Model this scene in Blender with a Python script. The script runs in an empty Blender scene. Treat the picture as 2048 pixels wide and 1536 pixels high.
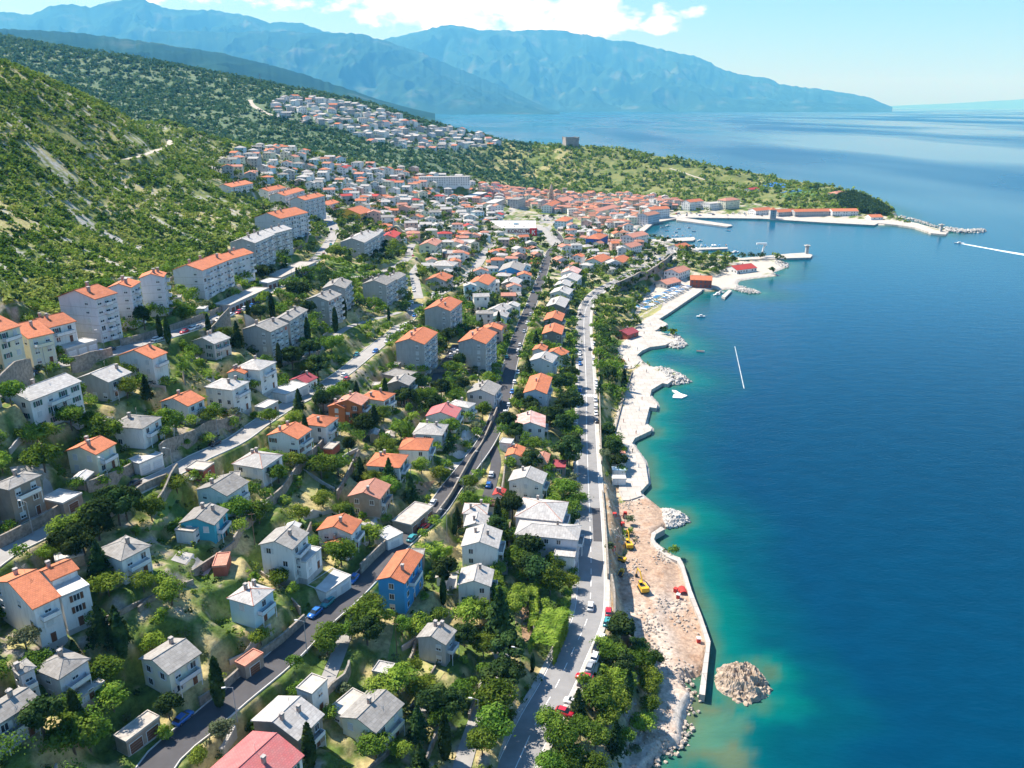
import bpy, bmesh, math, random, time
import numpy as np
from mathutils import Vector, Matrix
random.seed(7); RNG = np.random.RandomState(11)
T0 = time.time()
sc = bpy.context.scene
COL = sc.collection
# ------------------------------------------------------------------ camera, sky, sun, exposure
FPX, CX, CY, CAMZ = 1600.0, 1024.0, 768.0, 135.0
PITCH = math.atan(555.0 / FPX); SP, CP = math.sin(PITCH), math.cos(PITCH)
cam = bpy.data.cameras.new('camera'); camo = bpy.data.objects.new('camera', cam); COL.objects.link(camo)
cam.sensor_width = 36.0; cam.lens = 36.0 * FPX / 2048.0; cam.clip_start = 1.0; cam.clip_end = 300000.0
camo.location = (0, 0, CAMZ); camo.rotation_euler = (math.pi / 2 - PITCH, 0, 0)
sc.camera = camo
SUN_EL = math.radians(50); SUN_AZ = math.radians(-56)      # azimuth from +Y, clockwise positive
world = bpy.data.worlds.new('World'); sc.world = world; world.use_nodes = True
def build_world():
    nt = world.node_tree; n = nt.nodes; l = nt.links; n.clear()
    out = n.new('ShaderNodeOutputWorld'); bg = n.new('ShaderNodeBackground'); bg.inputs['Strength'].default_value = 0.094
    sky = n.new('ShaderNodeTexSky'); sky.sky_type = 'NISHITA'; sky.sun_disc = False
    sky.sun_elevation = SUN_EL; sky.sun_rotation = SUN_AZ; sky.altitude = 100; sky.air_density = 1.25; sky.dust_density = 0.5; sky.ozone_density = 3.5
    # clouds: banks of cumulus low over the mountains, in sky directions
    tc = n.new('ShaderNodeTexCoord'); sep = n.new('ShaderNodeSeparateXYZ'); l.new(tc.outputs['Generated'], sep.inputs[0])
    def M(op, a, b=None, clamp=False):
        m = n.new('ShaderNodeMath'); m.operation = op; m.use_clamp = clamp
        for i, v in enumerate((a, b)):
            if v is None: continue
            if isinstance(v, (int, float)): m.inputs[i].default_value = v
            else: l.new(v, m.inputs[i])
        return m.outputs[0]
    az = M('ARCTAN2', sep.outputs['X'], sep.outputs['Y']); el = M('ARCSINE', sep.outputs['Z'])
    comb = n.new('ShaderNodeCombineXYZ'); l.new(az, comb.inputs[0]); l.new(M('MULTIPLY', el, 1.9), comb.inputs[1])
    ns = n.new('ShaderNodeTexNoise'); ns.inputs['Scale'].default_value = 17; ns.inputs['Detail'].default_value = 9; ns.inputs['Roughness'].default_value = 0.6
    l.new(comb.outputs[0], ns.inputs['Vector'])
    def blob(a0, e0, ra, re):
        da = M('DIVIDE', M('SUBTRACT', az, a0), ra); de = M('DIVIDE', M('SUBTRACT', el, e0), re)
        return M('SUBTRACT', 1.0, M('ADD', M('MULTIPLY', da, da), M('MULTIPLY', de, de)))
    blobs = [blob(-0.07, 0.118, 0.16, 0.045), blob(0.07, 0.098, 0.13, 0.032), blob(-0.36, 0.128, 0.13, 0.03), blob(-0.2, 0.15, 0.12, 0.03), blob(0.22, 0.16, 0.16, 0.02), blob(0.165, 0.088, 0.03, 0.013), blob(-0.9, 0.2, 0.25, 0.05), blob(0.9, 0.25, 0.3, 0.03)]
    m = blobs[0]
    for b in blobs[1:]: m = M('MAXIMUM', m, b)
    m = M('MAXIMUM', m, -1.0)
    dens = M('ADD', M('MULTIPLY', M('SUBTRACT', ns.outputs['Fac'], 0.5), 4.2), m)
    fac = M('MULTIPLY', M('MULTIPLY', M('SUBTRACT', dens, 0.1), 1.4, True), 0.92)
    ns2 = n.new('ShaderNodeTexNoise'); ns2.inputs['Scale'].default_value = 34; ns2.inputs['Detail'].default_value = 5; l.new(comb.outputs[0], ns2.inputs['Vector'])
    cr = n.new('ShaderNodeValToRGB'); l.new(ns2.outputs['Fac'], cr.inputs[0])
    cr.color_ramp.elements[0].position = 0.3; cr.color_ramp.elements[0].color = (7.0, 8.0, 8.8, 1)
    cr.color_ramp.elements[1].position = 0.6; cr.color_ramp.elements[1].color = (10.5, 10.8, 10.6, 1)
    tint = n.new('ShaderNodeVectorMath'); tint.operation = 'MULTIPLY'; l.new(sky.outputs[0], tint.inputs[0]); tint.inputs[1].default_value = (.54, .79, 1.05)
    mx = n.new('ShaderNodeMix'); mx.data_type = 'RGBA'; l.new(fac, mx.inputs[0]); l.new(tint.outputs[0], mx.inputs[6]); l.new(cr.outputs[0], mx.inputs[7])
    l.new(mx.outputs[2], bg.inputs['Color']); l.new(bg.outputs[0], out.inputs['Surface'])
build_world()
sun = bpy.data.lights.new('sun', 'SUN'); suno = bpy.data.objects.new('sun', sun); COL.objects.link(suno)
sun.energy = 5.0; sun.angle = math.radians(0.5); sun.color = (1.0, 0.975, 0.94)
sd = Vector((math.sin(SUN_AZ) * math.cos(SUN_EL), math.cos(SUN_AZ) * math.cos(SUN_EL), math.sin(SUN_EL)))
suno.rotation_euler = sd.to_track_quat('Z', 'Y').to_euler(); suno.location = (-200, 200, 400)
sc.view_settings.view_transform = 'Standard'; sc.view_settings.look = 'None'; sc.view_settings.gamma = 1.0
sc.view_settings.exposure = 0.98
# ------------------------------------------------------------------ pixels -> world
def ray(px, py):
    s = (px - CX) / FPX; t = (py - CY) / FPX
    return np.array([s, CP - t * SP, -SP - t * CP])
def at_e(px, py, e=0.0):
    d = ray(px, py); k = (e - CAMZ) / d[2]
    return np.array([0, 0, CAMZ]) + d * k
def at_z(px, py, z):
    return np.array([0, 0, CAMZ]) + ray(px, py) * z
def proj(x, y, z):
    dz = z - CAMZ; zc = y * CP - dz * SP; up = y * SP + dz * CP
    return CX + FPX * x / zc, CY - FPX * up / zc, zc
# ------------------------------------------------------------------ value noise
_perm = RNG.permutation(4096); _val = RNG.rand(4096)
def vnoise(x, y):
    xi = np.floor(x).astype(np.int64); yi = np.floor(y).astype(np.int64); fx = x - xi; fy = y - yi
    fx = fx * fx * (3 - 2 * fx); fy = fy * fy * (3 - 2 * fy)
    h = lambda a, b: _val[(_perm[(a & 4095)] + b * 57) & 4095]
    return (h(xi, yi) * (1 - fx) + h(xi + 1, yi) * fx) * (1 - fy) + (h(xi, yi + 1) * (1 - fx) + h(xi + 1, yi + 1) * fx) * fy
def fbm(x, y, o=4, g=0.5):
    x = np.asarray(x, float); y = np.asarray(y, float); s = 0; a = 1; n = 0
    for i in range(o):
        s = s + a * vnoise(x * 2 ** i + 17 * i, y * 2 ** i + 31 * i); n += a; a *= g
    return s / n
def sstep(a, b, x):
    t = np.clip((x - a) / (b - a), 0, 1); return t * t * (3 - 2 * t)
# ------------------------------------------------------------------ height control points (pixel x, pixel y, elevation) / (pixel, depth)
CE = [(1040,1500,13),(1130,1350,12),(1185,1200,11),(1178,1000,10),(1170,850,9),(1170,700,9),(1180,620,10),(1250,560,11),(1330,520,8),
 (1270,900,2),(1290,760,2),(1330,1100,2),(1380,1330,2),(1290,640,2),(1400,585,2),(1250,700,2),(1330,1450,2),(1300,1250,2),(1265,1000,3),(1450,540,3),
 (330,1500,24),(500,1380,24),(650,1230,24),(800,1080,22),(900,950,20),(980,870,18),(1010,750,16),(1040,660,14),(1075,570,12),(1100,510,9),
 (740,1520,17),(870,1340,17),(960,1400,13),(860,1200,18),(1000,1150,14),(960,1300,14),(1080,1150,11),(1090,1000,12),(1090,850,12),(1110,700,12),(1115,600,11),(900,1500,14),
 (100,1400,34),(340,1390,30),(240,1250,36),(500,1250,31),(560,1120,31),(690,1100,28),(760,1010,25),(820,920,25),(900,850,22),
 (60,1250,40),(-100,1250,46),(-100,1500,40),(100,1600,30),(400,1650,22),(700,1650,16),(1000,1700,12),(1200,1600,6),
 (0,1120,46),(120,1060,46),(320,970,44),(480,880,41),(600,800,38),(700,740,35),(810,650,31),(860,590,28),(900,570,26),(970,500,18),(1000,460,12),
 (240,1150,41),(420,1060,36),(530,960,34),(600,900,34),(680,850,32),(800,780,26),(830,740,25),(940,740,21),(950,820,19),(1000,640,17),(920,650,22),(1020,570,14),
 (40,1020,49),(190,950,49),(290,880,49),(380,820,47),(480,790,43),(560,720,42),(700,650,38),(760,620,34),(670,655,41),
 (60,830,57),(200,790,57),(280,740,57),(430,700,53),(-100,1000,55),(-100,850,64),
 (0,760,63),(70,745,63),(200,710,62),(330,670,60),(480,620,57),(600,530,52),(660,470,47),(645,430,45),
 (40,720,64),(210,680,64),(350,640,62),(440,590,60),(520,545,58),(600,480,54),(640,420,50),(720,530,45),(760,480,40),(800,530,34),
 (130,560,74),(0,560,84),(-150,560,95),(-150,700,78),(60,620,70),
 (880,500,24),(850,450,26),(950,420,14),(1000,500,12),(1050,450,6),(1100,450,4),(1200,470,3),(1180,530,6),(1250,490,3),(1200,400,5),(1100,390,6),(1300,400,4),(1250,430,3),(1400,420,3),(1550,425,3),(1650,432,2.5),(1330,470,2),(1000,400,10),
 (800,400,34),(720,420,42),(900,390,24),(1000,365,22),
 (1140,291,62),(1100,291,60),(1050,292,58),(1220,295,57),(1300,306,50),(1380,322,42),(1450,337,34),(1560,358,21),(1650,385,14),(1700,388,12),(1760,412,8),
 (1150,350,22),(1250,350,24),(1350,370,14),(1450,375,12),(1000,330,36),(1100,330,38),(1050,360,16),(1200,378,8),(1350,400,4),(1500,390,10),(1600,395,10),(1640,410,6),(1550,410,4)]
CZ = [(0,400,350),(0,250,430),(0,120,560),(0,480,310),(200,200,700),(200,350,500),(200,470,400),(350,240,900),(300,400,500),(300,480,420),(400,450,470),(450,400,560),(470,290,960),(350,290,800),(400,350,700),(100,300,450),(100,160,630),
 (-200,60,520),(-200,300,380),(-400,60,450),(-400,400,300),
 (450,320,860),(560,345,850),(640,370,880),(560,310,960),(700,350,950),(800,350,1060),(700,320,1080),(860,345,1150),
 (860,305,1300),(700,302,1200),(880,328,1250),(950,300,1450),
 (100,100,2000),(215,108,1950),(330,128,1900),(440,150,1820),(520,165,1800),(660,190,1750),(780,216,1700),(850,245,1700),(960,270,1700),(-100,95,2050),(-300,80,2100),
 (300,180,1600),(200,160,1700),(450,280,1180),(500,250,1300),(600,270,1260),(600,225,1420),(700,225,1500),(800,280,1400),(880,275,1480),(700,260,1380),(420,200,1550),(100,140,1750)]
pts = [tuple(at_e(*c)) for c in CE] + [tuple(at_z(*c)) for c in CZ]
# world points behind the skylines: the ground falls away again
pts += [(-620, 900, 95), (-560, 1100, 92), (-450, 1200, 95), (-380, 1060, 92), (-700, 1300, 130), (-900, 1000, 130), (-760, 720, 160),
        (-900, 2500, 200), (-400, 2500, 110), (-1500, 2500, 330), (-150, 2350, 60), (-1500, 1500, 300), (-1600, 800, 330), (-900, 300, 240), (-400, 60, 120), (-250, 30, 75), (60, 20, 8), (-100, 20, 36), (-2400, 2000, 420),
        (60, 1800, 40), (200, 1750, 25), (-60, 2000, 40)]
P = np.array(pts)
def warp(x, y): return x / (np.abs(y) + 60.0), 0.9 * np.log(np.maximum(y, 5.0) + 60.0)
_u, _v = warp(P[:, 0], P[:, 1])
def _phi(r2): return np.sqrt(r2 + 0.03 ** 2)
_N = len(P); A = np.zeros((_N + 3, _N + 3))
A[:_N, :_N] = _phi((_u[:, None] - _u) ** 2 + (_v[:, None] - _v) ** 2)
A[:_N, :_N] -= np.eye(_N) * 0.012
A[:_N, _N] = 1; A[:_N, _N + 1] = _u; A[:_N, _N + 2] = _v; A[_N:, :_N] = A[:_N, _N:].T
_W = np.linalg.solve(A, np.concatenate([P[:, 2], np.zeros(3)]))
def base_h(x, y):
    u, v = warp(x, y); out = _W[_N] + _W[_N + 1] * u + _W[_N + 2] * v
    for i in range(_N): out = out + _W[i] * _phi((u - _u[i]) ** 2 + (v - _v[i]) ** 2)
    return out
# ------------------------------------------------------------------ coastline (pixels on the water line)
COAST = [(1250,1640),(1292,1536),(1322,1502),(1362,1490),(1360,1465),(1367,1430),(1382,1397),(1362,1372),(1365,1356),(1396,1350),(1404,1330),(1416,1285),(1400,1235),(1382,1190),
 (1360,1120),(1337,1110),(1312,1090),(1306,1080),(1309,1068),(1330,1056),(1350,1052),(1374,1042),(1362,1031),(1335,1023),(1318,1019),(1285,992),(1282,984),(1299,967),(1292,925),(1275,902),(1266,887),(1270,878),
 (1305,862),(1305,856),(1291,851),(1300,816),(1315,817),(1317,810),(1301,792),(1302,783),(1326,768),(1348,770),(1377,763),(1372,757),(1337,741),(1308,736),(1286,726),(1275,711),(1286,702),(1304,695),
 (1337,692),(1359,697),(1371,691),(1361,679),(1337,670),(1310,662),(1334,650),(1333,647),(1313,640),(1339,626),(1381,597),(1403,582),(1440,581),(1462,577),(1493,583),(1522,587),(1500,580),(1472,570),(1478,562),(1500,558),(1560,551),(1543,546),
 (1576,533),(1556,521),(1480,518),(1410,512),(1379,501),(1340,487),(1279,484),(1271,464),(1275,456),(1309,445),(1352,437),(1377,435),(1523,437),(1650,445),(1749,450),(1797,451),(1830,455),(1862,466),(1893,469),
 (1896,463),(1835,448),(1797,440),(1793,430),(1779,421),(1753,408),(1718,400),(1690,395)]
BACK = [(1560,380),(1450,372),(1300,355),(1180,344),(1050,342),(960,336)]
cw = [at_e(*c)[:2] for c in COAST] + [at_e(*c)[:2] for c in BACK]
cw += [np.array(q, float) for q in [(-100, 2050), (-300, 2400), (-500, 3000), (-1500, 4000), (-6000, 4000), (-6000, -200), (60, -200), (75, 20)]]
CWP = np.array(cw)
def seg_dist(x, y, Q, closed=True, chunk=None):
    """distance to a polyline, index and parameter of the nearest segment"""
    n = len(Q); m = n if closed else n - 1
    best = np.full(x.shape, 1e18); bi = np.zeros(x.shape, int); bt = np.zeros(x.shape)
    for i in range(m):
        a = Q[i]; b = Q[(i + 1) % n]; d = b - a; L = d @ d + 1e-9
        t = np.clip(((x - a[0]) * d[0] + (y - a[1]) * d[1]) / L, 0, 1)
        r = (x - a[0] - t * d[0]) ** 2 + (y - a[1] - t * d[1]) ** 2
        k = r < best; best = np.where(k, r, best); bi = np.where(k, i, bi); bt = np.where(k, t, bt)
    return np.sqrt(best), bi, bt
def inside(x, y, Q):
    c = np.zeros(x.shape, bool); n = len(Q)
    for i in range(n):
        x1, y1 = Q[i]; x2, y2 = Q[(i + 1) % n]
        if y1 == y2: continue
        k = ((y1 > y) != (y2 > y)) & (x < (x2 - x1) * (y - y1) / (y2 - y1) + x1)
        c ^= k
    return c
def coast_sd(x, y):
    d, _, _ = seg_dist(x, y, CWP); return np.where(inside(x, y, CWP), d, -d)   # positive on land
def land0(x, y):
    b = base_h(x, y); s = coast_sd(x, y)
    h = np.minimum(b, 0.9 + np.maximum(s, 0) * 1.1)
    h = np.maximum(h, np.minimum(0.9 + 0.02 * s, 1.4))
    return np.where(s > 0, h, np.maximum(0.3 + s * 0.45, -25.0)), s
# ------------------------------------------------------------------ roads: (name, half width, kind, [(px,py)...])
ROADS = [
 ('coast_road', 3.9, 'asphalt', [(985,1640),(1040,1512),(1075,1440),(1113,1370),(1146,1300),(1168,1255),(1179,1215),(1182,1150),(1180,1050),(1176,950),(1173,850),(1172,760),(1169,690),(1168,640),(1175,610),(1196,585),(1230,565),(1270,545),(1310,530),(1337,517),(1342,505),(1325,492),(1300,487)]),
 ('dark_street', 3.3, 'dark', [(250,1640),(330,1520),(400,1448),(470,1392),(560,1310),(640,1240),(700,1185),(770,1112),(820,1070),(868,1030),(905,975),(940,930),(968,890),(990,850),(1005,800),(1018,740),(1030,695),(1047,648),(1062,610),(1078,570),(1088,540),(1100,505),(1120,480),(1108,462)]),
 ('upper_street', 3.2, 'pale', [(-120,1190),(0,1112),(60,1078),(130,1040),(200,1010),(270,975),(340,945),(400,915),(470,885),(520,850),(570,815),(620,790),(680,752),(730,712),(770,680),(805,650),(830,622),(838,598),(870,592),(905,572),(940,548),(962,520),(975,498),(1000,480)]),
 ('top_street', 3.2, 'pale', [(-120,800),(0,768),(60,750),(130,732),(200,712),(270,690),(340,672),(400,652),(450,632),(500,608),(550,575),(600,545),(640,510),(662,480),(668,458),(655,440),(640,425)]),
 ('cross_street', 2.8, 'pale', [(838,600),(832,570),(825,535),(818,505),(825,490)]),
 ('block_lane', 2.6, 'dark', [(862,780),(880,745),(900,715),(915,690)]),
 ('garden_lane', 1.8, 'pale', [(905,1640),(925,1530),(955,1440),(985,1370),(1005,1320),(985,1290),(955,1280)]),
 ('side_lane', 1.6, 'pale', [(650,1380),(672,1320),(690,1270),(705,1235)]),
 ('upper_lane', 1.7, 'pale', [(560,725),(600,712),(640,700),(668,672),(700,650),(745,640),(800,635)]),
 ('lower_lane', 1.8, 'dark', [(975,998),(985,960),(992,925),(985,890)]),
 ('hill_track', 2.6, 'gravel', [(250,322),(285,310),(318,298),(340,288),(330,278),(300,270)]),
 ('market_road', 4.0, 'pale', [(1078,452),(1100,480),(1120,500)]),
 ('hill_village_road', 4.5, 'gravel', [(500,198),(505,210),(530,225),(560,235),(620,243),(680,250)]),
 ('fort_path', 2.5, 'gravel', [(1340,335),(1375,348),(1410,362)]),
 ('hotel_road', 3.0, 'pale', [(655,545),(700,553),(740,553),(790,535),(818,515)]),
]
def resample(Q, step):
    Q = np.array(Q, float); out = []
    n = len(Q)                                     # Catmull-Rom
    for i in range(n - 1):
        p0 = Q[max(i - 1, 0)]; p1 = Q[i]; p2 = Q[i + 1]; p3 = Q[min(i + 2, n - 1)]
        m = max(2, int(np.linalg.norm(p2 - p1) / step))
        for k in range(m):
            t = k / m
            out.append(0.5 * ((2 * p1) + (-p0 + p2) * t + (2 * p0 - 5 * p1 + 4 * p2 - p3) * t * t + (-p0 + 3 * p1 - 3 * p2 + p3) * t ** 3))
    out.append(Q[-1]); return np.array(out)
def hit0(px, py, fn):
    d = ray(px, py); z = np.exp(np.linspace(math.log(60), math.log(4000), 500))
    X = d[0] * z; Y = d[1] * z; Z = CAMZ + d[2] * z
    h = fn(X, Y); k = np.nonzero(Z < h)[0]
    if len(k) == 0: return np.array([X[-1], Y[-1], h[-1]])
    i = max(k[0], 1); a0 = Z[i-1] - h[i-1]; a1 = h[i] - Z[i]; t = a0 / (a0 + a1 + 1e-9); zz = z[i-1] + t * (z[i] - z[i-1])
    return np.array([d[0] * zz, d[1] * zz, CAMZ + d[2] * zz])
RD = []
for nm, hw, kd, px in ROADS:
    w = np.array([hit0(a, b, lambda x, y: land0(x, y)[0]) for a, b in px])
    q = resample(w[:, :2], 3.0); e = land0(q[:, 0], q[:, 1])[0]
    k = 7
    for _ in range(4): e = np.convolve(np.pad(e, k, mode='edge'), np.ones(2 * k + 1) / (2 * k + 1), 'valid')
    RD.append((nm, hw, kd, q, e))
def height(x, y, roads=True):
    x = np.asarray(x, float); y = np.asarray(y, float)
    h, s = land0(x, y)
    h = h + np.where(s > 12, (fbm(x / 23, y / 23, 3) - 0.5) * 2.4 * sstep(12, 60, s) * np.clip(y / 500, .4, 3), 0)
    if roads:
        for nm, hw, kd, q, e in RD:
            m = 14
            k = (x > q[:, 0].min() - m) & (x < q[:, 0].max() + m) & (y > q[:, 1].min() - m) & (y < q[:, 1].max() + m)
            if not k.any(): continue
            d, i, t = seg_dist(x[k], y[k], q, False)
            er = e[i] * (1 - t) + e[np.minimum(i + 1, len(e) - 1)] * t
            wgt = 1 - sstep(hw + 1.4, hw + 5.5, d)
            h[k] = h[k] * (1 - wgt) + er * wgt
    return h
print('setup', time.time() - T0)
# height lookup grid (world aligned, warped) for fast queries = the terrain mesh itself
NU, NV = 620, 760
vv = np.exp(np.linspace(math.log(55.0 + 60), math.log(3300.0 + 60), NV)) - 60.0
uu = np.linspace(-1.05, 0.95, NU)
GY = np.repeat(vv[:, None], NU, 1); GX = uu[None, :] * (GY * 0.78 + 60)
GH = height(GX.ravel(), GY.ravel()).reshape(NV, NU)
# quays, beach and building site are level ground
FLATS = [(1.45, 1.9, [(1246,1000),(1236,985),(1234,915),(1226,880),(1226,850),(1241,800),(1266,740),(1286,726),(1310,738),(1337,746),(1350,757),(1330,768),(1303,779),(1300,792),(1318,808),(1313,816),(1299,814),(1290,849),(1306,855),(1270,876),(1264,886),(1274,902),(1291,925),(1299,966),(1284,991),(1262,1000)]),
 (1.35, 1.75, [(1234,722),(1234,698),(1260,663),(1288,638),(1318,618),(1373,583),(1398,573),(1404,581),(1382,596),(1339,625),(1318,638),(1335,648),(1310,661),(1350,680),(1330,692),(1300,694),(1284,701),(1274,710),(1280,722),(1266,738),(1234,738)]),
 (1.9, 1.9, [(1262,1090),(1238,1010),(1250,1000),(1320,1010),(1340,1050),(1300,1085),(1330,1112),(1358,1122),(1380,1190),(1417,1285),(1402,1350),(1385,1380),(1345,1420),(1362,1490),(1300,1540),(1262,1540),(1300,1440),(1325,1370),(1272,1310),(1262,1240),(1245,1180),(1245,1120)]),
 (1.35, 1.8, [(1279,472),(1279,456),(1303,438),(1355,428),(1375,426),(1520,428),(1650,434),(1745,438),(1795,440),(1870,458),(1894,467),(1830,457),(1797,452),(1650,447),(1377,438),(1352,439),(1309,447)]),
 (2.3, 2.3, [(1262,640),(1284,600),(1300,572),(1330,556),(1395,562),(1405,572),(1340,612),(1290,634)]),
 (1.2, 1.2, [(1425,556),(1480,522),(1540,520),(1574,533),(1500,556),(1470,575),(1440,578),(1405,578)])]
FLATW = []
for zf, zr, px in FLATS:
    Qf = np.array([at_e(a, b, zr)[:2] for a, b in px]); FLATW.append(Qf)
    k = (GX > Qf[:, 0].min() - 12) & (GX < Qf[:, 0].max() + 12) & (GY > Qf[:, 1].min() - 12) & (GY < Qf[:, 1].max() + 12); xk, yk = GX[k], GY[k]
    d, _, _ = seg_dist(xk, yk, Qf); d = np.where(inside(xk, yk, Qf), 0, d); wgt = 1 - sstep(.8, 6 if zf < 1.9 else 5, d)
    tgt = np.minimum(GH[k], zf + (fbm(xk / 7, yk / 7, 4) - .5) * (1.3 if zf == 1.9 else .1)); GH[k] = np.where(GH[k] > .2, GH[k] * (1 - wgt) + tgt * wgt, GH[k])
print('terrain heights', time.time() - T0)
def H(x, y):
    x = np.asarray(x, float); y = np.asarray(y, float)
    fv = (np.log(np.maximum(y, 56) + 60) - math.log(115)) / (math.log(3360) - math.log(115)) * (NV - 1)
    fu = (x / (y * 0.78 + 60) + 1.05) / 2.0 * (NU - 1)
    fv = np.clip(fv, 0, NV - 1.001); fu = np.clip(fu, 0, NU - 1.001); i = fv.astype(int); j = fu.astype(int); a = fv - i; b = fu - j
    return (GH[i, j] * (1 - b) + GH[i, j + 1] * b) * (1 - a) + (GH[i + 1, j] * (1 - b) + GH[i + 1, j + 1] * b) * a
def hit(px, py):
    return hit0(px, py, H)
def hit_xy(p): return hit(*p)[:2]
def polyhit(px): return np.array([hit_xy(p) for p in px])
def C3(*a): return np.array(a)
def mixc(a, b, t): return a * (1 - t[:, None]) + b * t[:, None]
TOWN = polyhit([(-300,1640),(-300,640),(-60,625),(40,610),(125,640),(130,600),(350,545),(480,478),(560,408),(540,385),(420,372),(415,345),(440,312),(520,303),(640,312),(740,335),(830,345),(950,352),(1000,374),(1180,392),(1350,404),(1480,404),(1640,424),(1770,432)])
TOWN = np.vstack([TOWN, at_e(1900,470)[None, :2], at_e(1900,700)[None, :2], at_e(1500,1640)[None, :2]])
DIRT = polyhit([(1262,1090),(1230,1010),(1258,1000),(1320,1010),(1340,1050),(1300,1085),(1330,1120),(1362,1130),(1380,1190),(1415,1285),(1402,1350),(1385,1380),(1345,1420),(1362,1490),(1300,1540),(1255,1540),(1300,1440),(1330,1360),(1262,1300),(1255,1240),(1235,1180),(1245,1120)])
HV = polyhit([(545,205),(600,200),(700,212),(760,225),(850,255),(960,272),(1000,290),(940,296),(880,302),(800,298),(740,285),(690,262),(620,248),(560,238)])
BANK = polyhit([(1203,955),(1236,955),(1240,1010),(1244,1100),(1262,1272),(1216,1272),(1212,1120)])
# ------------------------------------------------------------------ object helpers
def mesh_np(name, V, F, mats, mi=None, smooth=False):
    V = np.asarray(V, np.float32); me = bpy.data.meshes.new(name)
    F = np.asarray(F, np.int32); nf, k = F.shape
    me.vertices.add(len(V)); me.vertices.foreach_set('co', V.ravel())
    me.loops.add(nf * k); me.loops.foreach_set('vertex_index', F.ravel())
    me.polygons.add(nf); me.polygons.foreach_set('loop_start', np.arange(0, nf * k, k, dtype=np.int32)); me.polygons.foreach_set('loop_total', np.full(nf, k, np.int32))
    for m in mats: me.materials.append(m)
    if mi is not None: me.polygons.foreach_set('material_index', np.asarray(mi, np.int32))
    me.polygons.foreach_set('use_smooth', np.full(nf, smooth, bool))
    me.update(calc_edges=True); return me
def link(name, data, parent=None, loc=None, rz=None):
    o = bpy.data.objects.new(name, data); COL.objects.link(o)
    if parent is not None: o.parent = parent
    if loc is not None: o.location = loc
    if rz is not None: o.rotation_euler = (0, 0, rz)
    return o
def tag(o, label=None, cat=None, group=None, kind=None):
    if label: o['label'] = label
    if cat: o['category'] = cat
    if group: o['group'] = group
    if kind: o['kind'] = kind
    return o
class MB:
    """collects polygons with material slots, builds one mesh"""
    def __init__(s): s.v = []; s.f = []; s.m = []; s.mats = []
    def mi(s, mat):
        if mat not in s.mats: s.mats.append(mat)
        return s.mats.index(mat)
    def poly(s, pts, mat):
        b = len(s.v); s.v += [tuple(p) for p in pts]; s.f.append(tuple(range(b, b + len(pts)))); s.m.append(s.mi(mat))
    def box(s, c, size, mat, rz=0.0, top=None):
        cx, cy, cz = c; hx, hy, hz = size[0] / 2, size[1] / 2, size[2] / 2; ca, sa = math.cos(rz), math.sin(rz); b = len(s.v); tx = 1.0 if top is None else top
        for z, k in ((-hz, 1.0), (hz, tx)):
            for x, y in ((-hx, -hy), (hx, -hy), (hx, hy), (-hx, hy)):
                x *= k; y *= k; s.v.append((cx + x * ca - y * sa, cy + x * sa + y * ca, cz + z))
        for f in ((0, 3, 2, 1), (4, 5, 6, 7), (0, 1, 5, 4), (1, 2, 6, 5), (2, 3, 7, 6), (3, 0, 4, 7)): s.f.append(tuple(b + i for i in f)); s.m.append(s.mi(mat))
    def tube(s, p, q, r, mat, r2=None, n=6):
        p = Vector(p); q = Vector(q); d = (q - p).normalized(); a = d.orthogonal().normalized(); c = d.cross(a); r2 = r if r2 is None else r2; b = len(s.v); m = s.mi(mat)
        for P_, R_ in ((p, r), (q, r2)):
            for i in range(n):
                t = 2 * math.pi * i / n; s.v.append(tuple(P_ + (a * math.cos(t) + c * math.sin(t)) * R_))
        for i in range(n): j = (i + 1) % n; s.f.append((b + i, b + j, b + n + j, b + n + i)); s.m.append(m)
        s.f.append(tuple(b + n + i for i in range(n))); s.m.append(m); s.f.append(tuple(b + n - 1 - i for i in range(n))); s.m.append(m)
    def mesh(s, name, smooth=False):
        me = bpy.data.meshes.new(name); me.from_pydata(s.v, [], s.f)
        for m in s.mats: me.materials.append(m)
        me.polygons.foreach_set('material_index', s.m)
        if smooth: me.polygons.foreach_set('use_smooth', [True] * len(s.f))
        me.update(); return me
    def build(s, name, parent=None, loc=None, rz=None, smooth=False): return link(name, s.mesh(name, smooth), parent, loc, rz)
def empty(name, loc, rz=0.0):
    o = bpy.data.objects.new(name, None); COL.objects.link(o); o.location = loc; o.rotation_euler = (0, 0, rz); o.empty_display_size = 0.5; return o
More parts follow.
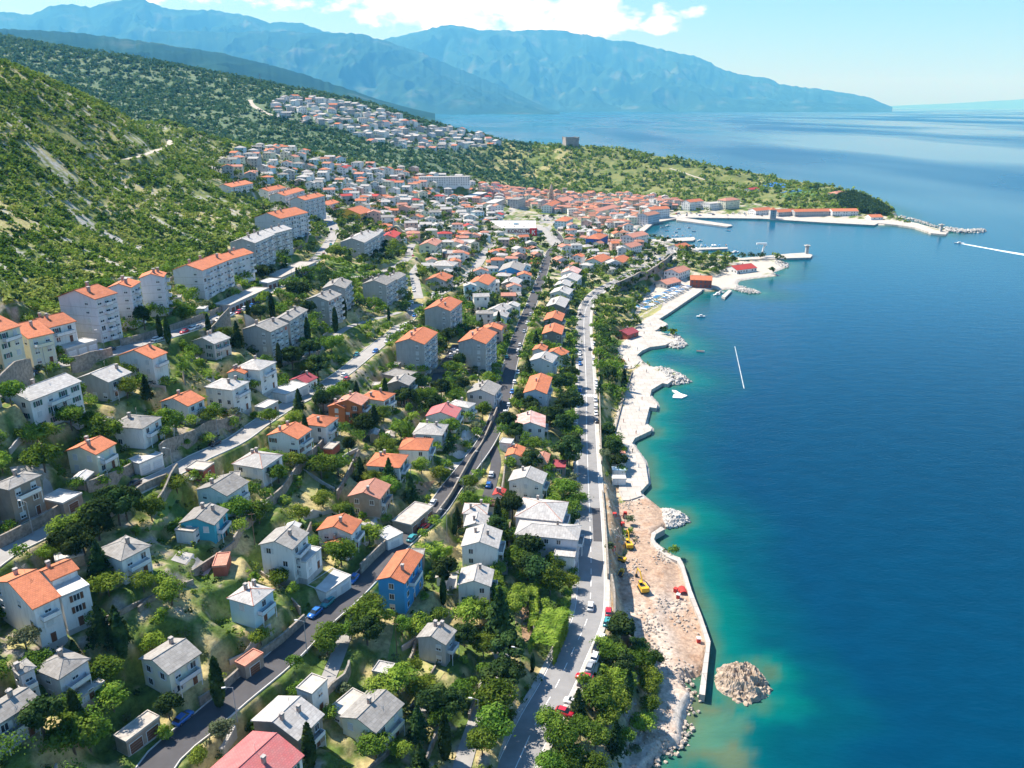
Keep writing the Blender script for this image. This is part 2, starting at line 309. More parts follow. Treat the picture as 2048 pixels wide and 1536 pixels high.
# ------------------------------------------------------------------ materials
def srgb(r, g, b): return tuple(((c / 255) / 12.92 if c / 255 <= 0.04045 else ((c / 255 + 0.055) / 1.055) ** 2.4) for c in (r, g, b))
MAT = {}
def mat(name, c, rough=0.85, var=0.25, scale=1.2, c2=None, spec=0.3, metal=0.0, bump=0.0, objrand=0.0, detail=5.0, lo=0.35, hi=0.65, streak=None, co='Object'):
    if name in MAT: return MAT[name]
    m = bpy.data.materials.new(name); m.use_nodes = True; nt = m.node_tree; n = nt.nodes; l = nt.links
    b = n['Principled BSDF']; b.inputs['Roughness'].default_value = rough; b.inputs['Specular IOR Level'].default_value = spec; b.inputs['Metallic'].default_value = metal
    tc = n.new('ShaderNodeTexCoord'); src = tc.outputs[co]
    if streak:
        mp = n.new('ShaderNodeMapping'); mp.inputs['Scale'].default_value = streak; l.new(src, mp.inputs[0]); src = mp.outputs[0]
    ns = n.new('ShaderNodeTexNoise'); ns.inputs['Scale'].default_value = scale; ns.inputs['Detail'].default_value = detail; ns.inputs['Roughness'].default_value = 0.65; l.new(src, ns.inputs['Vector'])
    cr = n.new('ShaderNodeValToRGB'); l.new(ns.outputs['Fac'], cr.inputs[0])
    c2 = c2 or tuple(x * (1 - var) for x in c)
    cr.color_ramp.elements[0].position = lo; cr.color_ramp.elements[0].color = (*c2, 1); cr.color_ramp.elements[1].position = hi; cr.color_ramp.elements[1].color = (*c, 1)
    o = cr.outputs[0]
    if objrand:
        oi = n.new('ShaderNodeObjectInfo'); mr = n.new('ShaderNodeMapRange'); mr.inputs['To Min'].default_value = 1 - objrand; mr.inputs['To Max'].default_value = 1 + objrand; l.new(oi.outputs['Random'], mr.inputs['Value'])
        hs = n.new('ShaderNodeHueSaturation'); l.new(mr.outputs[0], hs.inputs['Value']); l.new(o, hs.inputs['Color']); o = hs.outputs[0]
    l.new(o, b.inputs['Base Color'])
    if bump:
        bp = n.new('ShaderNodeBump'); bp.inputs['Strength'].default_value = bump; bp.inputs['Distance'].default_value = 0.1; l.new(ns.outputs['Fac'], bp.inputs['Height']); l.new(bp.outputs[0], b.inputs['Normal'])
    MAT[name] = m; return m
# ------------------------------------------------------------------ sea
def sea_color(x, y):
    s = -coast_sd(x, y); s = np.maximum(s, 0)
    # extra shoals: round the rock islet and the shallow bay beside it
    isl = at_e(1487, 1362)[:2]; di = np.hypot(x - isl[0], (y - isl[1]) * 1.1)
    nz = fbm(x / 16, y / 16, 4); nz2 = fbm(x / 5, y / 5, 3)
    dep = s * np.clip(1.0 - sstep(200, 520, y) * .1, .3, 1) + (nz - .5) * 7
    dep = np.minimum(dep, np.maximum(di - 8, 0) * 1.5 + .5 + (fbm(x / 7 + 3, y / 7, 4) - .35) * 16)
    dep = np.where(y < 158, dep * .8, dep)
    deep = C3(.0, .036, .080); mid = C3(.0, .060, .082); turq = C3(.0, .115, .10); shal = C3(.035, .125, .085); rockc = C3(.06, .085, .045)
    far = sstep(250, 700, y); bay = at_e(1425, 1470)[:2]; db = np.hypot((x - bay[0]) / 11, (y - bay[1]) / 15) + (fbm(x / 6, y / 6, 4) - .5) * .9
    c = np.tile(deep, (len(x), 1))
    c = mixc(c, C3(.0, .068, .150), far * .9)  # lighter far water: grazing sky reflection painted into the base colour
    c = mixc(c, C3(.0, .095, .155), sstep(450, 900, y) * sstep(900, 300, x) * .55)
    c = mixc(c, mid, sstep(38, 11, dep)); c = mixc(c, turq, sstep(18, 4, dep) * (1 - .55 * far))
    c = mixc(c, shal, sstep(7, 2.0, dep) * (1 - .5 * far) * sstep(1400, 900, y)); c = mixc(c, rockc, sstep(.4, .62, nz2) * sstep(5, 1, dep) * .5 * sstep(500, 250, y))
    c = mixc(c, C3(.09, .17, .095), sstep(.85, .4, db) * .5); c = mixc(c, C3(.10, .11, .055), sstep(1.0, .6, db) * sstep(.45, .6, nz2) * .6)
    return c
def sea_mat():
    m = bpy.data.materials.new('sea_water'); m.use_nodes = True; n = m.node_tree.nodes; l = m.node_tree.links; b = n['Principled BSDF']
    b.inputs['IOR'].default_value = 1.33; b.inputs['Specular IOR Level'].default_value = .18
    a = n.new('ShaderNodeAttribute'); a.attribute_name = 'Col'; tc = n.new('ShaderNodeTexCoord')
    def noise(scale, sc_, det, rz=0):
        mp = n.new('ShaderNodeMapping'); mp.inputs['Scale'].default_value = sc_; mp.inputs['Rotation'].default_value = (0, 0, rz); l.new(tc.outputs['Object'], mp.inputs[0])
        t = n.new('ShaderNodeTexNoise'); t.inputs['Scale'].default_value = scale; t.inputs['Detail'].default_value = det; l.new(mp.outputs[0], t.inputs['Vector']); return t.outputs['Fac']
    w = noise(.45, (1, 2.2, 1), 5, .4); w2 = noise(.09, (1, 2.0, 1), 4, -.3)
    ad = n.new('ShaderNodeMath'); ad.operation = 'MULTIPLY_ADD'; l.new(w2, ad.inputs[0]); ad.inputs[1].default_value = 1.6; l.new(w, ad.inputs[2])
    bp = n.new('ShaderNodeBump'); bp.inputs['Strength'].default_value = .5; bp.inputs['Distance'].default_value = .25
    sp_ = n.new('ShaderNodeSeparateXYZ'); l.new(tc.outputs['Object'], sp_.inputs[0]); mb_ = n.new('ShaderNodeMapRange'); mb_.inputs['From Min'].default_value = 250; mb_.inputs['From Max'].default_value = 1600; mb_.inputs['To Min'].default_value = .5; mb_.inputs['To Max'].default_value = .02; l.new(sp_.outputs['Y'], mb_.inputs['Value']); l.new(mb_.outputs[0], bp.inputs['Strength'])
    l.new(ad.outputs[0], bp.inputs['Height']); l.new(bp.outputs[0], b.inputs['Normal'])
    # wind lanes: long smooth and ruffled bands far out
    lane = noise(.0011, (1, .30, 1), 3, .35); mr = n.new('ShaderNodeMapRange'); mr.inputs['From Min'].default_value = .42; mr.inputs['From Max'].default_value = .60; mr.inputs['To Min'].default_value = .12; mr.inputs['To Max'].default_value = .36; l.new(lane, mr.inputs['Value']); l.new(mr.outputs[0], b.inputs['Roughness'])
    mr2 = n.new('ShaderNodeMapRange'); mr2.inputs['From Min'].default_value = .4; mr2.inputs['From Max'].default_value = .6; mr2.inputs['To Min'].default_value = .95; mr2.inputs['To Max'].default_value = 1.06; l.new(w2, mr2.inputs['Value'])
    vm = n.new('ShaderNodeVectorMath'); vm.operation = 'SCALE'; l.new(a.outputs['Color'], vm.inputs[0]); l.new(mr2.outputs[0], vm.inputs['Scale']); l.new(vm.outputs[0], b.inputs['Base Color'])
    return m
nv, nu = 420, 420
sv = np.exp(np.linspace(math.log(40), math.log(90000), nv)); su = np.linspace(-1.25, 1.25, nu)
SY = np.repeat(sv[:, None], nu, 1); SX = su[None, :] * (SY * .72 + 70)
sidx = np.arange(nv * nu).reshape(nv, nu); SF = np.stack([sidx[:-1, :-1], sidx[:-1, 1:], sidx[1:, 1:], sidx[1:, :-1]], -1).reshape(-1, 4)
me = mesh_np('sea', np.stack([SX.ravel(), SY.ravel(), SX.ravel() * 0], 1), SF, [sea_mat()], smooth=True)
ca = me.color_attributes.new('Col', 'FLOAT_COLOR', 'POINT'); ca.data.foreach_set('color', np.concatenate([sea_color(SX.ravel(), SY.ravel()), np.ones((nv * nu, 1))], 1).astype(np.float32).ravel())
tag(link('sea', me), 'blue sea, turquoise along the shore', 'sea', kind='structure')
# ------------------------------------------------------------------ mountains
def mtn_mat(name, g, r, sc_):
    m = bpy.data.materials.new(name); m.use_nodes = True; n = m.node_tree.nodes; l = m.node_tree.links; b = n['Principled BSDF']; b.inputs['Roughness'].default_value = 1; b.inputs['Specular IOR Level'].default_value = 0
    tc = n.new('ShaderNodeTexCoord'); ns = n.new('ShaderNodeTexNoise'); ns.inputs['Scale'].default_value = sc_; ns.inputs['Detail'].default_value = 8; ns.inputs['Roughness'].default_value = .62; l.new(tc.outputs['Object'], ns.inputs['Vector'])
    cr = n.new('ShaderNodeValToRGB'); e = cr.color_ramp.elements; e[0].position = .42; e[0].color = (*g, 1); e[1].position = .72; e[1].color = (*r, 1); x = e.new(.56); x.color = (g[0] * 1.5, g[1] * 1.4, g[2] * 1.2, 1)
    l.new(ns.outputs['Fac'], cr.inputs[0]); l.new(cr.outputs[0], b.inputs['Base Color']); return m
MTN = mtn_mat('mountain_forest', (.018, .05, .04), (.12, .15, .14), .0011)
def ridge(name, label, sky, zr, zf, foot_e=-5.0, seed=0, amp=.30, sc_=1500., mt=MTN):
    sky = np.array(sky, float); n = 420; t = np.linspace(0, 1, n); px = np.interp(t, np.linspace(0, 1, len(sky)), sky[:, 0]); px = np.linspace(sky[0, 0], sky[-1, 0], n)
    py = np.interp(px, sky[:, 0], sky[:, 1]); py = py + (fbm(px / 9 + seed, px * 0 + seed, 3) - .5) * 5 * np.clip((213 - py) / 40, 0, 1)
    R = np.array([at_z(a, b, zr) for a, b in zip(px, py)])
    rows = []; NVm = 90
    for k in range(NVm):
        v = k / 69.0
        if v <= 1: f = (zf + (zr - zf) * v) / zr; shp = v ** 1.15
        else: f = 1 + (v - 1) * .5; shp = max(0, 1 - (v - 1) * 2.2)
        x = R[:, 0] * f; y = R[:, 1] * f; h = R[:, 2] * shp
        w = 4 * v * (1 - v) if v <= 1 else 0
        rd = 1 - np.abs(fbm(x / sc_ + seed, y / (sc_ * 1.7) + seed, 5, .52) - .5) * 4
        h = h + R[:, 2] * amp * w * (rd - .55)
        rows.append(np.stack([x, y, np.where(v <= 0, foot_e, np.maximum(h, foot_e)) + (foot_e if v > 1.4 else 0)], 1))
    V = np.concatenate(rows); ii = np.arange(NVm * n).reshape(NVm, n); Fm = np.stack([ii[:-1, :-1], ii[:-1, 1:], ii[1:, 1:], ii[1:, :-1]], -1).reshape(-1, 4)
    tag(link(name, mesh_np(name, V, Fm, [mt], smooth=True)), label, 'hills', kind='structure')
ridge('hills', 'low wooded foothills behind the hillside village', [(-500,40),(-200,50),(0,57),(140,64),(300,84),(450,108),(560,134),(680,172),(760,200),(820,216),(870,227)], 7500, 4200, seed=3, sc_=900, amp=.22)
ridge('hills', 'dark blue mountain spur dropping to the bay', [(300,62),(450,64),(560,62),(640,66),(700,66),(730,70),(780,85),(850,108),(900,130),(960,155),(1010,176),(1050,195),(1090,214),(1120,224)], 19500, 14600, seed=8)
ridge('hills', 'pale high ridge at the left end of the range', [(-500,30),(-200,30),(0,22),(60,30),(100,12),(140,8),(180,14),(230,2),(285,-4),(300,5),(340,18),(420,20),(480,28),(540,45),(600,46),(650,62),(720,84),(760,100)], 25000, 17000, seed=5)
ridge('hills', 'long blue mountain running out into the sea', [(700,120),(740,95),(770,78),(830,65),(880,52),(900,48),(960,60),(1040,62),(1060,58),(1130,62),(1200,75),(1230,83),(1250,81),(1330,100),(1400,115),(1450,140),(1500,153),(1530,155),(1560,168),(1650,180),(1700,188),(1740,195),(1762,205),(1785,214)], 27000, 20500, seed=14)
ridge('hills', 'faint grey island on the horizon at the right', [(1760,213),(1820,210),(1900,207),(1980,202),(2100,196),(2300,194),(2700,196)], 72000, 66000, seed=21, sc_=4000)
# ------------------------------------------------------------------ roads
M_ASPH = mat('asphalt', (.27, .265, .26), var=.18, scale=.25, rough=.9, spec=.2)
M_DARK = mat('new_asphalt', (.085, .083, .087), var=.2, scale=.3, rough=.85, spec=.2)
M_PALE = mat('worn_asphalt', (.36, .345, .325), var=.22, scale=.25, rough=.95, spec=.1)
M_GRAV = mat('gravel', (.50, .45, .38), var=.25, scale=.4, rough=1, spec=.05)
M_CONC = mat('concrete', (.50, .47, .43), var=.25, scale=.5, rough=.95, spec=.1)
M_PROM = mat('promenade_slab', (.53, .49, .44), c2=(.42, .385, .34), scale=.22, rough=.9, spec=.15)
def joints(mt, w_, h_, dark, ms=.07):
    n = mt.node_tree.nodes; l = mt.node_tree.links; b = n['Principled BSDF']; lk = b.inputs['Base Color'].links[0]; src = lk.from_socket; l.remove(lk)
    tc = n.new('ShaderNodeTexCoord'); br = n.new('ShaderNodeTexBrick'); br.inputs['Scale'].default_value = 1.0; br.inputs['Brick Width'].default_value = w_; br.inputs['Row Height'].default_value = h_; br.inputs['Mortar Size'].default_value = ms; br.inputs['Mortar Smooth'].default_value = .3
    br.inputs['Color1'].default_value = (1, 1, 1, 1); br.inputs['Color2'].default_value = (.86, .86, .86, 1); br.inputs['Mortar'].default_value = (dark, dark, dark, 1); l.new(tc.outputs['Object'], br.inputs['Vector'])
    vm = n.new('ShaderNodeVectorMath'); vm.operation = 'MULTIPLY'; l.new(src, vm.inputs[0]); l.new(br.outputs['Color'], vm.inputs[1]); l.new(vm.outputs[0], b.inputs['Base Color'])
joints(M_PROM, 5.0, 4.0, .6, .12)
M_LINE = mat('road_paint', (.74, .74, .72), var=.1, scale=2)
M_KERB = mat('kerb_stone', (.56, .55, .52), var=.15, scale=1)
M_STONE = mat('retaining_stone', (.36, .32, .27), var=.5, scale=1.1, rough=1, spec=.05, bump=.4)
RM = {'asphalt': M_ASPH, 'dark': M_DARK, 'pale': M_PALE, 'gravel': M_GRAV}
def offs(q):
    t = np.gradient(q, axis=0); t /= np.linalg.norm(t, axis=1)[:, None] + 1e-9; return np.stack([t[:, 1], -t[:, 0]], 1)
def ribbon(q, e, o0, o1, lift, mb, mt, skirt=0.0, drape=False):
    N = offs(q); a = q + N * o0; b = q + N * o1
    ea = H(a[:, 0], a[:, 1]) if drape else e; eb = H(b[:, 0], b[:, 1]) if drape else e
    i0 = len(mb.v); n = len(q)
    for i in range(n): mb.v.append((a[i, 0], a[i, 1], ea[i] + lift)); mb.v.append((b[i, 0], b[i, 1], eb[i] + lift))
    for i in range(n - 1): k = i0 + 2 * i; mb.f.append((k + 1, k, k + 2, k + 3) if o1 < o0 else (k, k + 1, k + 3, k + 2)); mb.m.append(mb.mi(mt))
    if skirt:
        for s, off in ((0, a), (1, b)):
            j0 = len(mb.v); ez = ea if s == 0 else eb
            for i in range(n): mb.v.append((off[i, 0], off[i, 1], ez[i] + lift)); mb.v.append((off[i, 0], off[i, 1], ez[i] + lift - skirt))
            for i in range(n - 1): k = j0 + 2 * i; mb.f.append((k, k + 1, k + 3, k + 2)); mb.m.append(mb.mi(mt))
RDICT = {}
ROADLABEL = {'coast_road': 'two lane coast road curving above the shore', 'dark_street': 'freshly laid dark street through the houses'}
for nm, hw, kd, q, e in RD:
    RDICT[nm] = (hw, q, e); mb = MB(); ribbon(q, e, -hw, hw, .16, mb, RM[kd], skirt=.6)
    base = {'gravel': 'gravel_road'}.get(kd, 'road')
    tag(mb.build(base), ROADLABEL.get(nm, nm.replace('_', ' ') + ' of the town'), 'road', kind='structure')
    if nm in ('coast_road', 'dark_street', 'upper_street', 'top_street'):
        mk = MB()
        for sgn in (-1, 1):
            if nm == 'coast_road': ribbon(q, e, sgn * (hw - .28), sgn * (hw - .12), .168, mk, M_LINE)
        if nm == 'coast_road':
            a = np.concatenate([[0], np.cumsum(np.linalg.norm(np.diff(q, axis=0), axis=1))]); L = a[-1]; s = 0
            while s < L - 8:
                pxm = None; x = np.interp([s, s + 3.2], a, q[:, 0]); y = np.interp([s, s + 3.2], a, q[:, 1]); ee = np.interp([s, s + 3.2], a, e)
                solid = (y[0] > 232) or y[0] < 128
                ribbon(np.stack([x, y], 1), ee, -.09, .09, .168, mk, M_LINE); s += 3.2 if solid else 6.4
            # zebra crossing
            c = hit(1177, 790); i = int(np.argmin(np.linalg.norm(q - c[:2], axis=1))); T = (q[i + 1] - q[i]); T /= np.linalg.norm(T); Nn = np.array([T[1], -T[0]])
            for k in range(-4, 5):
                p = q[i] + Nn * k * .85; mk.box((p[0], p[1], e[i] + .172), (.45, 3.4, .004), M_LINE, math.atan2(T[1], T[0]) - math.pi / 2)
            # resurfaced patch and blue parking bays near the bottom
            mp = MB(); ii = [j for j in range(len(q)) if 0 < 1]
            lo = int(np.argmin(np.linalg.norm(q - hit(1185, 1085)[:2], axis=1))); hi = int(np.argmin(np.linalg.norm(q - hit(1185, 1005)[:2], axis=1)))
            ribbon(q[lo:hi], e[lo:hi], .9, hw - .35, .166, mp, M_DARK); tag(mp.build('road_patch'), 'darker resurfaced strip in the coast road', 'road', kind='structure')
        tag(mk.build('road_marking'), None, None, kind='structure') if mk.v else None
        kb = MB()
        for sgn in (-1, 1):
            if nm == 'coast_road' and sgn == 1: ribbon(q[:], e[:], hw, hw + 1.3, .30, kb, M_CONC, skirt=.5)
            elif nm == 'coast_road': ribbon(q, e, -hw - 1.2, -hw, .30, kb, M_CONC, skirt=.5)
            else: ribbon(q, e, sgn * hw, sgn * (hw + .22), .34, kb, M_KERB, skirt=.5)
        tag(kb.build('pavement'), None, None, kind='structure')
# ------------------------------------------------------------------ flat paved areas with vertical sides
from mathutils.geometry import tessellate_polygon
def slab(name, px, z, mt, kind='structure', label=None, cat=None, bottom=-3.0, side=None, world=None):
    w = [tuple(at_e(a, b, z)[:2]) for a, b in px] if world is None else world
    mb = MB(); n = len(w); area = sum(w[i][0] * w[(i + 1) % n][1] - w[(i + 1) % n][0] * w[i][1] for i in range(n))
    if area < 0: w = w[::-1]
    tri = tessellate_polygon([[Vector((p[0], p[1], 0)) for p in w]]); b0 = len(mb.v)
    for p in w: mb.v.append((p[0], p[1], z))
    for t in tri:
        a, b, c = t; A2 = (w[b][0] - w[a][0]) * (w[c][1] - w[a][1]) - (w[c][0] - w[a][0]) * (w[b][1] - w[a][1])
        mb.f.append((a, b, c) if A2 > 0 else (a, c, b)); mb.m.append(mb.mi(mt))
    for i in range(n): j = (i + 1) % n; mb.poly([(w[i][0], w[i][1], bottom), (w[j][0], w[j][1], bottom), (w[j][0], w[j][1], z), (w[i][0], w[i][1], z)], side or mt)
    return tag(mb.build(name), label, cat, kind=kind)
slab('promenade', [(1246,1000),(1238,985),(1237,915),(1228,880),(1228,850),(1243,800),(1270,740),(1286,728),(1308,740),(1335,748),(1347,758),(1335,768),(1325,766),(1303,779),(1300,792),(1315,808),(1313,816),(1299,814),(1290,849),(1304,855),(1302,861),(1270,876),(1264,886),(1274,902),(1291,925),(1297,966),(1281,983),(1284,991),(1258,1000)], 1.9, M_PROM, label='pale concrete bathing promenade along the shore')
slab('promenade', [(1236,720),(1236,700),(1262,665),(1290,640),(1320,620),(1375,585),(1398,575),(1404,581),(1382,596),(1339,625),(1318,638),(1333,646),(1333,650),(1310,661),(1318,668),(1350,680),(1330,690),(1300,694),(1284,701),(1274,710),(1280,722),(1268,735),(1255,738),(1236,735)], 1.75, M_PROM, label='pale concrete quay beside the beach pavilion')
slab('promenade', [(1398,1388),(1410,1390),(1416,1330),(1421,1283),(1403,1230),(1383,1180),(1368,1130),(1360,1115),(1338,1107),(1314,1089),(1308,1078),(1312,1068),(1330,1058),(1322,1053),(1303,1066),(1300,1081),(1311,1096),(1336,1114),(1354,1122),(1362,1136),(1378,1190),(1398,1237),(1413,1285),(1406,1330)], 2.15, M_PROM, label='new curved concrete sea wall round the building site')
slab('quay', [(1279,470),(1279,458),(1305,440),(1355,430),(1375,428),(1520,430),(1650,438),(1745,441),(1795,441),(1835,446),(1866,458),(1894,465),(1892,469),(1862,466),(1830,455),(1797,450),(1757,446),(1749,450),(1650,445),(1523,437),(1377,435),(1352,437),(1309,445)], 1.8, M_PROM, label='long pale harbour quay ending in the breakwater')
slab('quay', [(1281,480),(1388,474),(1391,478),(1386,481),(1283,485)], 1.6, M_PROM, label='upper white mooring pier of the harbour')
slab('quay', [(1352,437),(1365,435),(1462,449),(1465,451),(1455,453),(1354,440)], 1.6, M_PROM, label='slanting stone pier below the old town')
slab('quay', [(1378,496),(1455,494),(1455,497),(1378,500)], 1.6, M_PROM, label='lower mooring pier of the marina')
slab('quay', [(1473,517),(1580,507),(1615,505),(1625,510),(1621,515),(1580,516),(1476,520)], 1.8, M_PROM, label='stone mole carrying the small harbour light')
slab('quay', [(1371,580),(1420,573),(1424,576),(1376,584)], 1.5, M_CONC, label='short boat jetty by the orange boathouse')
slab('quay', [(1443,592),(1458,579),(1464,581),(1450,595)], 1.5, M_CONC, label='detached grey jetty near the boathouse')
print('setting', time.time() - T0)
# ------------------------------------------------------------------ building materials
ROOF = {
 'g': mat('roof_grey', (.34, .325, .30), c2=(.24, .225, .205), scale=.8, objrand=.12, bump=.3, streak=(1, 1, 1)),
 'w': mat('roof_pale', (.52, .50, .47), c2=(.37, .35, .33), scale=.9, objrand=.1),
 'o': mat('roof_orange', (.60, .20, .095), c2=(.44, .145, .07), scale=.7, objrand=.14, bump=.3, lo=.3, hi=.6),
 'r': mat('roof_red', (.52, .065, .05), c2=(.42, .05, .045), scale=.7, objrand=.1),
 's': mat('roof_salmon', (.58, .27, .19), c2=(.46, .2, .14), scale=.8, objrand=.1, bump=.3),
 'q': mat('roof_terracotta', (.50, .235, .15), c2=(.37, .165, .105), scale=.8, objrand=.2, bump=.3),
 'k': mat('roof_pink', (.56, .14, .14), c2=(.48, .19, .18), scale=.5),
 'd': mat('roof_brown', (.13, .07, .055), scale=1), 'c': mat('roof_concrete', (.50, .46, .41), c2=(.34, .31, .27), scale=.6, objrand=.1),
 'm': mat('roof_crimson', (.33, .06, .075), scale=.8), 'p': mat('roof_patchy_pink', (.56, .46, .42), c2=(.52, .24, .20), scale=.35),
 'W': mat('roof_white', (.58, .565, .54), c2=(.44, .425, .40), scale=.4)}
WALL = {
 'w': mat('wall_white', (.74, .73, .70), var=.26, scale=1.3, streak=(1, 1, .18), lo=.25, hi=.5), 'b': mat('wall_blue', (.055, .30, .60), var=.1, scale=.4), 'c': mat('wall_cream', (.74, .71, .55), var=.14, scale=.4),
 'g': mat('wall_grey', (.44, .435, .42), var=.3, scale=1.2, streak=(1, 1, .2), lo=.25, hi=.55), 't': mat('wall_tan', (.36, .29, .23), var=.25, scale=.6), 'y': mat('wall_yellow', (.72, .47, .07), var=.12, scale=.5),
 'o': mat('wall_terracotta', (.50, .17, .06), var=.15, scale=.5), 'l': mat('wall_lavender', (.64, .62, .64), var=.22, scale=1.2, streak=(1, 1, .2), lo=.25, hi=.5), 'k': mat('wall_brick', (.40, .11, .07), var=.25, scale=2), 'u': mat('wall_pale_blue', (.50, .66, .72), var=.1, scale=.5),
 's': mat('wall_stone', (.50, .42, .31), c2=(.32, .26, .18), scale=1.4, bump=.4), 'B': mat('wall_deep_blue', (.05, .13, .42), var=.1, scale=.5), 'd': mat('wall_dark', (.24, .22, .20), var=.2, scale=.6), 'T': mat('wall_teal', (.06, .36, .46), var=.1, scale=.5), 'P': mat('wall_pinkish', (.62, .42, .36), var=.12, scale=.5)}
def courses(mt, w_, h_, dark):
    n = mt.node_tree.nodes; l = mt.node_tree.links; b = n['Principled BSDF']; lk = b.inputs['Base Color'].links[0]; src = lk.from_socket; l.remove(lk)
    tc = n.new('ShaderNodeTexCoord'); br = n.new('ShaderNodeTexBrick'); br.inputs['Scale'].default_value = 1.0; br.inputs['Brick Width'].default_value = w_; br.inputs['Row Height'].default_value = h_; br.inputs['Mortar Size'].default_value = .06; br.inputs['Mortar Smooth'].default_value = .4
    br.inputs['Color1'].default_value = (1, 1, 1, 1); br.inputs['Color2'].default_value = (.84, .84, .84, 1); br.inputs['Mortar'].default_value = (dark, dark, dark, 1); l.new(tc.outputs['Object'], br.inputs['Vector'])
    vm = n.new('ShaderNodeVectorMath'); vm.operation = 'MULTIPLY'; l.new(src, vm.inputs[0]); l.new(br.outputs['Color'], vm.inputs[1]); l.new(vm.outputs[0], b.inputs['Base Color'])
for k_ in 'gw': courses(ROOF[k_], 1.3, .75, .72)
for k_ in 'orsqk': courses(ROOF[k_], .5, .42, .74)
RNAME = {'g': 'grey', 'w': 'pale grey', 'o': 'orange', 'r': 'red', 's': 'salmon', 'q': 'terracotta', 'k': 'pink', 'd': 'brown', 'c': 'flat concrete', 'm': 'crimson', 'p': 'patchy pink', 'W': 'white'}
WNAME = {'w': 'white', 'b': 'blue', 'c': 'cream', 'g': 'grey', 't': 'tan', 'y': 'yellow', 'o': 'terracotta', 'l': 'lavender grey', 'k': 'brick', 'u': 'pale blue', 's': 'stone', 'B': 'deep blue', 'd': 'dark', 'T': 'teal', 'P': 'pinkish'}
M_GLASS = mat('window_glass', (.035, .045, .06), rough=.12, var=.2, spec=.6)
M_FRAME = mat('window_frame', (.72, .72, .70), var=.08)
M_SHUT = mat('shutter', (.62, .63, .62), var=.15); M_SHUTG = mat('shutter_green', (.04, .13, .10), var=.1); M_SHUTB = mat('shutter_brown', (.16, .07, .035), var=.15)
M_DOOR = mat('door_brown', (.17, .075, .04), var=.2); M_GAR = mat('garage_door_white', (.60, .62, .63), var=.1)
M_CHIM = mat('chimney_brick', (.30, .17, .13), c2=(.45, .38, .33), scale=1.2); M_CHIMC = mat('chimney_cap', (.42, .39, .36)); M_RIDGE = mat('ridge_tile', (.50, .19, .12))
M_RAIL = mat('balcony_rail', (.66, .68, .70), var=.1); M_BLUEC = mat('blue_canvas', (.02, .22, .48), var=.1); M_WHITEC = mat('white_canvas', (.82, .83, .82), var=.05)
def win_mesh(w, h, kind):
    m = MB(); fr = M_FRAME                                        # lies in the local XZ plane, outward -Y
    m.box((0, -.02, 0), (w + .2, .10, h + .2), fr); m.box((-w / 4 - .01, -.075, 0), (w / 2 - .08, .03, h - .04), M_GLASS); m.box((w / 4 + .01, -.075, 0), (w / 2 - .08, .03, h - .04), M_GLASS)
    m.box((0, -.08, -h / 2 - .12), (w + .34, .16, .07), fr)
    if kind in ('s', 'S', 'G'):
        sm = {'s': M_SHUT, 'S': M_SHUTB, 'G': M_SHUTG}[kind]
        for sx in (-1, 1): m.box((sx * (w * .75 + .12), -.09, 0), (w * .48, .05, h + .06), sm)
    if kind == 'b': m.box((0, -.105, h * .2), (w - .06, .02, h * .6), M_SHUT)
    if kind == 'B': m.box((0, -.105, 0), (w - .06, .02, h - .06), M_SHUT)
    return m.mesh('window')
WIN = {k: win_mesh(1.15, 1.35, k) for k in 'nsSGbB'}
def door_mesh(w, h, mt):
    m = MB(); m.box((0, -.03, h / 2), (w + .2, .1, h + .1), M_FRAME); m.box((0, -.09, h / 2 - .02), (w, .04, h - .06), mt)
    m.box((w * .36, -.13, h * .48), (.05, .05, .18), M_CHIMC)
    if w > 2:
        for k in range(1, 4): m.box((0, -.115, h * k / 4), (w - .1, .015, .03), M_CHIMC)
    return m.mesh('door')
DOOR = {'d': door_mesh(1.0, 2.1, M_DOOR), 'g': door_mesh(2.5, 2.2, M_DOOR), 'G': door_mesh(2.5, 2.2, M_GAR)}
def chimney_mesh():
    m = MB(); m.box((0, 0, .3), (.62, .62, 1.9), M_CHIM); m.box((0, 0, 1.3), (.82, .82, .12), M_CHIMC)
    for sx in (-1, 1):
        for sy in (-1, 1): m.box((sx * .26, sy * .26, 1.46), (.1, .1, .22), M_CHIM)
    m.box((0, 0, 1.6), (.8, .8, .07), M_CHIMC); return m.mesh('chimney')
CHIM = chimney_mesh()
BALC = []
for _rm in (M_RAIL, M_FRAME):
    m_ = MB(); m_.box((0, -.65, 0), (2.6, 1.3, .14), M_CHIMC); m_.box((0, -1.27, .5), (2.6, .06, .95), _rm)
    for sx in (-1.27, 1.27): m_.box((sx, -.62, .5), (.06, 1.24, .95), M_RAIL)
    BALC.append(m_.mesh('balcony'))
def antenna(m, x, y, z):
    m.tube((x, y, z), (x, y, z + 2.2), .03, M_CHIMC, n=4); m.box((x, y, z + 2.1), (1.1, .04, .04), M_CHIMC, .5); m.box((x, y, z + 1.8), (.7, .04, .04), M_CHIMC, .5)
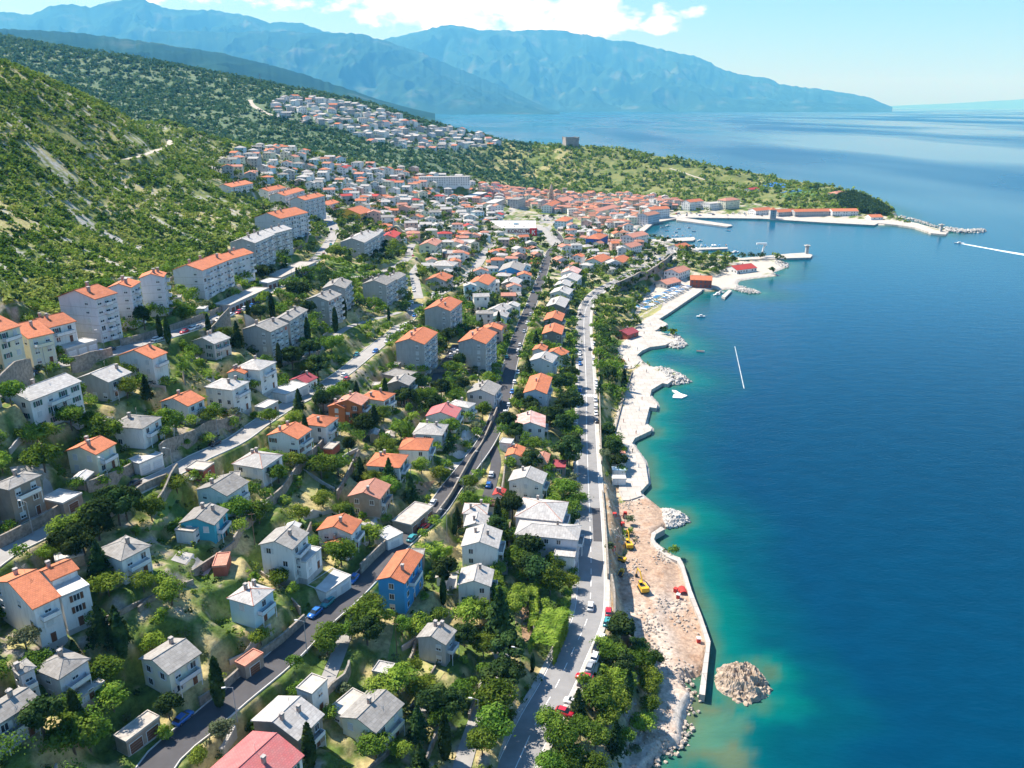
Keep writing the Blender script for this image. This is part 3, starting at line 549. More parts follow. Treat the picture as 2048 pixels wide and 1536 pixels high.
def roof_shape(mb, la, lb, z, kind, mt, wmt, wb, pitch=.36, th=.2):
    """eave rectangle la x lb centred on the origin at height z; gable walls go to wb"""
    hx, hy = la / 2, lb / 2; ix, iy = hx - .38, hy - .38
    if kind == 'T':
        mb.box((0, 0, z + .12), (la, lb, .24), mt)
        for (cx, cy, sx, sy) in ((0, -hy + .1, la, .2), (0, hy - .1, la, .2), (-hx + .1, 0, .2, lb - .4), (hx - .1, 0, .2, lb - .4)): mb.box((cx, cy, z + .34), (sx, sy, .2), mt)
        return .24
    if kind in 'RL':
        if kind == 'R': W, Lh = hy, hx; tr = lambda a, b, c: (a, b, c)
        else: W, Lh = hx, hy; tr = lambda a, b, c: (-b, a, c)
        rise = W * pitch
        for s in (-1, 1):
            q = [(-Lh, s * W, z), (Lh, s * W, z), (Lh, 0, z + rise), (-Lh, 0, z + rise)]; q2 = [(a, b, c + th) for a, b, c in q]
            if s > 0: q = q[::-1]; q2 = q2[::-1]
            mb.poly([tr(*p) for p in q2], mt); mb.poly([tr(*p) for p in q[::-1]], mt)
            for i in range(4):
                j = (i + 1) % 4; mb.poly([tr(*q[i]), tr(*q[j]), tr(*q2[j]), tr(*q2[i])], mt)
        a = tr(-Lh, 0, z + rise + th); b = tr(Lh, 0, z + rise + th); mb.tube(a, b, .13, mt, n=5)
        iw = (W - .38); il = Lh - .38; zr = z + rise * iw / W
        for s in (-1, 1):
            g = [tr(s * il, -iw, z - .01), tr(s * il, iw, z - .01), tr(s * il, 0, z + rise - .02)]
            wb.poly(g if s > 0 else g[::-1], wmt)
        return rise
    # hip / pyramid
    rise = min(hx, hy) * pitch; Lr = 0 if kind == 'P' else abs(hx - hy)
    if kind != 'P' and abs(hx - hy) < .8: Lr = .8
    if hx >= hy: A, B = (-Lr, 0, z + rise), (Lr, 0, z + rise)
    else: A, B = (0, -Lr, z + rise), (0, Lr, z + rise)
    c = [(-hx, -hy, z), (hx, -hy, z), (hx, hy, z), (-hx, hy, z)]; up = lambda p: (p[0], p[1], p[2] + th)
    if kind == 'P': fs = [[c[0], c[1], A], [c[1], c[2], A], [c[2], c[3], A], [c[3], c[0], A]]
    elif hx >= hy: fs = [[c[0], c[1], B, A], [c[1], c[2], B], [c[2], c[3], A, B], [c[3], c[0], A]]
    else: fs = [[c[0], c[1], A], [c[1], c[2], B, A], [c[2], c[3], B], [c[3], c[0], A, B]]
    for f in fs: mb.poly([up(p) for p in f], mt)
    mb.poly(c[::-1], mt)
    for i in range(4): j = (i + 1) % 4; mb.poly([c[i], c[j], up(c[j]), up(c[i])], mt)
    rt = mt if random.random() < .5 else M_RIDGE
    for p, e in ((c[0], A), (c[3], A if hx >= hy or kind == 'P' else B), (c[1], B if hx >= hy else A), (c[2], B)): mb.tube(up(p), up(e), .09, rt, n=4)
    if Lr: mb.tube(up(A), up(B), .1, rt, n=4)
    return rise
def rect(L, Fp, R, fl, hgt=None, gnd=None, lim=None):
    """world rectangle from three eave corners in the picture"""
    Lp, Fq, Rp = (L, Fp, R); e = float(hit(*Fp)[2]); hz = hgt if hgt else fl * 2.75 + .35
    for _ in range(26):
        zt = (e if gnd is None else gnd) + hz
        l, f, r = at_e(*Lp, zt)[:2], at_e(*Fq, zt)[:2], at_e(*Rp, zt)[:2]
        a = r - f; b = l - f; la, lb = np.linalg.norm(a), np.linalg.norm(b)
        ta = math.atan2(a[1], a[0]); tb = math.atan2(b[1], b[0]) - math.pi / 2; d = (tb - ta + math.pi) % (2 * math.pi) - math.pi
        th = ta + d * lb / (la + lb)
        ea = np.array([math.cos(th), math.sin(th)]); eb = np.array([-ea[1], ea[0]])
        la = max(a @ ea, 3); lb = max(b @ eb, 3)
        if lim: la = min(la, lim[0]); lb = min(lb, lim[1])
        c = f + ea * la / 2 + eb * lb / 2; g = float(H(c[0], c[1])) * .4 + float(H(f[0], f[1])) * .6
        if _ < 25: e = .65 * e + .35 * g
    return c, th, la, lb, hz, (zt - hz)
FOOT = []   # footprints to keep clear: x, y, radius, (hx, hy, th)
THINGS = [] # (object, label stem, x, y, kind) for labels made later
def add_volume(root, c, th, la, lb, hz, e, fl, kind, rc, wc, root_xy, detail=True, block=False, rng=random, garage=False):
    """one rectangular volume as wall + roof (+ windows, doors, chimney) parts of root"""
    ox = c[0] - root_xy[0]; oy = c[1] - root_xy[1]; rm = ROOF[rc]; wm = WALL[wc]
    w = MB(); r = MB(); ix, iy = la / 2 - .38, lb / 2 - .38
    if kind == 'T': ix, iy = la / 2 - .12, lb / 2 - .12
    w.box((0, 0, (hz - 4) / 2), (2 * ix, 2 * iy, hz + 4), wm)
    if block:
        for f in range(1, fl): w.box((0, 0, f * hz / fl), (2 * ix + .03, 2 * iy + .03, .10), M_CHIMC)
    else: w.box((0, 0, -.9), (2 * ix + .08, 2 * iy + .08, 1.9), WALL['g'] if wc != 's' else wm)
    rise = roof_shape(r, la, lb, hz, kind, rm, wm, w, pitch=.36 if not block else .34)
    wo = w.build('wall', root, (ox, oy, 0), th); ro = r.build('roof', root, (ox, oy, 0), th)
    # windows on the two walls that face the town below
    ns = 0; rows = max(1, int(round(hz / 2.85))); fh = hz / rows
    style = rng.choice('nsSGbbB') if not block else 'b'
    if garage:
        n = max(1, int(2 * ix / 3.3))
        for k in range(n):
            link('door', DOOR[garage], root, (0, 0, 0)); o = bpy.context.scene.collection.objects[-1]
            p = Matrix.Rotation(th, 3, 'Z') @ Vector((-ix + (k + .5) * 2 * ix / n, -iy, .05)); o.location = (ox + p.x, oy + p.y, p.z); o.rotation_euler = (0, 0, th)
        return wo, ro
    def put(name, me, x, y, z, rot):
        p = Matrix.Rotation(th, 3, 'Z') @ Vector((x, y, z)); return link(name, me, root, (ox + p.x, oy + p.y, p.z), th + rot)
    for side, L_, dist, rot in ((0, 2 * ix, iy, 0.0), (1, 2 * iy, ix, -math.pi / 2)):
        gable = side == 1
        n = max(1, int(L_ / (2.7 if (block and not gable) else 3.3)))
        if gable and block: n = 2
        for f in range(rows):
            for k in range(n):
                t = -L_ / 2 + (k + .5) * L_ / n; z = f * fh + fh * .56
                if gable and block and (k == 1 or f == 0): continue
                if gable and not block and rng.random() < .45: continue
                if f == 0 and k == n // 2 and not gable and not block:
                    x, y = (t, -dist) if side == 0 else (-dist, t); put('door', DOOR['d'], x, y, 0.02, rot); continue
                if ns > 78: break
                bal = block and not gable and (k % 3 == 1)
                x, y = (t, -dist) if side == 0 else (-dist, t)
                wo_ = put('window', WIN[style if rng.random() < .7 else rng.choice('nbB')], x, y, z, rot); wo_.scale = (1.4, 1, 1.12) if block and not gable else (1, 1, 1); ns += 1
    if block:
        n = max(1, int(2 * ix / 2.7))
        for k in range(1, n, 3):
            t = -ix + (k + .5) * 2 * ix / n
            for f in range(0, rows): put('balcony', BALC[(f + k) % 2], t, -iy, f * fh + .15, 0.0)
    elif detail and rows >= 2 and kind != 'T':
        bm_ = MB(); L2 = min(2 * ix * .7, 6); z = (rows - 1) * fh; side = rng.random()
        bm_.box((0, -iy - .7, z), (L2, 1.4, .16), M_CHIMC); bm_.box((0, -iy - 1.36, z + .5), (L2, .07, .9), rng.choice([M_RAIL, M_FRAME, wm]))
        for sx in (-1, 1): bm_.box((sx * (L2 / 2 - .04), -iy - .68, z + .5), (.07, 1.3, .9), M_RAIL); bm_.tube((sx * (L2 / 2 - .1), -iy - 1.3, z - fh), (sx * (L2 / 2 - .1), -iy - 1.3, z), .09, M_FRAME, n=5)
        bm_.build('balcony', root, (ox, oy, 0), th)
    if kind != 'T':
        nch = rng.choice([1, 1, 2]) if not block else max(2, int(la / 7))
        for k in range(nch):
            fx = rng.uniform(-.35, .35) if not block else (-.4 + .8 * (k + .5) / nch); x = la * fx * (1 if kind in 'RHP' else .3); y = rng.uniform(.06, .2) * lb * rng.choice([-1, 1])
            if kind == 'L': x, y = rng.uniform(.08, .2) * la, lb * fx
            sl = {'R': 1 - abs(y) / (lb / 2), 'L': 1 - abs(x) / (la / 2)}.get(kind, min(1 - abs(y) / (lb / 2), 1 - abs(x) / (la / 2)) * max(la, lb) / min(la, lb) if False else (min(la / 2 - abs(x), lb / 2 - abs(y)) / (min(la, lb) / 2)))
            ch = link('chimney', CHIM, ro, (x, y, hz + rise * sl + .05)); ch.scale = (1.25, 1.25, 1.1) if block else (1, 1, 1)
        if rng.random() < .6:
            an = MB(); antenna(an, la * .1, 0, hz + rise); an.build('antenna', ro)
    return wo, ro
def house(rows, label, name='house', cat='house', group='houses on the slope between the sea and the hillside', block=False):
    """rows: list of volumes (L, F, R, floors, ridge, roof, wall[, height, garage])"""
    root = None; first = True
    for row in rows:
        L, Fp, R, fl, kind, rc, wc = row[:7]; garage = row[7] if len(row) > 7 else False
        c, th, la, lb, hz, e = rect(L, Fp, R, fl, lim=(46, 13) if Fp[1] < 425 else None)
        if root is None:
            root = empty(name, (c[0], c[1], e)); rxy = c; re = e
            rng = random.Random(int(Fp[0] * 131 + Fp[1] * 7))
        else:
            hz = hz + (e - re)
        FOOT.append((c[0], c[1], th, la / 2, lb / 2, e))
        add_volume(root, c, th, la, lb, hz, e, fl, kind, rc, wc, rxy, block=block, rng=rng, garage=garage)
    tag(root, label, cat, group); return root
HOUSES = """
-8,1160,65,1221,118,1190,3,R,o,w|76,1142,102,1164,158,1138,3,R,o,w|102,1170,122,1197,177,1170,3,T,W,w/white duplex with stepped orange roofs at the left edge, below the upper street
68,1336,117,1362,178,1317,2,H,g,l|13,1338,38,1354,74,1338,2,H,g,l|137,1394,155,1404,209,1364,1,T,c,l/grey hipped house with brick red ridge lines and white awnings
-75,1445,-20,1462,88,1402,2,R,g,g/long low house with ribbed grey roof at the bottom left edge
277,1319,337,1352,404,1307,2,R,g,c/grey gabled house with blue awning above the dark street bend
229,1472,252,1487,319,1434,1,T,c,t,g/flat roofed double garage at the bottom bend of the dark street
454,1197,507,1214,549,1179,2,P,w,u/pale house with pyramid roof and brown ridge lines
472,1324,490,1336,525,1307,1,T,s,t,g/small flat garage with reddish rim beside the dark street
395,1560,500,1620,607,1511,2,R,k,w/big red metal roofed house cut by the bottom edge
505,1439,596,1484,645,1428,2,R,w,t/pale gabled house just behind the red metal roof
682,1432,752,1469,805,1407,2,R,g,c|655,1420,690,1437,740,1395,1,T,c,c/beige house with grey roof and rubble terrace at the bottom
592,1378,624,1391,655,1360,2,T,c,w/small white flat roofed house beside the driveway
832,1276,892,1292,914,1262,2,R,g,g/lone pale grey two storey house on a dry lawn
755,1157,810,1169,841,1110,3,R,o,b/bright blue house with long orange roof by the dark street
620,1168,652,1188,696,1150,1,T,W,w,G/white row of garages opposite the blue house
515,1092,585,1101,621,1067,3,R,g,w|580,1120,612,1127,642,1097,2,T,W,w/white house with grey gable and planted roof terrace
634,1060,704,1070,720,1042,2,R,o,w|650,1084,695,1102,702,1092,1,R,o,w/white house with orange roof and a lower orange lean-to
696,992,760,1000,779,970,2,R,s,t/brown house with salmon double roof above the dark street
732,931,800,937,815,910,2,H,o,w/white house under a wide orange hipped roof with skylights
797,897,857,902,860,877,2,P,o,w/compact white house with square orange roof
825,867,885,872,894,849,2,H,w,w/white house with pale hipped roof right behind a square orange one
852,831,912,837,917,817,2,R,k,w/white house under a flat pink sheet roof
535,870,596,880,620,859,3,R,o,w/tall white house with orange gable above the long garden wall
599,847,652,855,675,835,2,H,o,w/white house with orange hipped roof beside the terracotta building
670,807,723,812,737,796,3,R,s,o|655,813,690,818,700,808,2,R,o,o/terracotta walled building with salmon gable roof
469,925,525,939,559,909,2,H,w,w/white house with broad pale hipped roof above the garden wall
400,975,454,994,487,962,2,R,g,w/white house with weathered reddish grey roof near the brick hut
360,1045,429,1052,452,1020,2,R,g,T|351,1060,387,1066,396,1055,1,T,c,w/teal walled house with grey gable and a small white hut
194,1100,242,1124,301,1091,2,H,g,w/white house with grey hipped roof and one red skylight
-12,970,17,982,79,950,3,H,g,t/brown balconied house with grey hipped roof at the left edge
85,997,126,1009,160,987,1,T,W,t,g/pale flat roofed garage set in the street wall
134,901,192,911,229,887,2,R,o,c/cream house with bright orange roof above the upper street
262,918,278,930,319,907,1,T,W,w,G/white triple garage beside the upper street
222,850,285,859,317,834,2,H,g,w/white house with grey hipped roof and long balcony above the garages
372,937,407,943,426,927,1,T,c,k/red brick hut with flat roof beside the upper street
322,803,376,814,407,797,2,R,o,w/white house with orange gable standing alone among dark trees
413,772,465,782,493,763,3,H,w,w/white three storey house with pale low roof among trees
472,735,520,742,549,724,3,H,w,w|456,745,489,749,496,738,2,R,o,w/pale roofed house with a small orange roofed wing
577,761,612,768,633,755,1,R,m,w/low building with dark crimson roof beside white garages
541,782,571,791,612,768,1,T,W,w,G/long white garages below the dark crimson roof
512,813,530,818,553,803,1,T,W,g/small white flat shed among the trees below the garages
391,680,428,689,452,675,2,R,w,g/grey house with pale gable below the top street
774,768,818,772,830,757,3,R,g,t|753,755,810,758,850,748,2,T,g,t/brown striped building with layered grey roofs
725,792,768,803,782,786,2,H,o,w/white house with orange roof behind the terracotta building
933,786,989,792,1001,772,2,R,g,l/lavender house with grey gable beside the dark street wall
899,807,938,817,946,806,2,H,w,w/low white house with pale roof behind the pink one
1047,784,1094,789,1098,755,3,R,o,l/long lavender house with orange roof and front balconies
1059,720,1105,727,1107,712,3,R,w,l/blue grey house with pale roof behind the long orange one
1092,704,1125,713,1128,702,2,R,o,u/pale blue house with orange roof facing the coast road
1064,700,1090,703,1093,693,2,R,o,w/small orange roof behind the blue grey house
1084,667,1124,670,1124,653,3,R,o,d/dark walled house with orange roof, lower of the matching pair
1087,640,1124,643,1125,628,3,R,o,d/dark walled house with orange roof, upper of the matching pair
1092,612,1130,616,1131,599,2,R,w,d/dark house with white roof behind the two matching orange roofs
1100,586,1138,590,1140,579,2,R,w,w/white roofed house second behind the matching orange pair
1108,571,1140,574,1142,565,2,R,w,w/white roofed house third behind the matching orange pair
1118,559,1154,563,1156,552,2,R,w,w/white roofed house fourth behind the matching orange pair
1122,545,1156,548,1158,539,2,R,p,w/pinkish roofed house fifth behind the matching orange pair
1029,855,1091,856,1092,832,2,R,p,w/white house with patchy pink roof beside the coast road trees
1011,910,1045,915,1045,895,1,R,o,w/tiny white house with orange roof near the stone chapel
1017,960,1086,970,1089,947,2,R,w,w/white house with grey roof in front of the stone chapel
1104,935,1131,937,1132,922,1,T,m,d/flat brown roofed shed between the chapel and the coast road
999,885,1022,889,1025,879,1,T,W,w/white flat hut above the tiny orange house
1030,1066,1157,1082,1156,1051,3,H,w,l|1032,1027,1125,1045,1122,1003,3,H,w,l|1107,1112,1150,1117,1151,1102,2,T,u,w/largest grey roofed house, right on the coast road pavement
922,1091,997,1099,999,1062,3,R,w,w/white house with broad pale gable beside the concrete yard
914,1169,982,1175,985,1140,2,R,w,w/white house with pale roof and a front chimney below the concrete yard
924,1027,975,1030,976,1008,2,P,w,w|927,1052,975,1056,976,1033,2,R,w,w/row house with two joined pale roofs by the dark street junction
977,1012,1012,1016,1014,1002,1,T,d,w/little white hut with dark brown flat roof
985,989,1007,993,1009,979,1,R,r,w/tiny red and white shed by the lower lane
787,1040,822,1052,862,1012,1,T,c,t,g/rubble topped concrete garage row beside the red parked car
757,1063,775,1083,798,1063,1,T,W,w,G/white garage with flat roof below the rubble topped garage row
23,657,56,679,94,663,3,R,o,c/cream house with orange roof above the top street
67,643,98,657,141,641,2,R,o,w/white house with orange roof next to the tall white blocks
-70,650,-6,667,18,650,4,R,o,c/tall cream house with green balconies at the left edge
117,692,133,700,185,680,1,T,W,g,G/white terrace building overgrown with ivy on the top street
242,709,305,719,327,705,3,R,o,w/white house with orange roof and cut-in balcony below the top street
2,794,60,804,161,763,3,R,w,w/long pale roofed building with rows of balconies at the left
154,757,217,766,260,745,2,R,w,g/stone grey house with pale gable below the top street wall
997,542,1045,544,1048,530,3,R,g,b/bright blue walled house behind the town gardens
839,490,872,492,878,482,3,R,s,c/cream yellow house with pink gable at the fork
894,490,928,489,932,482,2,R,s,w/white house with many small windows and a pinkish roof
863,530,907,533,911,525,2,H,w,w/white house with wide pale roof above the cross street
851,560,892,563,902,552,2,R,o,g/grey house with orange curved roof at the street fork
936,567,977,571,983,556,3,R,o,w/white three storey house with orange roof and terraces
1003,567,1036,570,1040,560,2,R,w,d/dark house with pale roof below the blue walled one
970,622,1005,626,1024,614,2,R,w,w/white house with pale roof above the blue and white one
982,634,1014,636,1016,626,2,R,w,u/pale blue house with white roof facing the gardens
971,655,1005,660,1008,651,2,R,d,y/yellow walled house with dark brown roof
760,474,790,476,793,466,2,R,r,P/pinkish house with vivid red roof
678,425,721,429,729,421,2,R,o,y/mustard yellow house with orange roof by the bend
628,408,655,411,663,404,2,R,o,w/first red orange roof right of the white blocks
"""
BLOCKS = """
489,657,541,665,567,647,4,R,g,g|545,640,580,643,611,620,4,R,g,g/grey apartment block nearest the low white houses
612,599,657,603,680,589,4,R,g,g|643,578,691,578,705,563,4,R,g,g/grey apartment block beside the cypresses
726,567,773,571,785,559,4,R,g,g|768,557,795,560,805,549,4,R,g,g/grey apartment block above the cross street
850,618,901,623,918,603,5,R,o,g/orange roofed grey tower, rearmost of the three
791,685,849,690,872,665,5,R,o,g/orange roofed grey tower on the left of the lane
917,683,972,689,988,665,5,R,o,g/orange roofed grey tower on the right of the lane
120,592,190,600,228,586,5,R,o,l|207,580,263,576,296,564,5,R,o,l|273,562,328,555,357,545,5,R,o,l/long white apartment block stepping up the hill in three parts
352,537,405,542,450,517,4,R,o,l|436,512,465,518,491,505,4,R,o,l/orange roofed apartment block beside a long white one
464,484,510,487,536,469,5,R,w,g|522,463,547,468,565,457,5,R,w,g/pale roofed grey apartment block against the scrubby hillside
514,434,561,438,607,425,5,R,o,l/orange roofed white block with tall bay windows
566,397,610,401,630,391,5,R,o,l/slim orange roofed block at the top of the estate
490,380,537,383,556,375,3,R,o,w/low orange roofed block half hidden by the slope
537,388,570,392,600,374,4,R,o,w/orange roofed block between the slope and a slim tall block
422,370,463,375,468,366,2,R,o,w/lowest orange roofed terrace at the edge of the scrub
685,482,729,486,742,468,4,R,w,g|740,473,752,474,762,460,4,R,w,g/pale roofed grey block standing alone above the lawn
"""
GARAGES = """
434,607,461,612,526,576,1,T,c,g,g/first long garage terrace along the top street
515,565,535,568,556,558,1,T,W,g,g/short white garage terrace between the longer ones
540,549,563,556,607,524,1,T,c,g,g/upper long garage terrace along the top street
"""
def parse(tab, **kw):
    for line in tab.strip().splitlines():
        nums, label = line.rsplit('/', 1); rows = []
        for v in nums.split('|'):
            t = v.split(','); f = [float(x) for x in t[:6]]
            rows.append(((f[0], f[1]), (f[2], f[3]), (f[4], f[5]), int(t[6]), t[7], t[8], t[9] if t[9] in WALL else 'w') + ((t[10],) if len(t) > 10 else ()))
            if rows[-1][5] not in ROOF: rows[-1] = rows[-1][:5] + ('w',) + rows[-1][6:]
        o = house(rows, label, **kw); THINGS.append((o, label))
parse(HOUSES)
parse(BLOCKS, name='apartment_block', cat='apartment block', group='apartment blocks on the slope', block=True)
parse(GARAGES, name='garage_row', cat='garage', group='garage terraces along the top street')
print('houses', time.time() - T0, len(bpy.data.objects))
# ------------------------------------------------------------------ farther buildings: simpler parts
M_WDARK = mat('window_dark', (.10, .12, .14), rough=.3, var=.4, scale=3)
def mini(la, lb, hz, kind, rc, wc, rng, bottom=-4.0, wstep=3.1, floors=None, doors=True):
    w = MB(); r = MB(); ix, iy = la / 2 - .35, lb / 2 - .35; wm = WALL[wc]
    if kind == 'T': ix, iy = la / 2 - .1, lb / 2 - .1
    w.box((0, 0, (hz + bottom) / 2), (2 * ix, 2 * iy, hz - bottom), wm)
    rise = roof_shape(r, la, lb, hz, kind, ROOF[rc], wm, w, pitch=.36, th=.2)
    rows = floors or max(1, int(round(hz / 2.85))); fh = hz / rows
    for side, L_, dist in ((0, 2 * ix, iy), (1, 2 * iy, ix)):
        n = max(1, int(L_ / wstep))
        for f in range(rows):
            for k in range(n):
                if rng.random() < .12: continue
                t = -L_ / 2 + (k + .5) * L_ / n; z = f * fh + fh * .55; c_ = (t, -dist - .02, z) if side == 0 else (-dist - .02, t, z)
                sz = (1.2, .08, 1.4) if side == 0 else (.08, 1.2, 1.4); w.box(c_, sz, M_WDARK)
                if f == 0 and k == 0 and doors: c2 = (t + 1.4, -dist - .02, 1.0) if side == 0 else None; w.box(c2, (1.0, .08, 2.0), M_DOOR) if c2 and L_ > 5 else None
    return w, r, rise
def mini_house(c, e, th, la, lb, hz, kind, rc, wc, rng, name='house', chim=True):
    root = empty(name, (c[0], c[1], e), th); w, r, rise = mini(la, lb, hz, kind, rc, wc, rng)
    w.build('wall', root); ro = r.build('roof', root)
    if chim and kind != 'T':
        x, y = rng.uniform(-.3, .3) * la, rng.uniform(.08, .16) * lb; sl = min(la / 2 - abs(x), lb / 2 - abs(y)) / (min(la, lb) / 2) if kind in 'HP' else (1 - abs(y) / (lb / 2) if kind == 'R' else 1 - abs(x) / (la / 2))
        link('chimney', CHIM, ro, (x, y, hz + rise * sl))
    return root
FAR = """
1039,409,1104,413,1107,404,3,R,o,w/long orange roofed school-like building at the near edge of the old town/long_building/public building
1148,419,1196,424,1228,413,3,R,s,c/large ochre palace with a salmon roof beside the small park/palace/palace
1000,396,1036,400,1040,392,4,T,g,g/grey flat topped building beside the park trees/office_building/office building
1150,474,1200,479,1209,468,3,H,o,B/deep blue building with broad orange hipped roof/house/house
1101,440,1134,443,1140,434,3,H,o,u/pale blue building with orange roof by the supermarket road/house/house
833,351,838,355,940,354,4,T,w,w/very long white building with flat roof in front of the forest/long_building/public building
880,390,945,395,950,384,2,T,W,d/low broad white flat roofed hall amid the gardens/hall/hall
945,404,990,407,996,398,2,T,w,g/grey hall with vaulted roof lights beside the low white hall/hall/hall
1278,424,1296,432,1326,414,4,R,q,l/stone waterfront house with big terracotta roof at the harbour bend/house/house
1294,412,1302,420,1333,413,4,R,o,w/white waterfront row house with orange roof on the harbour bend/house/house
1362,402,1380,405,1413,400,4,R,o,w/white harbour office with orange roof and ribbon windows/office_building/office building
1413,405,1420,408,1440,404,3,T,w,w/white flat roofed hotel beside the harbour office/hotel/hotel
1440,398,1452,402,1478,396,4,H,s,c/cream villa with pinkish roof at the foot of the terraced hill/villa/villa
1505,418,1512,422,1539,417,2,R,o,w/white customs house with orange roof left of the square stone tower/customs_house/customs house
1551,421,1557,425,1583,421,2,R,o,g/low warehouse with orange roof right of the square stone tower/warehouse/warehouse
1582,418,1590,424,1660,421,2,R,o,g|1660,418,1665,423,1712,421,2,R,o,w/very long warehouse with orange roof on the harbour quay/warehouse/warehouse
1736,431,1742,435,1761,433,1,R,o,w/small orange roofed hut near the root of the breakwater/hut/hut
1374,553,1380,560,1425,563,2,R,o,k/long boathouse with bright orange roof by the small marina/boathouse/boathouse
1333,541,1358,547,1370,537,2,R,s,w/white house with tan roof above the boathouse/house/house
1316,562,1334,570,1348,560,1,R,s,g/low shed with tan roof among the parked boats/shed/shed
1463,529,1474,541,1489,530,1,R,r,w/beach restaurant with red roof beside the pines/restaurant/restaurant
1240,661,1256,671,1263,660,1,R,m,k/dark red roofed beach pavilion at the quay corner/pavilion/pavilion
1228,722,1239,727,1246,721,1,R,o,w/small orange kiosk at the head of the beach steps/kiosk/kiosk
1329,488,1360,497,1366,490,1,R,o,w/orange roofed cafe by the lower mooring pier/cafe/cafe
1217,487,1262,496,1268,488,3,R,s,w/white blocky building with tan roof by the harbour stairs/house/house
1222,466,1266,476,1274,466,4,R,s,w/tall white house with tan roof overlooking the inner harbour/house/house
1265,463,1272,470,1279,465,4,T,c,B/narrow deep blue house front at the inner harbour/house/house
1164,519,1203,525,1210,514,2,R,o,w/white house with orange roof and small windows below the deep blue building/house/house
1206,520,1246,526,1250,516,1,R,o,c/low ochre roofed row behind the coast road car park/house/house
1495,378,1502,380,1508,377,1,R,r,w/tiny red roofed hut beside the sports ground/hut/hut
1664,385,1674,388,1684,383,1,H,s,c/round villa with tan roof on the headland/villa/villa
958,269,968,271,977,269,2,H,s,w/large white villa with pink roof at the end of the hillside village/villa/villa
"""
for line in FAR.strip().splitlines():
    nums, label, nm, ct = line.split('/'); root = None
    for v in nums.split('|'):
        t = v.split(','); f = [float(x) for x in t[:6]]; c, th, la, lb, hz, e = rect((f[0], f[1]), (f[2], f[3]), (f[4], f[5]), int(t[6]), lim=((95 if nm in ('long_building', 'warehouse', 'hall', 'palace', 'boathouse') else 30), 15))
        rng = random.Random(int(f[2] * 7 + f[3]))
        if root is None: root = mini_house(c, e, th, la, lb, hz, t[7], t[8], t[9], rng, name=nm); rc0 = (c, th, e)
        else:
            w, r, rise = mini(la, lb, hz + e - rc0[2], t[7], t[8], t[9], rng); d = Matrix.Rotation(-rc0[1], 2) @ Vector((c[0] - rc0[0][0], c[1] - rc0[0][1]))
            w.build('wall', root, (d.x, d.y, 0.01), th - rc0[1]); r.build('roof', root, (d.x, d.y, 0.01), th - rc0[1])
        FOOT.append((c[0], c[1], th, la / 2, lb / 2, e))
    tag(root, label, ct)
    if nm == 'house': root['group'] = 'houses on the slope between the sea and the hillside'
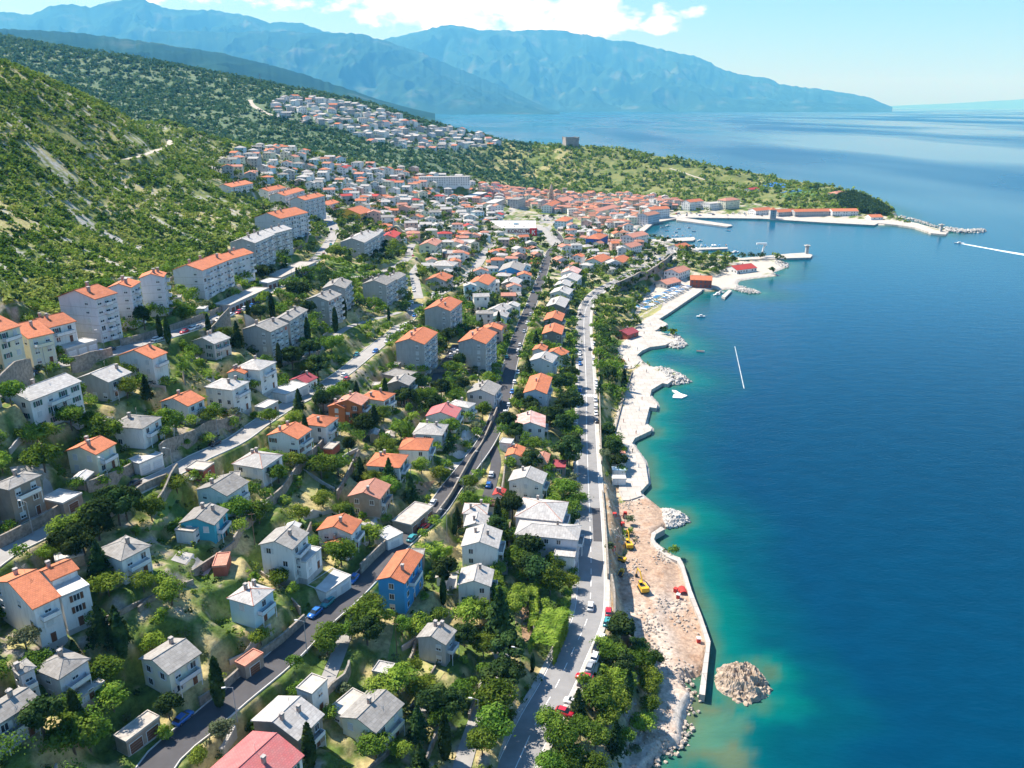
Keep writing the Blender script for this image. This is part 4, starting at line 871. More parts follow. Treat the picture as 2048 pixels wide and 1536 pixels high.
# ------------------------------------------------------------------ supermarket with its sign
def text_mesh(s, size, mt, depth=.12, bold=0.0):
    cu = bpy.data.curves.new('lettering', 'FONT'); cu.body = s; cu.size = size; cu.extrude = depth; cu.offset = bold; cu.align_x = 'CENTER'; cu.align_y = 'CENTER'
    o = bpy.data.objects.new('tmp', cu); COL.objects.link(o); bpy.context.view_layer.update(); me = bpy.data.meshes.new_from_object(o); bpy.data.objects.remove(o); me.materials.clear(); me.materials.append(mt); me.transform(Matrix.Rotation(math.pi / 2, 4, 'X')); return me
M_SIGNRED = mat('sign_red', (.62, .02, .03), var=.05, rough=.5); M_SIGNBR = mat('sign_brown', (.16, .04, .03), var=.05, rough=.5); M_WHITEP = mat('white_paint', (.82, .82, .80), var=.06, rough=.5)
def supermarket():
    e = 8.0; A, B = at_e(1006, 457, e + 7), at_e(1071, 457, e + 7); D = at_e(973, 441, e + 7); e = float(H((A[0] + B[0]) / 2, A[1] + 12)); A, B, D = at_e(1006, 457, e + 7.5), at_e(1071, 457, e + 7.5), at_e(973, 441, e + 7.5)
    th = math.atan2(B[1] - A[1], B[0] - A[0]); la = np.linalg.norm(B[:2] - A[:2]); lb = 46.0
    root = empty('supermarket', (A[0], A[1], e), th); w = MB(); w.poly([(0, 0, -3), (la, 0, -3), (la, 0, 7.4), (0, 0, 7.4)], WALL['w'])
    Dl = Matrix.Rotation(-th, 2) @ Vector((D[0] - A[0], D[1] - A[1])); pts_ = [(0, 0), (la, 0), (la + 2, Dl.y), (Dl.x, Dl.y)]
    for i in range(1, 4): a, b = pts_[i], pts_[(i + 1) % 4]; w.poly([(*a, -3), (*b, -3), (*b, 7.4), (*a, 7.4)], WALL['w' if i != 3 else 'g'])
    w.build('wall', root); r = MB(); r.poly([(x, y, 7.4) for x, y in pts_], ROOF['W']); 
    for i in range(4): a, b = Vector(pts_[i]), Vector(pts_[(i + 1) % 4]); m_ = (a + b) / 2; r.box((m_.x, m_.y, 7.55), ((b - a).length, .3, .5), ROOF['W'], math.atan2((b - a).y, (b - a).x))
    ro = r.build('roof', root); m = MB(); m.box((la * .4, Dl.y * .5, 8.4), (5, 4, 1.6), WALL['u']); m.build('roof_unit', ro)
    for i in range(6): m = MB(); m.box((la * (.05 + .15 * i), Dl.y * (.25 + .4 * (i % 2)), 7.7), (1.6, 1.6, .6), M_CHIMC); m.build('skylight', ro)
    link('lettering', text_mesh('KONZUM', 5.2, M_SIGNBR, bold=.08), root, (la * .48, -.25, 4.6))
    s = MB(); s.box((la - 2.2, -.6, 3.4), (7.2, 1.0, 9.2), M_SIGNRED); sg = s.build('sign_panel', root)
    k = MB()
    for (x0, z0, x1, z1) in ((-1.2, 2.4, -1.2, -2.4), (-1.2, 0, 1.6, 2.3), (-.2, .6, 1.7, -2.3)): a, b = Vector((la - 2.2 + x0, -1.14, 3.8 + z0)), Vector((la - 2.2 + x1, -1.14, 3.8 + z1)); k.tube(a, b, .5, M_WHITEP, n=4)
    k.build('emblem', sg); tag(root, 'broad white flat roofed supermarket with brown lettering and a red sign box', 'supermarket')
    c = A[:2] + np.array([math.cos(th), math.sin(th)]) * la / 2 + np.array([-math.sin(th), math.cos(th)]) * Dl.y / 2; FOOT.append((c[0], c[1], th, la / 2 + 6, Dl.y / 2, e))
supermarket()
KEEPOUT = [hit_xy(p) for p in ((1010, 466), (1025, 468), (1042, 468), (1058, 468), (1072, 466), (1012, 476), (1030, 478), (1050, 478), (1068, 476))]
# ------------------------------------------------------------------ churches, fortress, harbour towers
def tower(name, label, cat, px, py, w_, h_, mt, capmt, style='spire', base=None, group=None):
    p = hit(px, py) if base is None else np.array([*at_e(px, py, base)[:2], base]); root = empty(name, tuple(p)); m = MB(); m.box((0, 0, h_ / 2 - 2), (w_, w_, h_ + 4), mt); m.box((0, 0, h_ - .2), (w_ + .5, w_ + .5, .45), mt)
    sh = m.build('shaft', root)
    for f in (.35, .62, .85):
        q = MB(); q.box((0, -w_ / 2 - .03, h_ * f), (w_ * .26, .1, h_ * .09), M_WDARK); q.build('window', sh)
    c = MB()
    if style == 'spire': c.box((0, 0, h_ + h_ * .16), (w_ * .7, w_ * .7, h_ * .32), mt); c.tube((0, 0, h_ * 1.3), (0, 0, h_ * 1.75), w_ * .42, capmt, .05, 8); c.build('spire', root)
    elif style == 'flat': c.box((0, 0, h_ + .4), (w_ * 1.9, w_ * 1.9, .7), capmt); c.box((0, 0, h_ + 1.1), (w_ * .5, w_ * .5, .9), capmt); c.build('cap', root)
    elif style == 'pyr': c.poly([(-w_ * .6, -w_ * .6, h_), (w_ * .6, -w_ * .6, h_), (0, 0, h_ + w_ * .4)], capmt); c.poly([(w_ * .6, -w_ * .6, h_), (w_ * .6, w_ * .6, h_), (0, 0, h_ + w_ * .4)], capmt); c.poly([(w_ * .6, w_ * .6, h_), (-w_ * .6, w_ * .6, h_), (0, 0, h_ + w_ * .4)], capmt); c.poly([(-w_ * .6, w_ * .6, h_), (-w_ * .6, -w_ * .6, h_), (0, 0, h_ + w_ * .4)], capmt); c.build('roof', root)
    tag(root, label, cat, group); FOOT.append((p[0], p[1], 0, w_ / 2, w_ / 2, p[2])); return root
tower('bell_tower', 'tall stone cathedral bell tower with a pointed top in the old town', 'bell tower', 1102, 409, 6.5, 17, WALL['s'], WALL['s'], 'spire')
tower('bell_tower', 'shorter square stone tower right of the pointed cathedral tower', 'bell tower', 1129, 392, 7, 12, WALL['s'], WALL['s'], 'none')
c, th, la, lb, hz, e = rect((1106, 401), (1126, 404), (1132, 397), 3); r_ = mini_house(c, e, th, la, lb, hz, 'R', 's', 's', random.Random(3), 'church', False); tag(r_, 'stone church with pale gable front beside the pointed bell tower', 'church'); FOOT.append((c[0], c[1], th, la / 2, lb / 2, e))
tower('stone_tower', 'square grey stone harbour tower with orange pyramid roof', 'tower', 1544, 437, 7.5, 11, WALL['g'], ROOF['o'], 'pyr', base=1.8)
for (px, py, lab) in ((1613, 507, 'stone light tower with flat cap on the mole of the small marina'), (1881, 463, 'stone light tower with flat cap on the bend of the outer breakwater')):
    tower('light_tower', lab, 'light tower', px, py, 2.6, 7.2, WALL['g'], M_CONC, 'flat', base=1.8)
def crane():
    p = at_e(1523, 513, 1.8); root = empty('dock_crane', (p[0], p[1], 1.8)); m = MB(); m.tube((0, 0, 0), (1.6, 0, 11), 1.1, M_WHITEP, .8, 8); m.build('column', root); m = MB(); m.box((-1.0, 0, 12.0), (9.5, 1.6, 1.5), M_WHITEP); m.build('jib', root); m = MB(); m.box((2.6, 0, 11.2), (2.2, 2, 2.0), M_WHITEP); m.build('cab', root); m = MB(); m.tube((-4.6, 0, 11.3), (-4.6, 0, 8), .06, M_CHIMC, n=4); m.box((-4.6, 0, 7.8), (.5, .5, .5), M_CHIMC); m.build('hook', root)
    tag(root, 'white dock crane standing on the mole', 'crane')
crane()
def fortress():
    y0 = 293
    while hit(1141, y0)[1] > 1750: y0 += 1
    p = hit(1141, y0 + 1); root = empty('fortress', (p[0], p[1], p[2]), math.radians(12)); W = 26.0; Hh = 17.0; m = MB(); st_ = WALL['s']
    m.box((0, 0, Hh / 2 - 3), (W, W, Hh + 6), mat('fort_stone', (.40, .36, .33), c2=(.26, .23, .22), scale=.25, bump=.3), top=.97)
    fs = MAT['fort_stone']
    m.build('wall', root); b = MB()
    for sx in (-1, 1): b.box((sx * (W / 2 - .9), 0, Hh + .6), (.9, W - 2.8, 1.2), fs); b.box((0, sx * (W / 2 - .9), Hh + .6), (W - 2.8, .9, 1.2), fs)
    b.build('parapet', root)
    for sx in (-1, 1):
        for sy in (-1, 1): t = MB(); t.tube((sx * W * .475, sy * W * .475, Hh - 4), (sx * W * .475, sy * W * .475, Hh + 2.2), 1.5, fs, n=8); t.build('corner_turret', root)
    for k in range(3):
        for f in range(2): q = MB(); q.box((-8 + 8 * k, -W / 2 - .02, 6 + 5 * f), (1.0, .3, 1.3), M_WDARK); q.build('window', root)
    for k, (x, y, a) in enumerate(((-14, -17, 0), )): q = MB(); q.box((x + 8, y, -2.6), (22, 1, 4.2), M_CONC); q.build('forecourt_wall', root)
    tag(root, 'square grey stone fortress alone on the hilltop above the sea', 'fortress'); FOOT.append((p[0], p[1], math.radians(12), W / 2 + 2, W / 2 + 2, p[2]))
fortress()
def chapel():
    e = 14.0; c, th, la, lb, hz, e = rect((1066, 930), (1094, 933), (1100, 910), 1); root = empty('chapel', (c[0], c[1], e), th); w, r, rise = mini(la, lb, 3.4, 'R', 's', 's', random.Random(5), wstep=6)
    w.build('wall', root); r.build('roof', root); g = MB(); x = -la / 2 - .1; W = lb / 2
    # tall stone gable front with an arched opening, built as a frame
    s = WALL['s']; d = .7
    def pr(poly):
        n = len(poly); g.poly([(x - d / 2, -a, b) for a, b in poly], s); g.poly([(x + d / 2, -a, b) for a, b in poly[::-1]], s)
        for i in range(n): a, b = poly[i], poly[(i + 1) % n]; g.poly([(x - d / 2, -b[0], b[1]), (x - d / 2, -a[0], a[1]), (x + d / 2, -a[0], a[1]), (x + d / 2, -b[0], b[1])], s)
    pr([(-W, -1), (W, -1), (W, 4.2), (-W, 4.2)]); pr([(-W, 4.2), (-1, 4.2), (-1, 6.4), (-W + .8, 5.6)]); pr([(1, 4.2), (W, 4.2), (W - .8, 5.6), (1, 6.4)]); pr([(-1, 6.4), (1, 6.4), (0, 7.8)])
    g.build('front_gable', root); b = MB(); b.tube((x, 0, 4.9), (x, 0, 5.7), .5, M_CHIMC, .25, 8); b.build('bell', root); k = MB(); k.box((x, 0, 8.4), (.12, .12, 1.3), M_CHIMC); k.box((x, 0, 8.6), (.12, .7, .12), M_CHIMC); k.build('cross', root)
    tag(root, 'small golden stone chapel with a bell gable among the houses', 'chapel'); FOOT.append((c[0], c[1], th, la / 2, lb / 2, e))
chapel()
# ------------------------------------------------------------------ the rest of the town, scattered by district
def road_clear(x, y, m):
    for nm, (hw, q, e) in RDICT.items():
        if np.min((q[:, 0] - x) ** 2 + (q[:, 1] - y) ** 2) < (hw + m) ** 2: return False
    return True
def foot_clear(x, y, r):
    for f in FOOT:
        dx = x - f[0]; dy = y - f[1]
        if dx * dx + dy * dy > (f[3] + f[4] + r) ** 2: continue
        u = abs(dx * math.cos(f[2]) + dy * math.sin(f[2])) - f[3]; v = abs(-dx * math.sin(f[2]) + dy * math.cos(f[2])) - f[4]
        if max(u, v) < r: return False
    return True
LM = [(1040, 450, 'the supermarket'), (1104, 390, 'the pointed bell tower'), (887, 352, 'the very long white building'), (1020, 548, 'the bright blue walled house'), (855, 490, 'the cream yellow house'), (720, 480, 'the block above the lawn'),
      (600, 400, 'the slim orange roofed block'), (1180, 470, 'the deep blue building'), (1395, 400, 'the harbour office'), (560, 330, 'the end of the scrubby slope'), (1141, 280, 'the fortress'), (700, 425, 'the mustard yellow house'), (520, 215, 'the village gravel bend'), (965, 270, 'the big white villa')]
def side_of(px, py, lx, ly):
    dx, dy = px - lx, (py - ly) * 1.7
    return ('right of' if dx > 0 else 'left of') if abs(dx) > abs(dy) else ('nearer than' if dy > 0 else 'beyond')
ORD = lambda n: {1: 'nearest', 2: 'second', 3: 'third'}.get(n, '%dth' % n if n % 100 in (11, 12, 13) or n % 10 not in (1, 2, 3) else '%d%s' % (n, {1: 'st', 2: 'nd', 3: 'rd'}[n % 10]))
def relabel(items, noun, landmarks):
    """items: (object, look, px, py): labels that give the look and the rank beside a landmark"""
    buckets = {}
    for o, look, px, py in items:
        d, lx, ly, nm = min(((px - a) ** 2 + ((py - b) * 1.7) ** 2, a, b, nm) for a, b, nm in landmarks); buckets.setdefault((look, side_of(px, py, lx, ly), nm), []).append((d, o))
    for (look, sd_, nm), L_ in buckets.items():
        L_.sort(key=lambda t: t[0])
        for k, (d, o) in enumerate(L_): o['label'] = ('%s %s %s' % (look, sd_, nm)) if len(L_) == 1 else ('%s, %s %s %s' % (look, ORD(k + 1), sd_, nm))
DIST = [
 ([(640,322),(760,338),(850,350),(930,365),(1000,382),(1000,440),(965,452),(960,500),(900,520),(850,480),(800,500),(760,450),(700,415),(640,395),(590,365)], 15.0, 260, 'gwwwgwwwooqrs', 'wwwwgcuwP', (9.5, 13), (1, 3), 0.2),
 ([(430,345),(480,308),(560,300),(620,312),(590,360),(540,370),(470,362)], 17, 60, 'gwwoos', 'wgcuw', (9, 13), (2, 3), 0.5),
 ([(890,500),(960,470),(1070,468),(1078,520),(1060,580),(1030,640),(985,690),(960,640),(930,600),(900,560),(850,540)], 13.5, 60, 'wwgwoos', 'wwgcuP', (8, 11), (1, 3), 0.1),
 ([(1110,465),(1190,440),(1250,470),(1290,500),(1240,535),(1180,560),(1130,600),(1105,540)], 14, 50, 'wwosq', 'wwclP', (8, 12), (1, 3), 0.1),
 ([(955,380),(1010,378),(1180,394),(1280,398),(1358,404),(1358,420),(1280,440),(1262,470),(1200,450),(1130,430),(1010,408),(960,398)], 11.0, 230, 'qsqsqqosqcqsw', 'wcswcwPg', (9, 13), (2, 3), 0.05),
 ([(545,205),(600,200),(700,212),(760,225),(850,255),(960,272),(1000,290),(940,296),(880,302),(800,298),(740,285),(690,262),(620,248),(560,238)], 18.5, 230, 'wgwwgcgwos', 'wwlgwg', (11, 17), (1, 3), 0.1),
 ([(700,1015),(880,1020),(900,1000),(880,1060)], 30, 0, 'w', 'w', (8, 9), (1, 1), 0),
]
cand = []
for poly, sp, nmax, rcs, wcs, (s0, s1), (f0, f1), base_ang in DIST:
    if not nmax: continue
    W_ = polyhit(poly); lo = W_.min(0); hi = W_.max(0); rng = random.Random(int(sp * 10 + nmax)); got = []; tries = 0
    while len(got) < nmax and tries < 9000:
        tries += 1; x = rng.uniform(lo[0], hi[0]); y = rng.uniform(lo[1], hi[1])
        if not inside(np.array([x]), np.array([y]), W_)[0]: continue
        if any((x - a) ** 2 + (y - b) ** 2 < sp * sp for a, b in got): continue
        la = rng.uniform(s0, s1); lb = rng.uniform(s0 * .8, s1 * .85)
        if not road_clear(x, y, max(la, lb) / 2 + .5) or not foot_clear(x, y, max(la, lb) / 2 - .3): continue
        if coast_sd(np.array([x]), np.array([y]))[0] < 9: continue
        if any((x - a) ** 2 + (y - b) ** 2 < 196 for a, b in KEEPOUT): continue
        got.append((x, y)); g = (float(H(x + 8, y) - H(x - 8, y)), float(H(x, y + 8) - H(x, y - 8))); th = math.atan2(g[0], -g[1]) if math.hypot(*g) > .6 else base_ang
        th = th % math.pi - math.pi / 2 + 0; th = ((th + math.pi / 4) % (math.pi / 2)) - math.pi / 4 + rng.gauss(0, .12) + base_ang * .2
        e = float(H(x, y)) - .2; fl = rng.randint(f0, f1); rc = rng.choice(rcs); wc = rng.choice(wcs); kd = rng.choice('RRLLHP' if rc != 'c' else 'T')
        px, py, zc = proj(x, y, e + 4); cand.append((la * (fl + 3) / zc, x, y, e, th, la, lb, fl * 2.75 + .3, kd, rc, wc, px, py)); 
    for a, b in got: pass
cand.sort(reverse=True)
NH = sum(1 for o in COL.objects if o.parent is None and o.get('category') == 'house'); keepn = 298 - NH
items = []; PADX = []
STW = MB(); 
def merge(dst, src, th, x, y, e):
    b = len(dst.v); ca, sa = math.cos(th), math.sin(th); dst.v += [(x + p[0] * ca - p[1] * sa, y + p[0] * sa + p[1] * ca, e + p[2]) for p in src.v]; dst.f += [tuple(b + i for i in f) for f in src.f]; mi_ = [dst.mi(m) for m in src.mats]; dst.m += [mi_[k] for k in src.m]
for i, (s, x, y, e, th, la, lb, hz, kd, rc, wc, px, py) in enumerate(cand):
    rng = random.Random(i); vis = -20 < px < 2068 and py < 1560
    if not vis: continue
    FOOT.append((x, y, th, la / 2, lb / 2, e))
    if i < keepn:
        o = mini_house((x, y), e, th, la, lb, hz, kd, rc, wc, rng); tag(o, 'x', 'house', 'houses on the slope between the sea and the hillside'); items.append((o, '%s %s roofed house' % (WNAME[wc], RNAME[rc]), px, py))
    else:
        w, r, rise = mini(la, lb, hz, kd, rc, wc, rng, doors=False); merge(STW, w, th, x, y, e); merge(STW, r, th, x, y, e)
relabel(items, 'house', LM)
tag(STW.build('distant_houses'), 'crowd of small far houses of the old town and the hillside village', 'houses', kind='stuff')
# small sheds and lean-tos in the near gardens
rsd = random.Random(31); sh_ = []
for _ in range(3000):
    if len(sh_) >= 30: break
    y = rsd.uniform(85, 330); x = rsd.uniform(-.66, .0) * (y + 30)
    if not inside(np.array([x]), np.array([y]), TOWN)[0] or not foot_clear(x, y, 3.2) or not road_clear(x, y, 3.5) or coast_sd(np.array([x]), np.array([y]))[0] < 25: continue
    la, lb = rsd.uniform(3.2, 6), rsd.uniform(2.8, 4.2); gx = float(H(x + 4, y) - H(x - 4, y)); gy = float(H(x, y + 4) - H(x, y - 4)); th = math.atan2(gx, -gy) + rsd.gauss(0, .15); e = float(H(x, y)) - .1; rc = rsd.choice('cccWwgs'); wc = rsd.choice('wgtkcs')
    root = empty('shed', (x, y, e), th); w, r, rise = mini(la, lb, 2.4, rsd.choice('TTR'), rc, wc, rsd, wstep=2.4); w.build('wall', root); r.build('roof', root); FOOT.append((x, y, th, la / 2, lb / 2, e)); px, py, _ = proj(x, y, e + 2); tag(root, 'x', 'shed', 'sheds in the gardens'); sh_.append((root, '%s shed with %s roof' % (WNAME[wc], RNAME[rc]), px, py))
SHEDS = sh_
print('town', time.time() - T0, len(cand), keepn, len(bpy.data.objects))
# ------------------------------------------------------------------ terraces under the buildings, then the ground sheet
def pads():
    gx = GX.ravel(); gy = GY.ravel(); base = GH.ravel().copy(); acc = base.copy()
    rdist = np.full(len(gx), 1e9)
    for nm, hw, kd, q, e in RD:
        k = (gx > q[:, 0].min() - 14) & (gx < q[:, 0].max() + 14) & (gy > q[:, 1].min() - 14) & (gy < q[:, 1].max() + 14)
        d, _, _ = seg_dist(gx[k], gy[k], q, False); rdist[k] = np.minimum(rdist[k], d - hw)
    for (cx, cy, th, hx, hy, e) in PADS:
        k = np.nonzero((np.abs(gx - cx) < hx + hy + 9) & (np.abs(gy - cy) < hx + hy + 9))[0]
        if len(k) == 0: continue
        dx = gx[k] - cx; dy = gy[k] - cy; u = np.abs(dx * math.cos(th) + dy * math.sin(th)) - hx; v = np.abs(-dx * math.sin(th) + dy * math.cos(th)) - hy
        d = np.hypot(np.maximum(u, 0), np.maximum(v, 0)) + np.minimum(np.maximum(u, v), 0) * .0
        w = (1 - sstep(2.2, 5.5, d)) * sstep(.8, 3.0, rdist[k]); acc[k] = acc[k] * (1 - w) + (e - .05) * w
    GH[:] = acc.reshape(GH.shape)
PADS = [f for f in FOOT]
pads()
# ------------------------------------------------------------------ ground colours
X = GX.ravel(); Y = GY.ravel(); Z = GH.ravel(); S = coast_sd(X, Y)
in_town = inside(X, Y, TOWN); in_dirt = inside(X, Y, DIRT); in_hv = inside(X, Y, HV)
n1 = fbm(X / 9, Y / 9, 4); n2 = fbm(X / 31 + 9, Y / 31, 4); n3 = fbm(X / 2.6, Y / 2.6, 3); n4 = fbm(X / 90 + 3, Y / 90, 4)
# hillside: rocky streaks run down the slope
def streak(x, y):
    a = math.radians(62); u = x * math.cos(a) + y * math.sin(a); v = -x * math.sin(a) + y * math.cos(a)
    u = u + 10 * (fbm(x / 40, y / 40, 2) - .5)
    s = fbm(u / 3.3, v / 60, 3, 0.6) * 0.8 + 0.2 * fbm(x / 5, y / 5, 2)
    return s
st = streak(X, Y)
scrub = mixc(np.tile(C3(.11, .155, .038), (len(X), 1)), C3(.24, .26, .09), sstep(.4, .66, n1))
scrub = mixc(scrub, C3(.40, .35, .17), np.clip(sstep(.50, .66, n2) * .8 + sstep(105, 150, Z) * (X < -150) * (Y < 1000) * sstep(.4, .55, n1) * .6, 0, 1))
rock = mixc(np.tile(C3(.36, .35, .33), (len(X), 1)), C3(.50, .48, .45), n3)
scrub = mixc(scrub, rock, sstep(.60, .655, st) * sstep(-60, -120, X * 1.0) * 0.85)
# the fortress hill is drier
fh = sstep(60, 160, X) * sstep(820, 900, Y)
dry = mixc(np.tile(C3(.215, .225, .085), (len(X), 1)), C3(.10, .14, .04), sstep(.42, .6, n1))
scrub = mixc(scrub, dry, fh * .8)
garden = mixc(np.tile(C3(.10, .155, .035), (len(X), 1)), C3(.42, .35, .17), sstep(.44, .58, n1 * .6 + n3 * .4))
garden = mixc(garden, C3(.36, .31, .25), sstep(.6, .7, n3 * .5 + n2 * .5))
garden = mixc(garden, C3(.44, .42, .39), sstep(480, 700, Y) * sstep(.5, .6, n1) * .8)
col = np.where(in_town[:, None], garden, scrub)
col = np.where(in_hv[:, None], garden * .8 + .06, col)
in_bank = inside(X, Y, BANK)
col = np.where(in_bank[:, None], mixc(np.tile(C3(.40, .27, .16), (len(X), 1)), C3(.52, .43, .30), sstep(.4, .6, n3)), col)
farh = sstep(1050, 1250, Y) * sstep(0, -120, X); col = mixc(col, C3(.10, .16, .09), farh * .85)  # second hill ground tinted to match, distance haze put into the colour
dirt = mixc(np.tile(C3(.40, .285, .205), (len(X), 1)), C3(.50, .42, .35), sstep(.4, .62, n2))
dirt = mixc(dirt, C3(.36, .22, .14), sstep(.55, .7, n3) * .6)
col = np.where(in_dirt[:, None], dirt, col)
inflat = np.zeros(len(X), bool)
for i_, Qf in enumerate(FLATW):
    if i_ != 2: inflat |= inside(X, Y, Qf)
col = np.where(inflat[:, None], np.array([.48, .435, .37]), col)
shore = sstep(9, 3, S) * (S > -14) * (~in_dirt) * sstep(6, 3, Z)
col = mixc(col, C3(.48, .44, .39), shore * np.where(Y > 1000, .35, 1))
cliff = sstep(14, 5, S) * (Z > 3); col = mixc(col, C3(.42, .38, .30), cliff * .6)
col = mixc(col, C3(.22, .20, .11), (S < -1) * 1.0)
idx = np.arange(NV * NU).reshape(NV, NU)
F = np.stack([idx[:-1, :-1], idx[:-1, 1:], idx[1:, 1:], idx[1:, :-1]], -1).reshape(-1, 4)
keep = (S[F].max(1) > -90)
F = F[keep]
def terrain_mat():
    m = bpy.data.materials.new('ground'); m.use_nodes = True; n = m.node_tree.nodes; l = m.node_tree.links; b = n['Principled BSDF']
    b.inputs['Roughness'].default_value = .95; b.inputs['Specular IOR Level'].default_value = .1
    a = n.new('ShaderNodeAttribute'); a.attribute_name = 'Col'
    tc = n.new('ShaderNodeTexCoord'); ns = n.new('ShaderNodeTexNoise'); ns.inputs['Scale'].default_value = .9; ns.inputs['Detail'].default_value = 6; ns.inputs['Roughness'].default_value = .7; l.new(tc.outputs['Object'], ns.inputs['Vector'])
    mr = n.new('ShaderNodeMapRange'); mr.inputs['From Min'].default_value = .3; mr.inputs['From Max'].default_value = .7; mr.inputs['To Min'].default_value = .55; mr.inputs['To Max'].default_value = 1.35; l.new(ns.outputs['Fac'], mr.inputs['Value'])
    vm = n.new('ShaderNodeVectorMath'); vm.operation = 'SCALE'; l.new(a.outputs['Color'], vm.inputs[0]); l.new(mr.outputs[0], vm.inputs['Scale']); l.new(vm.outputs[0], b.inputs['Base Color'])
    bp = n.new('ShaderNodeBump'); bp.inputs['Strength'].default_value = .7; bp.inputs['Distance'].default_value = .4; l.new(ns.outputs['Fac'], bp.inputs['Height']); l.new(bp.outputs[0], b.inputs['Normal'])
    return m
MAT_GROUND = terrain_mat()
me = mesh_np('ground', np.stack([X, Y, Z], 1), F, [MAT_GROUND], smooth=True)
ca = me.color_attributes.new('Col', 'FLOAT_COLOR', 'POINT'); ca.data.foreach_set('color', np.concatenate([col, np.ones((len(X), 1))], 1).astype(np.float32).ravel())
tag(link('ground', me), 'green and rocky slope carrying the town down to the sea', 'ground', kind='structure')
# ------------------------------------------------------------------ occupancy raster (1 m): roads, buildings, water
RX0, RX1, RY0, RY1 = -700, 760, 50, 1500
OCC = np.zeros((RY1 - RY0, RX1 - RX0), np.uint8)
def occ_mark(x, y, r, v=1):
    i0, i1 = int(y - r - RY0), int(y + r - RY0) + 1; j0, j1 = int(x - r - RX0), int(x + r - RX0) + 1
    i0 = max(i0, 0); j0 = max(j0, 0); i1 = min(i1, OCC.shape[0]); j1 = min(j1, OCC.shape[1])
    if i1 <= i0 or j1 <= j0: return
    yy, xx = np.mgrid[i0:i1, j0:j1]; k = (xx + RX0 - x) ** 2 + (yy + RY0 - y) ** 2 <= r * r; OCC[i0:i1, j0:j1][k] = np.maximum(OCC[i0:i1, j0:j1][k], v)
def occ_box(cx, cy, th, hx, hy, m, v=1):
    r = hx + hy + m; i0, i1 = int(cy - r - RY0), int(cy + r - RY0) + 1; j0, j1 = int(cx - r - RX0), int(cx + r - RX0) + 1
    i0 = max(i0, 0); j0 = max(j0, 0); i1 = min(i1, OCC.shape[0]); j1 = min(j1, OCC.shape[1])
    if i1 <= i0 or j1 <= j0: return
    yy, xx = np.mgrid[i0:i1, j0:j1]; dx = xx + RX0 - cx; dy = yy + RY0 - cy; k = (np.abs(dx * math.cos(th) + dy * math.sin(th)) < hx + m) & (np.abs(-dx * math.sin(th) + dy * math.cos(th)) < hy + m); OCC[i0:i1, j0:j1][k] = np.maximum(OCC[i0:i1, j0:j1][k], v)
for nm, hw, kd, q, e in RD:
    for p in q[::1]: occ_mark(p[0], p[1], hw + 1.3)
for f in FOOT: occ_box(*f[:5], .7)
yy, xx = np.mgrid[RY0:RY1, RX0:RX1]; _sd = coast_sd(xx[::4, ::4].ravel().astype(float), yy[::4, ::4].ravel().astype(float)).reshape(xx[::4, ::4].shape)
SDR = np.kron(_sd, np.ones((4, 4)))[:OCC.shape[0], :OCC.shape[1]]; OCC[SDR < 3.5] = 2
for Qf in FLATW: OCC[np.kron(inside(xx[::2, ::2].ravel().astype(float), yy[::2, ::2].ravel().astype(float), Qf).reshape(xx[::2, ::2].shape), np.ones((2, 2)))[:OCC.shape[0], :OCC.shape[1]] > 0] = 2
_in = inside(xx[::4, ::4].ravel().astype(float), yy[::4, ::4].ravel().astype(float), DIRT).reshape(_sd.shape); OCC[np.kron(_in, np.ones((4, 4)))[:OCC.shape[0], :OCC.shape[1]] > 0] = 2
INTOWN = np.kron(inside(xx[::4, ::4].ravel().astype(float), yy[::4, ::4].ravel().astype(float), TOWN).reshape(_sd.shape), np.ones((4, 4)))[:OCC.shape[0], :OCC.shape[1]] > 0
OCC[np.kron(inside(xx[::2, ::2].ravel().astype(float), yy[::2, ::2].ravel().astype(float), BANK).reshape(xx[::2, ::2].shape), np.ones((2, 2)))[:OCC.shape[0], :OCC.shape[1]] > 0] = 2
for p_ in KEEPOUT: occ_mark(p_[0], p_[1], 13, 2)
def occ(x, y):
    i = np.clip((np.asarray(y) - RY0).astype(int), 0, OCC.shape[0] - 1); j = np.clip((np.asarray(x) - RX0).astype(int), 0, OCC.shape[1] - 1); return OCC[i, j]
